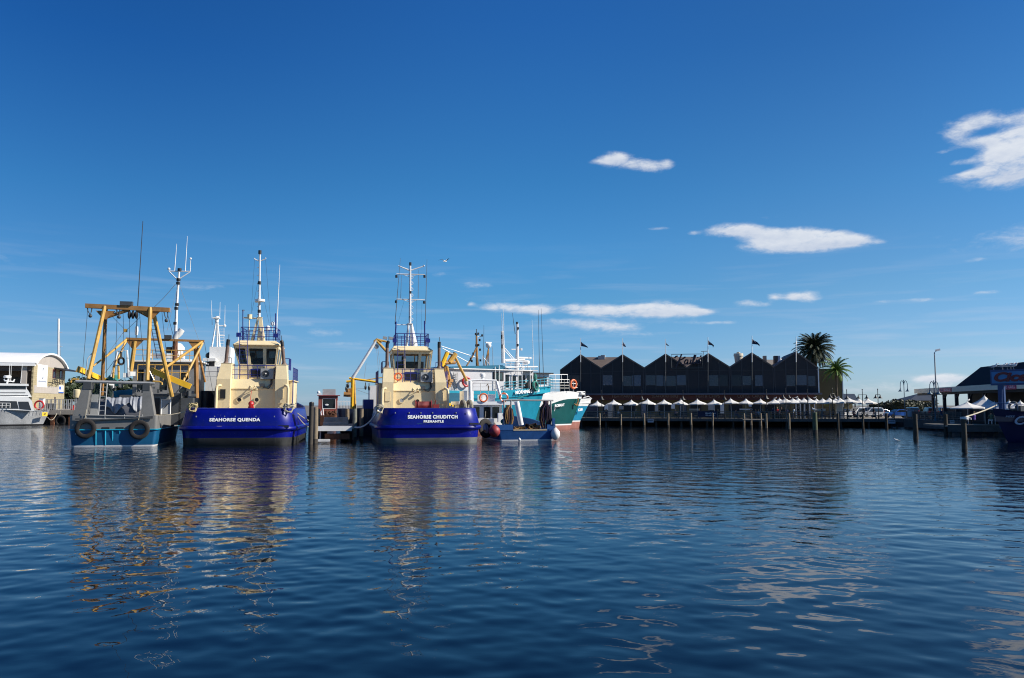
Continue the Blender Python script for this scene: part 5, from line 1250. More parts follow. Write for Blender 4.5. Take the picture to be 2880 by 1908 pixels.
# Morning Star II
FMs = Frame(at(1553, 1086, 101), 33); ZB = FMs.loc.z; FMs.loc.z = 0
Zs = lambda x, y: ZB - .8 * min(1, max(0, (-x - .5) / 10)) ** .8
k = 23.0
ms = ship('fishing_ship', 'teal ship lettered Morning Star with white superstructure, closest of the big hulls', FMs, k, 3.3,
  [(.6, -4.5, -.8, 0), (.86, -3.2, 0, 0), (.9, -2.9, .75, 3), (.91, -2.85, .92, 1), (.97, -1.4, lambda x, y: Zs(x, y) - .95, 4), (1.0, -1.2, lambda x, y: Zs(x, y) - .9, 2), (1.02, 0, Zs, 2), (.97, -.2, Zs, 2), (.95, -.3, lambda x, y: Zs(x, y) - .8, 5)],
  [M_REDB, M_TEAL, M_TEALB, M_SWHITE, M_TEALD, M_GWHITE])
px = FMs.px; NS = -3.38
hull_text('MORNING STAR II', FMs, (1448, 1105), (1515, 1099), 3.36, k, ms, .42)
mb = MB(); a, c = px(1180, 1140, -2.4), px(1425, 1045, -2.4); zt = px(1300, 1038, -2.4).z
mb.bx(a.x, c.x - .2, -2.4, 2.4, 3.0, zt); sup = mb.build('superstructure', M_GLIGHT, ms)
a2 = px(1225, 1046, -2.6); c2 = px(1438, 1033, -2.6)
mb = MB(); mb.hexa([Vector((a2.x, -2.6, zt)), Vector((c2.x, -2.6, zt)), Vector((c2.x, 2.6, zt)), Vector((a2.x, 2.6, zt))], [Vector((a2.x + .4, -2.2, zt + .15)), Vector((c2.x - .9, -2.0, zt + .62)), Vector((c2.x - .9, 2.0, zt + .62)), Vector((a2.x + .4, 2.2, zt + .15))]); mb.build('roof', M_TEALD, ms)
mb = MB(); mb.cyl((a2.x, -2.62, zt), (c2.x + 3, -2.62, zt), .07, n=6); mb.build('roof_edge', M_SWHITE, ms)
# forward wheelhouse with the dark windows
w0, w1 = px(1415, 1080, -2.0), px(1470, 1052, -2.0)
mb = MB(); op = panel_wall(mb, (w0.x, -2.0, 4.4), (w1.x, -2.0, 4.4), (w1.x, -2.0, zt), (w0.x, -2.0, zt), (0, .1, 0), [(.04, .30, .35, .84), (.42, .66, .35, .8), (.74, .95, .35, .8)])
mb.bx(w0.x, w1.x, -1.9, 2.0, 4.4, 4.5); mb.bx(w0.x, w1.x, 1.9, 2.0, 4.5, zt); mb.bx(w1.x - .1, w1.x, -1.9, 1.9, 4.5, zt); mb.bx(w0.x, w1.x + 2.2, -2.1, 2.1, zt, zt + .12); wh = mb.build('wheelhouse', M_GLIGHT, ms)
for q in op:
    mb = MB(); mb.add(q, [(0, 1, 2, 3)]); mb.build('window_pane', G_WIN, wh)
w2 = px(1500, 1060, -1.1); mb = MB(); op = panel_wall(mb, (w1.x + .01, -1.1, 4.4), (w2.x, -1.1, 4.4), (w2.x, -1.1, zt - .01), (w1.x + .01, -1.1, zt - .01), (0, .1, 0), [(.1, .45, .5, .85), (.55, .9, .5, .85)]); mb.bx(w1.x + .01, w2.x, -1.0, 1.1, 4.4, 4.5); mb.bx(w2.x - .1, w2.x, -1.0, 1.1, 4.5, zt - .01); wf = mb.build('wheelhouse_front', M_GLIGHT, ms)
for q in op:
    mb = MB(); mb.add(q, [(0, 1, 2, 3)]); mb.build('window_pane', G_WIN, wf)
a, c = px(1388, 1071, -2.5), px(1417, 1047, -2.5); mb = MB(); mb.bx(a.x, c.x, -2.46, -2.42, a.z, c.z); o = mb.build('side_window', M_BLACK, sup)
mb = MB(); mb.bx(a.x + .2, c.x - .2, -2.475, -2.46, a.z + .15, c.z - .15); mb.build('pane', mat('greenish window', (.05, .08, .08), .1), o)
mb = MB(); railing(mb, [px(1418, 1108, NS + .2), px(1555, 1094, -.3)], 1.35, 4, .9, .035); railing(mb, [px(1530, 1088, 2.0), px(1555, 1094, -.3)], 1.35, 4, .9, .035); mb.build('bow_railing', M_TEALB, ms)
mb = MB(); railing(mb, [(w0.x, -2.5, zt + .12), (w1.x + .4, -2.5, zt + .12), (w1.x + .4, 2.4, zt + .12)], .95, 3, .9, .03); mb.build('bridge_railing', M_SWHITE, ms)
for i, (u, vb, vt) in enumerate(((1393, 1098, 1032), (1404, 1080, 1028), (1457, 1100, 1043), (1468, 1100, 1038), (1491, 1094, 1036), (1440, 1108, 1048))):
    mb = MB(); mb.cyl(px(u, vb, -2.6), px(u, vt, -2.6), .05, n=6); mb.build('awning_post', M_SWHITE, ms)
mb = MB(); mb.cyl(px(1423, 1034, -2.7), px(1512, 1032, -2.0), .08, n=6); mb.build('awning_spar', M_SWHITE, ms)
def msbar(name, pts, r, m, y=0, n=8, par=None): return bar(name, pts, r, m, n, y, par or ms, px)
msbar('foremast', [(1453, 1060), (1455, 985), (1455, 910)], [.26, .2, .13], M_GWHITE)
msbar('mast_arm', [(1438, 983), (1466, 983)], .05, M_GWHITE); msbar('mast_arm', [(1420, 1014), (1475, 1012)], .16, M_SWHITE); msbar('mast_brace', [(1455, 1010), (1470, 1045)], .07, M_SWHITE)
for (u, v) in ((1454, 909), (1457, 924), (1456, 971), (1466, 983)):
    mb = MB(); q = px(u, v, -.2); mb.cyl(q - Vector((0, 0, .14)), q + Vector((0, 0, .14)), .13, n=8); mb.build('mast_lamp', M_BLACK if u < 1460 else M_SWHITE, ms)
msbar('midmast', [(1415, 1022), (1413, 935), (1412, 932)], [.24, .2, .2], M_GWHITE); msbar('mast_pipe', [(1419, 1022), (1418, 972)], .07, M_RUST)
for (u, v) in ((1411, 948), (1412, 975)):
    mb = MB(); q = px(u, v, -.3); mb.cyl(q - Vector((0, 0, .25)), q + Vector((0, 0, .25)), .09, n=8); mb.build('mast_lamp', M_BLACK, ms)
mb = MB(); q = px(1473, 1009, 0); mb.cyl(q - Vector((0, 0, 1.4)), q, .07, n=6); mb.bx(q.x - 1.1, q.x + 1.1, -.15, .15, q.z + .02, q.z + .2); mb.lathe([(.4, -.35), (.45, 0), (.2, .1), (0, .1)], q + Vector((.4, 0, -.3)), 12); mb.build('radar_scanner', M_SWHITE, ms)
msbar('brown_mast', [(1343, 1035), (1341, 1000), (1340, 940)], [.2, .16, .1], M_OCHRE); msbar('brown_mast_top', [(1340, 942), (1340, 926)], .05, M_DKGREY); msbar('brown_mast_arm', [(1342, 948), (1357, 946)], .04, M_GWHITE)
msbar('brown_mast_strut', [(1340, 978), (1328, 1005), (1312, 1030)], .1, M_OCHRE)
for (u, v) in ((1338, 940), (1345, 939), (1356, 944), (1349, 957), (1339, 972), (1346, 971), (1350, 984), (1331, 995), (1324, 1009), (1351, 1014), (1327, 1016)):
    mb = MB(); q = px(u, v, -.15); mb.cyl(q - Vector((0, 0, .13)), q + Vector((0, 0, .13)), .12, n=8); mb.build('mast_lamp', M_BLACK, ms)
mb = MB(); q = px(1374, 972, 0); mb.lathe([(.18, -.3), (.3, -.2), (.36, 0), (.3, .2), (.1, .25), (0, .25)], q, 14); mb.bx(q.x - .45, q.x + .4, -.1, .1, q.z + .26, q.z + .42); mb.build('radar_scanner', M_SWHITE, ms, smooth=True)
for (u0, v0, u1, v1) in ((1374, 976, 1375, 1030), (1374, 978, 1363, 1030), (1374, 978, 1368, 1030)): msbar('radar_leg', [(u0, v0), (u1, v1)], .06, M_OCHRE)
for (u0, v0, u1, v1, m) in ((1387, 1028, 1385, 975, M_STEEL), (1360, 1030, 1361, 915, M_DKGREY), (1412, 935, 1411, 880, M_WCLEAN), (1417, 970, 1416, 870, M_WCLEAN), (1449, 940, 1441, 880, M_DKGREY), (1518, 1080, 1514, 872, M_DKGREY), (1529, 1075, 1522, 868, M_DKGREY), (1501, 1040, 1496, 900, M_WCLEAN), (1358, 1000, 1358, 1025, M_SWHITE)):
    mb = MB(); whip(mb, px, -.5, u0, v0, u1, v1, .045); mb.build('whip_antenna', m, ms)
for (p, q2) in (((1241, 974), (1345, 1008)), ((1244, 980), (1318, 1020)), ((1420, 980), (1450, 1015)), ((1418, 985), (1440, 1010)), ((1358, 1005), (1376, 1025))):
    mb = MB(); mb.cyl(px(*p, 0), px(*q2, 0), .05, n=5); mb.build('white_stay', M_SWHITE, ms)
# aft yellow gantry and teal stern
a, c = px(1258, 1142, -3.45), px(1306, 1104, -3.45)
mb = MB(); mb.bx(a.x - 1, c.x, -3.44, -3.40, px(1280, 1137, -3.4).z, px(1280, 1106, -3.4).z); mb.build('stern_bulwark', M_TEALD, ms)
a, c = px(1259, 1149, -3.5), px(1312, 1134, -3.5); mb = MB(); mb.bx(a.x, c.x, -3.5, -3.45, a.z, c.z); yb = mb.build('number_board', mat('yellow board', (.75, .48, .02), .5, .05), ms)
lettering('LFBF 5', (c.x - a.x) * .8, M_BLACK, yb, ((a.x + c.x) / 2 + .2, -3.52, (a.z + c.z) / 2), depth=.01, bold=.03, h=.42)
msbar('gantry_leg', [(1313, 1072), (1280, 1005)], .17, M_YEL, -3.2); msbar('gantry_leg', [(1242, 1030), (1258, 992)], .26, M_YEL2, -3.2); msbar('gantry_beam', [(1264, 1020), (1281, 995)], .3, M_YEL, -3.2)
msbar('gantry_beam', [(1240, 1030), (1262, 1018)], .14, M_YEL, -3.2); msbar('gantry_beam', [(1240, 1022), (1280, 1020)], .2, M_OCHRE, -3.2); msbar('gantry_head', [(1256, 992), (1275, 998)], .16, M_DKGREY, -3.2)
msbar('gantry_leg', [(1257, 1030), (1266, 1072)], .14, M_YEL, -3.0); msbar('gantry_leg', [(1254, 1000), (1250, 1060)], .16, M_OCHRE, -2.9)
mb = MB(); rr = random.Random(8)
for kk in range(9): q = px(1255 + rr.uniform(0, 12), 1050 + kk * 7, -3.0); mb.box(q, (.5, .4, .35), rz=rr.random())
mb.build('winch', M_OCHRE, ms)
mb = MB(); ladder(mb, px(1274, 1098, -2.55), px(1275, 1048, -2.55), (.5, 0, 0), 9, .03); mb.build('ladder', M_DKGREY, ms)
mb = MB(); q = px(1478, 1070, -2.8); mb.torus(px(1506, 1086, -2.2), .55, .16, (.5, -1, .2), 14, 6); mb.ball(px(1505, 1062, -2.2), .45, 8, sq=(.6, .5, 1.1)); mb.build('anchor_winch', M_NETGREEN, ms)
mb = MB(); mb.bx(px(1482, 1092, -2).x, px(1505, 1092, -2).x, -2.2, -1.5, px(1490, 1098, -2).z, px(1490, 1076, -2).z); mb.build('windlass', M_BLACK, ms)
mb = MB(); mb.tube([on_hull(FMs, u, v, 3.36, k)[0] + Vector((0, -.1, 0)) for u, v in ((1455, 1121), (1470, 1115), (1486, 1111))], .05, 5); mb.build('rope_end', M_NETGREEN, ms)
make_ring('life_ring', 'red life ring on the white wall of the teal ship behind the yellow gantry', px(1312, 1074, -2.75), .5, .12, FMs, (0, -1, 0), bands=False, m=M_RED)

# green ship
FG = Frame(at(1640, 1108, 112), 27); ZG = FG.loc.z; FG.loc.z = 0
Zg = lambda x, y: ZG - .3 * min(1, max(0, (-x - .5) / 8)) + .45 * math.exp(-((x + 4) / 3) ** 2)
gs = ship('fishing_ship', 'green hulled ship with a white bow bulwark behind the teal one', FG, 22, 3.2,
  [(.6, -2.8, -.8, 0), (.84, -2.2, 0, 0), (.87, -2.0, .62, 2), (.875, -1.95, .8, 1), (.97, -.35, lambda x, y: Zg(x, y) - .75 + .10 * x * (1 if x > -9 else 9 / -x), 2), (1.03, 0, Zg, 2), (.97, -.2, Zg, 2), (.95, -.3, lambda x, y: Zg(x, y) - .8, 2)],
  [M_REDB, M_GREENH, M_SWHITE])
px = FG.px; NS = -3.35
mb = MB(); mb.bx(-15, -7, -2.5, 2.5, 3.5, ZG + 2.6); wh = mb.build('wheelhouse', M_SWHITE, gs)
for kk in range(4):
    mb = MB(); mb.bx(-14.5 + kk * 1.9, -13.1 + kk * 1.9, -2.53, -2.5, ZG + 1.2, ZG + 2.2); mb.build('window_pane', M_BLACK, wh)
mb = MB(); mb.bx(-15.3, -6.5, -2.9, 2.9, ZG + 2.6, ZG + 2.75); mb.build('roof', M_BLACK, gs)
msz = Zg(-2, 0)
mb = MB(); railing(mb, [px(1548, 1100, -2.4), px(1601, 1100, -2.0)], 1.55, 4, .9, .035); mb.build('bow_railing', M_STEEL, gs)
mb = MB(); railing(mb, [px(1544, 1078, -1.5), px(1596, 1078, -1.0)], px(1596, 1054, -1).z - px(1596, 1078, -1).z, 1, 1.3, .045); mb.build('awning_frame', M_GWHITE, gs)
mb = MB(); mb.tube([px(1622, 1102, -.8), px(1645, 1102, -.2), px(1645, 1118, -.2)], .06, 6); mb.build('bow_pulpit', M_GWHITE, gs, smooth=True)
mb = MB(); mb.cyl(px(1632, 1107, -.6), px(1641, 1109, -.1), .22, .2, 10); mb.build('bow_roller', M_SWHITE, gs)
hull_text('ROMANY', FG, (1559, 1142.5), (1586, 1139), 3.16, 22, gs, .4)
mb = MB(); mb.tube([on_hull(FG, u, v, 3.12, 22)[0] + Vector((0, -.08, 0)) for u, v in ((1558, 1142), (1560, 1150), (1558, 1157))], .06, 5); mb.build('anchor_chain', M_GWHITE, gs)
mb = MB(); q = on_hull(FG, 1623, 1130, 3.0, 22)[0]; mb.tube([q + Vector((.1, -.15, .5)), q + Vector((0, -.2, -.1)), q + Vector((-.3, -.2, -.5))], .09, 6); mb.tube([q + Vector((-.6, -.2, -.3)), q + Vector((-.3, -.25, -.55)), q + Vector((.1, -.25, -.45))], .09, 6); mb.build('anchor', M_OCHRE, gs)
make_ring('life_ring', 'orange life ring on the bow rail of the green ship', px(1613, 1081, -.9), .58, .14, FG, (.3, -1, 0), bands=False)
mb = MB(); mb.cyl(px(1606, 1078, -.8), px(1624, 1081, -.8), .05, n=5); mb.cyl(px(1606, 1090, -.8), px(1624, 1091, -.8), .05, n=5); mb.cyl(px(1613, 1070, -.8), px(1613, 1104, -.8), .06, n=5); mb.build('ring_rack', M_STEEL, gs)

# blue and white bow beyond
FB2 = Frame(at(1665, 1120, 119), 25); ZK = FB2.loc.z; FB2.loc.z = 0
bs = ship('fishing_ship', 'sea blue ship with a white prow, farthest right of the moored ships', FB2, 21, 3.0,
  [(.7, -3.2, -.8, 0), (.86, -2.3, 0, 0), (.87, -2.1, .95, 2), (.88, -2.05, 1.12, 1), (.97, -.75, ZK - 1.2, 2), (1.02, 0, lambda x, y: ZK + .25 * math.exp(x / 3) - .25, 2), (.98, -.2, lambda x, y: ZK + .25 * math.exp(x / 3) - .25, 2), (.95, -.3, ZK - .8, 2)],
  [M_REDB, M_BLUEH2, M_SWHITE])
px = FB2.px
mb = MB(); mb.tube([px(1640, 1120, -1.2), px(1655, 1115, -.5), px(1664, 1122, 0)], .06, 6); mb.build('bow_railing', M_GWHITE, bs)
hull_text('K208', FB2, (1625, 1154), (1637, 1152), 2.95, 21, bs, .4)
mb = MB(); mb.bx(-16, -9, -2, 2, 3, ZK + 1.8); mb.build('wheelhouse', M_SWHITE, bs)

# ------------------------------------------------------------------ small white and blue lobster boat in front
FW = Frame(gnd(1478, 1240), 14)
lb = thing('lobster_boat', 'small blue boat with a white cabin, stern deck and hanging rope bundles', 'fishing boat', FW)
px = FW.px
M_LBLUE = mat('chalky blue hull paint', (.008, .07, .24), .5, .22, .9, streak=.4, streakc=(.02, .12, .32), fine=.1)
hwb = (px(1563, 1215, 0).x - px(1398, 1215, 0).x) / 2; xo = (px(1563, 1215, 0).x + px(1398, 1215, 0).x) / 2
def lo_(i, e=0): return [(x + xo, y) for x, y in outline(hwb - i, i * .6, 14 + e, .25, .5, 2.2)]
zt = px(1478, 1195, 0).z
hull([(lo_(.5, -1), -.5, 0), (lo_(.28), 0, 0), (lo_(.26), .1, 1), (lo_(.0), zt - .5, 1), (lo_(-.03, .3), lambda x, y: zt - .5 + .5 * 0 + (0 if y < 3.4 else .5 + .08 * (y - 3.4)), 1), (lo_(.12), lambda x, y: zt - .5 + (0 if y < 3.4 else .5 + .08 * (y - 3.4)), 1), (lo_(.14), .75, 2)], [M_GWHITE, M_LBLUE, mat('pale deck', (.38, .36, .30), .8, .3, 2., fine=.2)], lb)
x0, x1 = px(1398, 1195, 0).x, px(1563, 1195, 0).x
for (u0, u1) in ((1399, 1443), (1539, 1563)):
    a, c = px(u0, 1215, 0), px(u1, 1195, 0); mb = MB(); mb.bx(a.x, c.x, .02, .14, zt - .5, zt); mb.build('stern_bulwark', M_LBLUE, lb)
for xx in (x0, x1 - .12):
    mb = MB(); mb.bx(xx, xx + .12, .14, 3.6, zt - .5, zt); mb.build('side_bulwark', M_LBLUE, lb)
a, c = px(1444, 1214, 0), px(1538, 1210, 0); mb = MB(); mb.bx(a.x, c.x, -.02, .15, zt - .56, zt - .46); mb.build('stern_sill', mat('bare timber', (.45, .38, .26), .8, .25, 3.), lb)
mb = MB(); mb.bx(px(1556, 1195, 0).x - .1, px(1556, 1195, 0).x + .15, -.05, .2, zt, zt + .6); mb.build('stern_post', M_LBLUE, lb)
# cabin
Yc = 5.2; a, c = px(1296, 1190, Yc), px(1412, 1138, Yc); mb = MB()
op = panel_wall(mb, (a.x, Yc, .9), (c.x, Yc, .9), (c.x, Yc, c.z), (a.x, Yc, c.z), (0, .1, 0), [(.28, .45, .45, .9), (.55, .72, .45, .9), (.76, .93, .45, .9)])
mb.bx(a.x, a.x + .08, Yc + .1, Yc + 3.5, .9, c.z); mb.bx(c.x - .08, c.x, Yc + .1, Yc + 3.5, .9, c.z); mb.bx(a.x + .08, c.x - .08, Yc + 3.4, Yc + 3.5, .9, c.z); cb = mb.build('cabin', M_WHITE, lb)
for q in op:
    mb = MB(); mb.add(q, [(0, 1, 2, 3)]); mb.build('window_pane', G_WIN, cb)
a2, c2 = px(1290, 1139, Yc - .6), px(1458, 1133, Yc - .6); mb = MB(); mb.bx(a2.x, c2.x, Yc - .7, Yc + 4, a2.z, c2.z + .12); mb.build('cabin_roof', M_WCLEAN, lb)
zrf = c2.z + .12
mb = MB(); a3, c3 = px(1305, 1130, Yc), px(1392, 1100, Yc); mb.bx(a3.x, a3.x + 1.0, Yc, Yc + 2.5, zrf, c3.z); mb.bx(c3.x - 1.3, c3.x, Yc, Yc + 2.5, zrf, zrf + .7); mb.build('flybridge', M_WCLEAN, lb)
for pts, r in (([(1323, 1138), (1322, 1072)], .2), ([(1408, 1118), (1396, 1073)], .17)):
    bar('frame_post', pts, r, M_WCLEAN, 8, Yc - .3, lb, px)
bar('frame_top', [(1318, 1071), (1350, 1069), (1397, 1071)], .1, M_WCLEAN, 8, Yc - .3, lb, px)
bar('frame_leg', [(1453, 1130), (1466, 1196)], .26, M_WCLEAN, 10, 3.0, lb, px)
mb = MB(); railing(mb, [px(1330, 1120, Yc + .5), px(1394, 1120, Yc + .5)], px(1330, 1078, Yc + .5).z - px(1330, 1120, Yc + .5).z, 4, .9, .025); mb.build('flybridge_railing', M_STEEL, lb)
mb = MB(); q = px(1357, 1055, Yc); mb.lathe([(0, -.22), (.28, -.2), (.3, .05), (.2, .15), (0, .16)], q, 14); mb.cyl(q - Vector((0, 0, .55)), q - Vector((0, 0, .2)), .18, n=10); mb.build('radar_dome', M_WCLEAN, lb, smooth=True)
mb = MB(); mb.tube([px(1373, 1100, Yc), px(1374, 1088, Yc), px(1371, 1081, Yc), px(1368, 1085, Yc)], .05, 5); mb.build('exhaust_stack', M_OCHRE, lb)
mb = MB(); q = px(1312, 1135, Yc - 1.4)
for kk in range(2): mb.torus(q + Vector((-.35 + kk * .65, 0, -.35)), .55, .2, (1, .2, 0), 14, 8)
mb.build('line_hauler', mat('dirty rope drum', (.30, .27, .20), .85, .3, 5., bump=.4), lb)
mb = MB(); a, c = px(1401, 1188, 4.5), px(1415, 1162, 4.5); mb.bx(a.x, c.x, 4.4, 4.9, a.z, c.z); mb.build('white_locker', M_WCLEAN, lb)
a, c = px(1416, 1126, .5), px(1556, 1127, .5); mb = MB(); mb.cyl(a, c, .08, n=8); mb.build('gallows_bar', M_STEEL, lb)
for u in (1417.5, 1437, 1549):
    mb = MB(); mb.cyl(px(u, 1126, .5), px(u, 1197, .5), .08, n=8); mb.build('gallows_post', M_STEEL, lb)
make_ring('life_ring', 'orange life ring left of the other on the small white cabin roof', px(1360, 1119, Yc - .75), .39, .085, FW, bands=False)
make_ring('life_ring', 'red orange life ring right of the other on the small white cabin roof', px(1417, 1118, Yc - .75), .39, .09, FW)
def bundle(label, u, v0, v1, w, seed, cols):
    q = FW.w(px(u, v0, .45)); root = thing('rope_bundle', label, 'rope', Frame(q, 14), 'rope bundles on the gallows'); rr = random.Random(seed)
    h = px(u, v0, .45).z - px(u, v1, .45).z; ww = w / 29 / 2
    for kk in range(56):
        a0 = rr.gauss(0, .45) * ww * .4; x1 = rr.uniform(-1, 1) * ww; y1 = rr.uniform(-.35, .35)
        hh = h * rr.uniform(.72, 1.0); mb = MB()
        mb.tube([(a0, y1 * .3, 0), (x1 * .8, y1, -hh * .3), (x1 * rr.uniform(.9, 1.1), y1, -hh * .7), (x1 * .7 + rr.uniform(-.05, .05), y1 * .8, -hh)], .042, 5)
        mb.build('rope', cols[rr.randrange(len(cols))], root, smooth=True)
RC = [mat('tan rope', (.36, .20, .07), .9, .3, 8.), mat('dark purple rope', (.05, .03, .06), .9, .3, 8.), mat('black rope', (.02, .018, .02), .9, .3, 8.), mat('brown rope', (.16, .08, .04), .9, .3, 8.)]
bundle('tan and purple rope bundle hanging left on the stern gallows', 1431, 1140, 1194, 30, 1, RC)
bundle('dark thick rope bundle hanging right on the stern gallows', 1535, 1128, 1207, 34, 2, RC[1:] + RC[1:3])
rr = random.Random(5)
for kk, (u, v, yy, r) in enumerate(((1486, 1200, 1.6, .2), (1492, 1204, 1.0, .22), (1497, 1198, 1.6, .2), (1505, 1203, 1.3, .2), (1501, 1206, .7, .17))):
    q = px(u, v, yy); mb = MB(); mb.lathe([(r, -.5), (r, .5), (r * .55, .5), (r * .55, -.45), (r, -.5)], (0, 0, 0), 14, M=Matrix.Rotation(R(78), 3, 'X') @ Matrix.Rotation(.2 * kk, 3, 'Y'))
    o = mb.build('pot_tube', M_OCHRE if kk % 2 else M_RUST); o.location = FW.w(q); o.rotation_euler = (0, 0, FW.a + .3 * (kk - 2))
    tag(o, ['rusty pot tube on the small boat deck, leftmost of the heap', 'ochre pot tube lying in the middle of the deck heap', 'rusty pot tube lying on top at the back of the heap', 'ochre pot tube rightmost of the deck heap', 'small rusty pot tube in front of the heap'][kk], 'pot', 'pot tubes on the stern deck')
rc = thing('rope_coil', 'orange brown rope heap on the deck of the small boat', 'rope', Frame(FW.w(px(1462, 1206, 1.2)), 14)); mb = MB()
for kk in range(10):
    mb = MB(); mb.tube([(rr.uniform(-.6, .6), rr.uniform(-.3, .3), rr.uniform(-.1, .2)) for _ in range(6)], .05, 5); mb.build('strand', M_OCHRE, rc)
def buoy(label, u, v, w, h, y, m, F=FW):
    q = F.w(F.px(u, v, y)); root = thing('buoy', label, 'buoy', Frame(q, 0), 'fender buoys'); s = q.y / FPX
    r, hh = w * s / 2, h * s / 2
    mb = MB(); mb.lathe([(0.02, -hh), (r * .55, -hh * .85), (r * .92, -hh * .4), (r, 0), (r * .9, hh * .42), (r * .5, hh * .82), (r * .22, hh * .95), (r * .2, hh * 1.1), (0, hh * 1.12)], (0, 0, 0), 18); mb.build('float', m, root, smooth=True)
    mb = MB(); mb.torus((0, 0, hh * 1.1), r * .18, r * .06, (0, 1, 0), 10, 5); mb.tube([(0, 0, hh * 1.15), (0, .05, hh * 1.5)], .025, 5); mb.build('eye', M_ROPE, root)
buoy('large faded red buoy hanging between the right tug and the small boat', 1391, 1213, 32, 34, .2, mat('faded red buoy', (.27, .035, .04), .5, .25, 2.))
buoy('white teardrop buoy on the right stern corner of the small boat', 1562, 1221, 26, 34, -.25, mat('white buoy', (.75, .74, .72), .5, .12, 2.))
buoy('small white buoy at the waterline of the small boat stern', 1461, 1237, 8, 9, -.3, M_GWHITE)
mb = MB(); mb.ball((0, 0, 0), .33, 10, sq=(1, .7, .8)); o = mb.build('net_heap', M_NETGREEN); o.location = FW.w(px(1417, 1186, 1.0)); tag(o, 'heap of green net on the small boat rail', 'net')
q = FW.w(px(1366, 1205, 3.0)); make_tyre('big black tyre between the right tug and the small boat', q, .95, .5, Vector((.75, -.66, .1)), 'tyres by the tug')
# mooring ropes
def rope(label, p, q2, sag, r=.04, m=M_ROPE):
    o = thing('mooring_rope', label, 'rope', Frame(p), 'mooring ropes'); mb = MB()
    mb.tube([w - Vector(p) for w in wobble([p, q2], sag)], r, 6); mb.build('strand', m, o, smooth=True)
rope('thick white rope from the right tug stern to the jetty pile', FC.w(FC.px(1064, 1155, .6)), FJ.w(FJ.px(998, 1202, -.2)), .5, .075, M_GWHITE)
rope('pale rope from the left tug to the jetty pile, upper one', FQ.w(FQ.px(836, 1162, 1.5)), FJ.w(FJ.px(890, 1190, -.3)), .15)
rope('pale rope from the left tug to the jetty pile, lower sagging one', FQ.w(FQ.px(838, 1172, 1.5)), FJ.w(FJ.px(890, 1202, -.3)), .4)
rope('thin rope between the trawler and the left tug', FT.w(FT.px(432, 1168, .2)), FQ.w(FQ.px(520, 1158, .6)), .12, .03)
# ------------------------------------------------------------------ timber pier in front of the restaurant
FP = Frame((28.9, 125, 0), -11)
px = FP.px
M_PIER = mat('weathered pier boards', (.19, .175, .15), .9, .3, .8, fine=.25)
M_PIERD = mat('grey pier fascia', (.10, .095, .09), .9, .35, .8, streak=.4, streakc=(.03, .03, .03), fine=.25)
X0, X1, ZD = -27.0, 31.0, 1.28
pr = thing('pier', 'long low timber pier in front of the dark gabled restaurant', 'pier', FP)
mb = MB(); mb.bx(X0, X1, .12, 10, ZD - .22, ZD); mb.build('deck', M_PIER, pr)
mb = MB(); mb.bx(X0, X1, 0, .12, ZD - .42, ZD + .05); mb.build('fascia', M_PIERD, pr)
for k in range(15):
    x = X0 + 1 + k * 4.0
    for y in (.5, 4.5):
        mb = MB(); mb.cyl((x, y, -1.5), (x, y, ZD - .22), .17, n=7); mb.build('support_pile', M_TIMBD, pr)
M_RAILT = mat('grey rail timber', (.16, .15, .135), .85, .25, 2., fine=.2)
M_RAILD = mat('dark rail timber', (.06, .055, .05), .85, .3, 2., fine=.2)
fn = thing('pier_fence', 'grey post and rail fence along the front of the pier', 'fence', FP)
k = X0 + 2
while k < X1 - .5:
    mb = MB(); mb.bx(k - .07, k + .07, .2, .34, ZD, ZD + 1.12); mb.build('fence_post', M_RAILT, fn); k += 2.6
for z, t in ((.3, .035), (.55, .035), (.8, .035), (1.08, .06)):
    mb = MB(); mb.bx(X0 + 1.9, X1 - .4, .25 - t, .25 + t, ZD + z - t, ZD + z + t); mb.build('fence_rail', M_RAILT, fn)
# side arm of the pier towards the right hand pavilion
FA = Frame((59.4, 119.0, 0), -90.0)
ar = thing('pier', 'side arm of the timber pier running towards the hip roofed pavilion', 'pier', Frame((59.4, 119.0, 0)))
mb = MB(); mb.bx(-.2, 5, -15, .2, .1, ZD); mb.build('deck', M_PIERD, ar)
for k in range(6):
    mb = MB(); mb.cyl((.0, -1 - k * 2.6, -1.5), (.0, -1 - k * 2.6, .1), .2, n=8); mb.build('support_pile', M_TIMBD, ar)
fa = thing('pier_fence', 'dark picket fence on the side arm of the pier', 'fence', Frame((59.6, 119.0, ZD)))
for k in range(46):
    mb = MB(); mb.bx(-.02, .02, -k * .32 - .22, -k * .32, .12, 1.12); mb.build('picket', M_RAILD, fa)
for k in range(9):
    mb = MB(); mb.bx(-.07, .07, -k * 1.8 - .07, -k * 1.8 + .07, 0, 1.2); mb.build('fence_post', M_RAILT, fa)
for z in (.3, .6, .9, 1.15):
    mb = MB(); mb.bx(-.03, .03, -14.6, 0, z, z + .08); mb.build('fence_rail', M_RAILT, fa)
FL = Frame(at(2666, 1200, 88), -12); FL.loc.z = 0
lp = thing('landing', 'low timber landing with a sunlit edge below the white parasols', 'landing', FL)
xr_ = FL.px(2830, 1200, 0).x
mb = MB(); mb.bx(0, xr_, .1, 9, .95, 1.15); mb.build('deck', M_PIER, lp)
mb = MB(); mb.bx(0, xr_, 0, .1, .45, 1.19); mb.build('fascia', M_PIERD, lp)
mb = MB(); mb.bx(0, xr_, -.03, .25, 1.19, 1.24); mb.build('edge_board', mat('pale edge board', (.36, .32, .26), .8, .25, 2.), lp)
for k in range(5):
    mb = MB(); mb.cyl((.3 + k * xr_ / 5, .4, -1.5), (.3 + k * xr_ / 5, .4, .95), .18, n=8); mb.build('support_pile', M_TIMBD, lp)
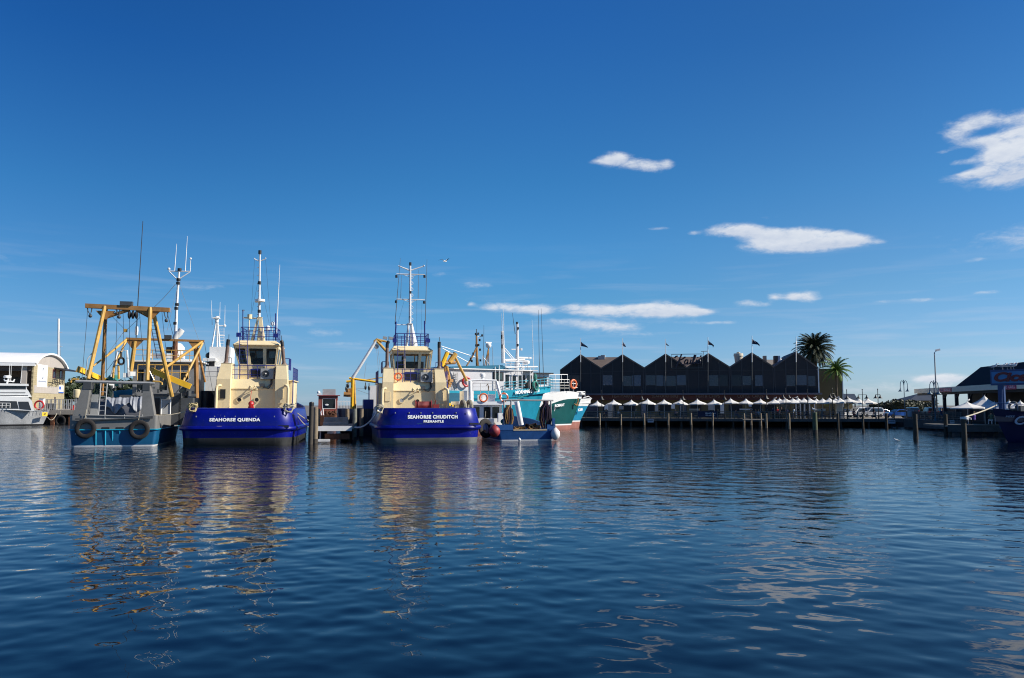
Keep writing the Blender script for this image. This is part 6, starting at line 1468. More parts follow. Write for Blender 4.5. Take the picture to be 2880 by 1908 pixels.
# piles
GP = 'mooring piles along the pier'
M_PILED = mat('dark weathered pile', (.055, .046, .034), .85, .35, 2.2, streak=.8, streakc=(.03, .03, .025), bump=.4, fine=.25)
names = ['near the blue ship prow', 'left of the low white sign', 'right of the low white sign', 'under the fourth parasol', 'left of the navy banner', 'below the right end of the navy banner']
for i, (u, vt, vb, w) in enumerate(((1687, 1163, 1202, 5), (1747, 1165, 1202, 4.5), (1812, 1163, 1202, 5.5), (1880, 1163, 1202.5, 5), (1944, 1162, 1203, 6), (2005, 1162, 1203, 4.5))):
    pile(u, vt, vb, w, 'thin grey pile at the pier front ' + names[i], GP)
for i, u in enumerate((2093, 2113, 2140)): pile(u, 1163, 1204, 6, ['left', 'middle', 'right'][i] + ' pile of the braced trio in front of the pier', GP)
o = thing('pile_brace', 'pale horizontal timber joining the trio of piles', 'beam', Frame(at(2093, 1181, 117.5))); mb = MB(); e = at(2141, 1181, 117.5) - at(2093, 1181, 117.5); mb.cyl((-.3, -.25, 0), e + Vector((.3, -.25, 0)), .1, n=6); mb.build('timber', M_RAILT, o)
pile(2156, 1163, 1213, 6, 'thin pale pile standing in the water right of the trio', GP)
pile(2220, 1163, 1215, 6.5, 'thin pale pile in the water below the people in red and black', GP)
pile(2293, 1160, 1219, 13, 'stout mossy pile with a sunlit right edge carrying a grey gull', GP, mat('mossy pile', (.10, .12, .07), .9, .4, 2., streak=.7, bump=.4, fine=.2))
pile(2358, 1163, 1221, 6, 'thin pile below the small palm tree', GP, M_PILED)
pile(2428, 1165, 1214, 6, 'thin pile below the white parked cars', GP, M_PILED)
pile(2494, 1163, 1206, 7, 'short pile left of the low white notice on the pier', GP, M_PILED)
pile(2576, 1165, 1234, 13, 'stout bent topped pile right of the blue car', GP, M_PILED)
pile(2661, 1165, 1225, 11, 'stout pile at the left corner of the low landing', GP, M_PILED)
pile(2713, 1174, 1263, 14, 'nearest dark pile with a white rope round its top', GP, M_PILED)
for (u, v) in ((1830, 1184), (2508, 1187)):
    q = px(u, v, -.06); o = thing('notice', 'small white notice fixed under the ' + ('left' if u < 2000 else 'right') + ' part of the pier deck', 'sign', Frame(FP.w(q), -11)); w = 16 if u < 2000 else 17
    mb = MB(); mb.bx(-w / 34, w / 34, -.03, .03, -.26, .26); mb.build('panel', mat('grey white panel', (.42, .42, .46), .6, .1), o)
    mb = MB(); mb.bx(-w / 40, w / 40, -.035, -.03, -.02, .05); mb.bx(-w / 46, w / 46, -.035, -.03, .1, .15); mb.build('print', M_DKGREY, o)
# navy banner on the fence
a, c = px(1963, 1173, .1), px(2016, 1157, .1); o = thing('banner', 'navy cloth banner tied to the pier fence', 'banner', Frame(FP.w((a + c) / 2), -11)); w, h = c.x - a.x, c.z - a.z
M_NAVYB = mat('navy cloth', (.008, .012, .045), .7, .1)
mb = MB(); mb.bx(-w / 2, w / 2, -.02, .02, -h / 2, h / 2); mb.build('cloth', M_NAVYB, o)
lettering('World\'s best', w * .55, M_TXTW, o, (w * .15, -.03, h * .14), depth=.008, bold=.01, shear=.2); lettering('Fish and Chips', w * .5, M_TXTW, o, (w * .15, -.03, -h * .2), depth=.008, bold=.01, shear=.2)

# ------------------------------------------------------------------ the dark gabled restaurant
FK = Frame(FP.w((0, 9.5, 0)), -11); px = FK.px
M_DARKW = mat('dark stained cladding', (.022, .022, .027), .75, .25, .5, fine=.15)
M_DARKW2 = mat('dark grey trim', (.035, .035, .042), .65, .15)
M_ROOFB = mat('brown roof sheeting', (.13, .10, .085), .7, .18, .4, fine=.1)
M_OLIVE = mat('olive tan render', (.19, .145, .07), .85, .15, .5)
M_FASC = mat('maroon fascia', (.07, .012, .010), .6, .15)
M_KWIN = mat('reflecting dark window', (.035, .045, .085), .25, .35, .4, spec=.8)
kb = thing('restaurant', 'dark gabled waterfront restaurant with six gables and a cursive roof sign', 'building', FK)
peaks = [(1633, 1000), (1751, 1000), (1872, 998), (1992, 997), (2114, 995), (2238, 992)]
valls = [(1575, 1044), (1691, 1038), (1812, 1037), (1932, 1036), (2053, 1035), (2176, 1034), (2302, 1037)]
zb = px(1900, 1107, 0).z
P = [px(*v) for v in valls]; Q = [px(*v) for v in peaks]
pts = [Vector((P[0].x, 0, zb))] 
prof = []
for i in range(6): prof += [P[i], Q[i]]
prof += [P[6]]
for i in range(6):
    g = [Vector((P[i].x, 0, zb)), Vector((P[i + 1].x, 0, zb)), P[i + 1], Q[i], P[i]]
    mb = MB(); mb.hexa([Vector((p.x, 0, p.z)) for p in g], [Vector((p.x, .3, p.z)) for p in g]); gw = mb.build('gable_wall', M_DARKW, kb)
    for p in (P[i], P[i + 1]):
        mb = MB(); d = p - Q[i]; mb.hexa([Vector((Q[i].x, -.12, Q[i].z - .05)), Vector((p.x, -.12, p.z - .05)), Vector((p.x, -.12, p.z + .22)), Vector((Q[i].x, -.12, Q[i].z + .22))], [Vector((Q[i].x, 14, Q[i].z - .05)), Vector((p.x, 14, p.z - .05)), Vector((p.x, 14, p.z + .22)), Vector((Q[i].x, 14, Q[i].z + .22))]); mb.build('roof_slope', M_ROOFB if p is P[i + 1] else mat('shaded roof sheeting', (.07, .065, .075), .7, .15, .4), kb)  # left slopes use a darker copy, their shade put into the sheet colour
    for t in (.02, .27, .5, .75, .98):
        x = P[i].x + (P[i + 1].x - P[i].x) * t; zt = (P[i].z + (Q[i].z - P[i].z) * t * 2) if t < .5 else (Q[i].z + (P[i + 1].z - Q[i].z) * (t - .5) * 2)
        mb = MB(); mb.bx(x - .09, x + .09, -.07, 0, zb, zt - .1); mb.build('batten', M_DARKW2, gw)
    mb = MB(); mb.bx(P[i].x, P[i + 1].x, -.05, 0, P[i].z - .5, P[i].z - .38); mb.build('trim_board', M_DARKW2, gw)
wins = [(1598, 1630), (1696, 1724), (1750, 1776), (1778, 1802), (1814, 1845), (1846, 1865), (1867, 1900), (1902, 1930), (1995, 2020), (2056, 2084), (2087, 2113), (2124, 2144), (2210, 2236), (2238, 2268), (2270, 2292), (2025, 2046)]
for i, (u0, u1) in enumerate(wins):
    a, c = px(u0, 1086 - (i % 3 == 1) * 2, 0), px(u1, 1056 + (i % 4 == 2) * 2, 0)
    mb = MB(); mb.bx(a.x - .06, c.x + .06, -.05, 0, a.z - .06, c.z + .06); o = mb.build('window', M_DARKW2, kb)
    mb = MB(); mb.bx(a.x, c.x, -.065, -.05, a.z, c.z); mb.build('pane', (M_KWIN, mat('dim window', (.022, .028, .05), .25, .4, .8, spec=.8), mat('dark window', (.014, .016, .024), .3, .3, .8))[(2, 0, 1, 0, 1, 0, 1, 0, 1, 2, 1, 0, 1, 0, 1, 2)[i]], o)
# rear roofs, tanks and ducts
def rear(u0, u1, v, y, m=None):
    a, c = px(u0, v, y), px(u1, v, y); mb = MB(); mb.hexa([Vector((a.x, y, a.z)), Vector((c.x, y, c.z)), Vector((c.x, y - 6, a.z - 3)), Vector((a.x, y - 6, a.z - 3))], [Vector((a.x, y + .3, a.z)), Vector((c.x, y + .3, c.z)), Vector((c.x, y + .3, a.z - 3.2)), Vector((a.x, y + .3, a.z - 3.2))]); mb.build('cross_roof', m or M_ROOFB, kb)
rear(1634, 1755, 1005, 9); rear(1868, 1990, 1004, 9); rear(2126, 2180, 1012, 12, mat('pale plant screen', (.22, .20, .18), .8))
def kbox(u0, u1, v0, v1, y, m, name, d=1.5):
    a, c = px(u0, v1, y), px(u1, v0, y); mb = MB(); mb.bx(a.x, c.x, y, y + d, a.z - 1.0, c.z); mb.build(name, m, kb)
kbox(1682, 1690, 1001, 1006, 8, M_GREY, 'roof_vent'); kbox(1690, 1701, 999, 1006, 8, M_GREY, 'roof_vent')
a = px(2077, 1006, 6); mb = MB(); mb.lathe([(.4, -2.2), (.45, -1.0), (.62, -.9), (.75, .2), (.85, .25), (.8, .7), (.3, .75), (.3, .95), (0, 1.0)], a, 14); mb.build('roof_extractor', mat('cream duct', (.55, .50, .40), .6, .1), kb, smooth=True)
kbox(2148, 2156, 1001, 1022, 8, mat('tan duct', (.34, .28, .22), .7), 'roof_duct'); kbox(2178, 2187, 1001, 1022, 8, mat('brown duct', (.12, .09, .075), .7), 'roof_duct'); kbox(2188, 2194, 1001, 1008, 8, M_GWHITE, 'roof_duct'); kbox(2127, 2134, 1002, 1010, 9, mat('tan duct', (.34, .28, .22), .7), 'roof_duct')
a = px(2195, 1015, 5); mb = MB(); mb.lathe([(.25, -1.2), (.25, -.2), (.5, -.2), (.4, .1), (.1, .4), (0, .4)], a, 12); mb.build('roof_cowl', M_GWHITE, kb, smooth=True)
mb = MB(); a = px(1978, 990, 6); mb.cyl(a - Vector((0, 0, 1.5)), a + Vector((0, 0, .1)), .05, n=5); mb.cyl(px(1972, 989, 6), px(1992, 988, 6), .05, n=5)
for kk in range(6): q = px(1973 + kk * 3.5, 989, 6); mb.cyl(q - Vector((0, .4, 0)), q + Vector((0, .4, 0)), .03, n=4)
mb.build('tv_aerial', M_STEEL, kb)
# awning slab, sign fascia and shop fronts
a, c = px(1640, 1112, -2.4), px(2302, 1105, -2.4)
mb = MB(); mb.bx(P[0].x + 2, P[6].x, -2.4, 0, zb - .28, zb); mb.build('awning', mat('slate awning edge', (.07, .075, .11), .6, .1), kb)
mb = MB(); mb.bx(P[0].x + 2, P[6].x - 1.0, -1.5, -1.3, zb - 1.15, zb - .28); fs_ = mb.build('sign_fascia', M_FASC, kb)
M_SIGNT = mat('faded sign letters', (.22, .17, .15), .7, .1)
for txt, u0, u1 in (('FISH MARKET', 1722, 1786), ('SEAFOOD BBQ', 1833, 1907), ('FISH & CHIPS', 1957, 2024), ('COFFEE  CAKES', 2074, 2146)):
    a, c = px(u0, 1115, -1.5), px(u1, 1115, -1.5); lettering(txt, c.x - a.x, M_SIGNT, fs_, ((a.x + c.x) / 2, -1.53, (a.z + c.z) / 2), depth=.02, bold=.0, h=.52)
mb = MB(); mb.bx(P[0].x, P[6].x, .0, .3, 1.25, zb - .28); mb.build('shop_front', M_OLIVE, kb)
rr = random.Random(2)
u = 1600
while u < 2290:
    w = rr.choice((22, 30, 38)); a, c = px(u, 1172, -.02), px(u + w, rr.choice((1130, 1134, 1138)), -.02)
    mb = MB(); mb.bx(a.x, c.x, -.06, 0, 1.25 if rr.random() < .6 else 2.2, c.z); o = mb.build('shop_window', M_DARKW2, kb)
    mb = MB(); mb.bx(a.x + .12, c.x - .12, -.075, -.06, 2.3, c.z - .12); mb.build('pane', M_KWIN if rr.random() < .4 else M_INT, o)
    u += w + rr.choice((10, 16, 24))
# right wing, tan rendered, its far edge in the sun
FW_ = Frame(FK.w((0, 6, 0)), -11)
a, c = FW_.px(2296, 1130, 0), FW_.px(2368, 1037, 0)
mb = MB(); mb.bx(a.x, c.x, 6, 16, 1.25, px(2330, 1037, 6).z); mb.build('rendered_wing', M_OLIVE, kb)
a, c = px(2299, 1108, -.2), px(2304, 1037, -.2); mb = MB(); mb.bx(P[6].x - .15, P[6].x + .02, -.16, .3, zb, P[6].z); mb.build('pale_corner', M_GWHITE, kb)
mb = MB(); mb.bx(P[0].x, P[0].x + .3, .3, 14, 1.25, P[0].z - .1); mb.build('left_wall', M_DARKW, kb); mb = MB(); mb.bx(P[6].x - .3, P[6].x, .3, 6, 1.25, P[6].z - .1); mb.build('right_wall', M_DARKW, kb)
mb = MB(); mb.bx(P[0].x + .4, P[6].x - .4, 13, 13.3, 1.25, P[3].z); mb.build('rear_wall', M_DARKW, kb)
for u in (2238, 2250, 2262, 2276, 2290):
    a, c = px(u, 1168, -.1), px(u + 2.5, 1134, -.1); mb = MB(); mb.bx(a.x, c.x, -.12, -.08, 1.25, c.z); mb.build('door_frame', M_GWHITE, kb)
a, c = FW_.px(2365.5, 1130, -.02), FW_.px(2368.5, 1037, -.02); mb = MB(); mb.bx(c.x - .12, c.x + .06, 5.9, 16.1, 1.25, px(2330, 1037, 6).z + .05); mb.build('pale_corner', M_GWHITE, kb)  # pale strip laid on the wing's right edge so it reads sunlit
# cursive sign in its frame
a, c = px(1889, 1036, -.6), px(1975, 996, -.6); fr_ = MB()
fr_.tube([(a.x, -.6, a.z), (c.x, -.6, a.z), (c.x, -.6, c.z), (a.x, -.6, c.z), (a.x, -.6, a.z)], .06, 4); sg = fr_.build('sign_frame', M_DKGREY, kb)
M_INK = mat('dark navy sign letters', (.010, .012, .03), .5, .1)
strokes = [[(1917, 997), (1912, 1009), (1903, 1030), (1901, 1033)], [(1897, 1008), (1901, 1003), (1906, 1002)], [(1928, 1004), (1920, 1010), (1909, 1015), (1914, 1019), (1918, 1027), (1923, 1026)],
  [(1935, 1014), (1930, 1012), (1925, 1018), (1926, 1024), (1931, 1023), (1936, 1013), (1934, 1024), (1939, 1022)], [(1944, 1012), (1940.5, 1023), (1944, 1024), (1948, 1019)], [(1946, 1005), (1946.6, 1007)],
  [(1948, 1019), (1955, 1006), (1957, 999), (1953.5, 999), (1949.5, 1012), (1948.5, 1022), (1952, 1024), (1956, 1019)], [(1960, 1012), (1957, 1022), (1960, 1024), (1964, 1018)], [(1962, 1005), (1962.6, 1007)],
  [(1964, 1018), (1968, 1010), (1970, 1016), (1968, 1022), (1963.5, 1023)], [(1972, 1000), (1970, 1005)]]
for s in strokes:
    mb = MB(); mb.tube([px(u, v, -.7) for u, v in s], .135, 6); mb.build('sign_letter', M_INK, sg, smooth=True)
# flags on the gables
FGp = 'flags on the gables'
fl = [((1633, 960), [(1634, 961), (1638, 965), (1645, 970), (1653, 976), (1654, 979), (1645, 976), (1634, 974)], 'wide navy flag on the leftmost gable'), ((1751, 960), [(1751.5, 960), (1754, 965), (1757, 970), (1761, 976), (1758, 976), (1752, 974)], 'half furled white and navy flag on the second gable'),
  ((1872, 962), [(1872.5, 962), (1875, 967), (1883, 974), (1876, 972), (1873, 970)], 'narrow furled navy flag on the third gable'), ((1991, 957), [(1991.5, 957), (1997, 962), (2004, 968), (2008, 972), (2006, 978), (2003, 972), (1991.5, 970)], 'drooping navy flag on the fourth gable'),
  ((2115, 953), [(2115.5, 954), (2122, 958), (2130, 963), (2136, 970), (2136, 975), (2131, 970), (2116, 968)], 'widest navy flag on the fifth gable'), ((2239, 955), [(2239.5, 958), (2242, 960), (2242, 968), (2240, 970)], 'wrapped pale flag on the rightmost gable before the palm')]
for i, ((u, vt), poly, lab) in enumerate(fl):
    b0 = px(u, 1106, -.4); Fg = Frame(FK.w(b0), -11); o = thing('flagpole', 'slim white pole carrying the ' + lab.replace(' on the', ', on the'), 'flagpole', Fg, 'flagpoles on the gables')
    mb = MB(); mb.tube([Fg.px(u, 1019, 0), Fg.px(u, (vt + 1019) / 2, 0), Fg.px(u, vt - 8, 0)], [.065, .06, .045], 6); mb.build('pole', M_GWHITE, o)
    mb = MB(); mb.cyl((0, 0, 0), Fg.px(u, 1019, 0), .06, n=6); mb.build('lower_pole', M_DKGREY, o)  # lower stretch of the pole in dark grey
    fo = thing('flag', lab, 'flag', Frame(Fg.w(Fg.px(u, poly[0][1], 0)), -11), FGp); F2 = FR[fo.name]
    q = [F2.px(a, b2, 0) for a, b2 in poly]; nq = len(q)
    fq = [Vector((p.x, .18 * math.sin(p.x * 4.0), p.z)) for p in q]
    mb = MB(); mb.hexa([p + Vector((0, -.01, 0)) for p in fq], [p + Vector((0, .01, 0)) for p in fq]); mb.build('cloth', M_NAVYB if i != 5 else M_GWHITE, fo)
    if i != 2 and i != 5:
        cx = sum(p.x for p in q) / nq; cz2 = sum(p.z for p in q) / nq; mb = MB(); mb.ball((cx - .1, .18 * math.sin(cx * 4) - .02, cz2 + .05), .22 if i != 1 else .34, 8, sq=(1, .12, .55)); mb.build('emblem', M_GWHITE, fo)

# ------------------------------------------------------------------ parasols
M_CANV = mat('white parasol canvas', (.66, .65, .62), .75, .05, 1.)
def make_parasol(label, F, w=2.5, h=3.0, rise=.62, sides=8, group='white parasols on the pier', open_=1.0, low=None):
    o = thing('parasol', label, 'parasol', F, group); r = w / 2; mb = MB()
    ze = h - rise
    mb.lathe([(.03, h + .02), (r * .30, h - rise * .38), (r * .62, h - rise * .68), (r, ze), (r * .99, ze - .14), (r * .6, h - rise * .82), (r * .28, h - rise * .55), (.02, h - .06)], (0, 0, 0), sides); mb.build('canopy', M_CANV, o)
    mb = MB(); mb.lathe([(.22 * r + .05, h - rise * .30), (.06, h + .03), (.0, h + .05)], (0, 0, 0), sides); mb.build('vent', M_CANV, o)
    mb = MB(); mb.cyl((0, 0, 0), (0, 0, h - .08), .035, n=6); mb.ball((0, 0, h + .12), .05, 6); mb.build('pole', M_GWHITE, o)
    rr = random.Random(int(F.loc.x * 97)); o.rotation_euler = (rr.uniform(-.035, .035), rr.uniform(-.045, .045), F.a + rr.uniform(-.4, .4)); sc = rr.uniform(.93, 1.05); o.scale = (sc, sc, rr.uniform(.965, 1.02))
    return o
upos = [1680, 1727, 1776, 1820, 1869, 1913, 1964, 2011, 2058, 2098, 2138, 2179, 2193, 2212, 2231, 2246, 2261, 2281, 2296, 2314, 2336, 2352, 2364, 2389, 2416, 2442]
plab = ['leftmost white pier parasol beside the blue prow', 'second white parasol from the left end of the pier', 'white parasol in front of the fish market lettering', 'white parasol right of the fish market lettering', 'white parasol under the seafood lettering', 'white parasol just left of the navy banner',
 'white parasol above the navy banner', 'white parasol right of the navy banner', 'white parasol left of the coffee lettering', 'white parasol under the coffee lettering', 'white parasol right of the coffee lettering', 'white parasol with a gull above the person in red', 'rear white parasol behind the one above the person in red',
 'white parasol behind the slim lamp of the crowded row', 'white parasol above the person in white', 'rear white parasol with a gull at its left side', 'white parasol left of the corner of the dark gable wall', 'white parasol below the building corner', 'rear white parasol at the building corner', 'white parasol below the left part of the tan wing', 'white parasol below the middle of the tan wing', 'rear white parasol left of the small palm trunk', 'white parasol with a gull beside the small palm trunk',
 'white parasol in front of the far blue roof', 'white parasol above the white car', 'rightmost low white pier parasol near the shrubs']
pv = [1130, 1125, 1125, 1125, 1124, 1125, 1125, 1124, 1123, 1123, 1124, 1124, 1122, 1122, 1121, 1122, 1121, 1121, 1123, 1121, 1120, 1121, 1120, 1120, 1122, 1123]
for i, u in enumerate(upos):
    y = 2.2 if i < 11 else (2.4, 4.4)[i in (12, 15, 18, 21)]
    q = FP.px(u, 1178, y); q.z = ZD; h = FP.px(u, pv[i], y).z - ZD
    make_parasol(plab[i], Frame(FP.w(q), -11 + (i * 37) % 20), 2.75 if i < 11 else 3.0, h, .66)
# ------------------------------------------------------------------ lamps
def make_lamp(label, wpos, h, arm=.7, style='bell', m=M_BLACK, ang=0, group='double lamps on the pier'):
    o = thing('street_lamp', label, 'lamp', Frame(wpos, ang), group); mb = MB(); 
    mb.cyl((0, 0, 0), (0, 0, h), .07, .05, 8); mb.cyl((0, 0, 0), (0, 0, .5), .12, n=8); mb.ball((0, 0, h + .05), .09, 6); mb.build('pole', m, o)
    for s in (-1, 1):
        mb = MB()
        if style == 'bell':
            mb.cyl((0, 0, h - .75), (s * arm, 0, h - .75), .035, n=5); zl = h - .8
        else:
            mb.tube([(0, 0, h - .9)] + [(s * (arm / 2 - arm / 2 * math.cos(t * math.pi / 6)), 0, h - .9 + .9 * math.sin(t * math.pi / 6)) for t in range(1, 6)] + [(s * arm, 0, h - .9), (s * arm, 0, h - 1.2)], .045, 6); zl = h - 1.2
        a = mb.build('arm', m, o)
        mb = MB(); mb.lathe([(.05, zl), (.08, zl - .15), (.16, zl - .35), (.36, zl - .52), (.37, zl - .56), (.0, zl - .5)], (s * arm, 0, 0), 12); mb.build('lamp_shade', m, o, smooth=True)
    return o
M_LBL = mat('blue green lamp paint', (.05, .13, .19), .5, .1)
lamps = [(1693, 1101), (1806, 1101), (1922, 1101), (2039, 1100), (2157, 1098), (2212, 1095), (2273, 1098), (2343, 1094), (2384, 1098), (2428, 1097), (2471.5, 1096)]
ll = ['dark lamp at the left end of the pier beside the blue prow', 'dark lamp left of the seafood lettering', 'dark lamp right of the seafood lettering', 'dark lamp left of the coffee lettering', 'dark lamp at the trio of piles', 'tallest dark lamp in front of the right gable', 'dark lamp below the right gable window', 'dark lamp in front of the tan wing', 'dark lamp in front of the far blue roof', 'dark lamp with wide arms against the sky', 'dark lamp with close bells left of the blue car']
for i, (u, v) in enumerate(lamps):
    y = .8; q = FP.px(u, 1178, y); q.z = ZD; h = FP.px(u, v, y).z - ZD
    make_lamp(ll[i], FP.w(q), h, (.1, .12, .15, .2, .15, .45, .12, .4, .15, .62, .34)[i], ang=(60, 70, 60, 75, 50, 0, 70, 20, 60, -5, -5)[i])
for (u, vt, Y, lab) in ((2541.5, 1071, 127, 'blue green lamp with two hooked arms behind the blue car'), (2626, 1073, 108, 'blue green lamp with two hooked arms left of the pavilion roof')):
    p = at(u, vt, Y); make_lamp(lab, Vector((p.x, p.y, 1.25)), p.z - 1.25, .56, 'hook', M_LBL, -8, 'hooked blue lamps')
p = at(2628, 992, 125); o = thing('floodlight_mast', 'tall slim mast with one white floodlight at its top', 'light mast', Frame((p.x, p.y, 1.25)))
mb = MB(); mb.cyl((0, 0, 0), (.0, 0, p.z - 1.25), .14, .09, 8); mb.build('pole', M_STEEL, o)
mb = MB(); mb.cyl((0, 0, p.z - 1.25), (.3, 0, p.z - 1.0), .05, n=5); mb.box((.55, 0, p.z - .85), (.62, .4, .3), ry=-.25); mb.build('floodlight', M_GWHITE, o)

# ------------------------------------------------------------------ palms
def palm(label, crown, base_z, R0, n, m, seed, trunk_r, leafw=.16, drop=1.0, skirt=0):
    rng = random.Random(seed); o = thing('palm_tree', label, 'palm tree', Frame((crown.x, crown.y, base_z)), 'palm trees'); H = crown.z - base_z
    mb = MB(); mb.tube([(0, 0, -.2), (.05, 0, H * .3), (-.04, .03, H * .7), (0, 0, H)], [trunk_r * 1.2, trunk_r, trunk_r * .95, trunk_r * 1.1], 10); mb.build('trunk', M_BARK, o, smooth=True)
    mb = MB(); mb.ball((0, 0, H - .1), trunk_r * 1.9, 10, sq=(1, 1, 1.1)); mb.build('crown_heart', mat('orange brown palm heart', (.22, .11, .03), .8, .4, 4.), o)
    for k in range(n):
        t = k / n; g = k * 2.39996; e = R(82 - 125 * t ** 1.1 * drop) + rng.uniform(-.08, .08); Lf = R0 * rng.uniform(.88, 1.08)
        mb = MB(); P_ = []; d = e; p = Vector((0, 0, H + .1)); seg = 9
        for j in range(seg + 1):
            P_.append(p.copy()); p = p + Vector((math.cos(g) * math.cos(d), math.sin(g) * math.cos(d), math.sin(d))) * Lf / seg; d -= (.055 + .06 * (1 - abs(t - .3))) * (1 + j * .12)
        mb.tube(P_, [.05 - .004 * j for j in range(seg + 1)], 4)
        side_ = Vector((-math.sin(g), math.cos(g), 0))
        for j in range(2, 4 * seg - 1):
            f = j / (4 * seg); i0 = int(f * seg); q = P_[i0].lerp(P_[min(i0 + 1, seg)], f * seg - i0); tg = (P_[min(i0 + 1, seg)] - P_[i0]).normalized()
            ll_ = R0 * .20 * math.sin(math.pi * (.12 + .86 * f)) ** .6
            up = side_.cross(tg)
            for s in (-1, 1):
                tip = q + (side_ * s * .75 + tg * .75 + up * .18 * (1 if e > 0 else -.4) + Vector((0, 0, -.25 + rng.uniform(-.12, .12)))).normalized() * ll_
                w = tg * leafw * .5
                mb.add([q - w, q + w, tip], [(0, 1, 2)])
        mb.build('frond', m, o)
    return o
M_PALM = leaf_mat('dark palm fronds', (.018, .030, .016), (.035, .050, .024)); M_PALM2 = leaf_mat('bright palm fronds', (.07, .15, .018), (.15, .22, .04))
palm('big dark date palm with a dense round crown above the roof', at(2291, 985, 146), 1.25, 4.3, 100, M_PALM, 3, .42, .16, 1.0)
palm('small bright green palm against the tan wing', at(2352, 1044, 131) , 1.25, 3.0, 40, M_PALM2, 4, .16, .10, .9)
for k, (u, vt, Y, w) in enumerate(((2512, 1128, 175, 5), (2530, 1113, 165, 4.5), (2548, 1118, 168, 5), (2565, 1124, 172, 5), (2590, 1126, 178, 6), (2490, 1130, 185, 5), (2470, 1131, 190, 5))):
    q = at(u, vt, Y); tree(['low olive shrub behind the blue car', 'tallest olive shrub behind the blue car', 'round olive shrub left of the hooked lamp', 'olive shrub behind the dark parked car', 'wide olive shrub under the far pavilion roof', 'far low shrub behind the rightmost pier parasol', 'far low shrub above the silver car'][k], (q.x, q.y, 1.25), w, q.z - 1.25, .3, M_LEAFS, 1500, .26, 50 + k, name='shrub')

# ------------------------------------------------------------------ far roofs
def hiproof(label, u0, u1, ur0, ur1, vb, vt, Y, name='pavilion'):
    F = Frame(at((u0 + u1) / 2, 1140, Y)); F.loc.z = 1.25; o = thing(name, label, 'building', F); a, c = F.px(u0, vb, 0), F.px(u1, vb, 0); r0, r1 = F.px(ur0, vt, 4), F.px(ur1, vt, 4)
    mb = MB(); mb.add([(a.x, 0, a.z), (c.x, 0, a.z), (c.x, 9, a.z), (a.x, 9, a.z), (r0.x, 4.5, r0.z), (r1.x, 4.5, r0.z)], [(0, 1, 5, 4), (1, 2, 5), (2, 3, 4, 5), (3, 0, 4), (3, 2, 1, 0)]); mb.build('roof', mat('slate blue roof', (.03, .04, .06), .6, .15, .5), o)
    mb = MB(); mb.bx(a.x + .8, c.x - .8, 1, 8, 0, a.z - .01); mb.build('walls', M_OLIVE, o)
    for x in (a.x + .5, c.x - .5):
        mb = MB(); mb.bx(x - .1, x + .1, .4, .6, 0, a.z); mb.build('post', M_DARKW2, o)
hiproof('far low building with a slate blue roof behind the parasols', 2362, 2414, 2362, 2406, 1126, 1108, 165)
hiproof('far pavilion with a dark hip roof behind the parked cars', 2556, 2640, 2584, 2616, 1127, 1108, 190)

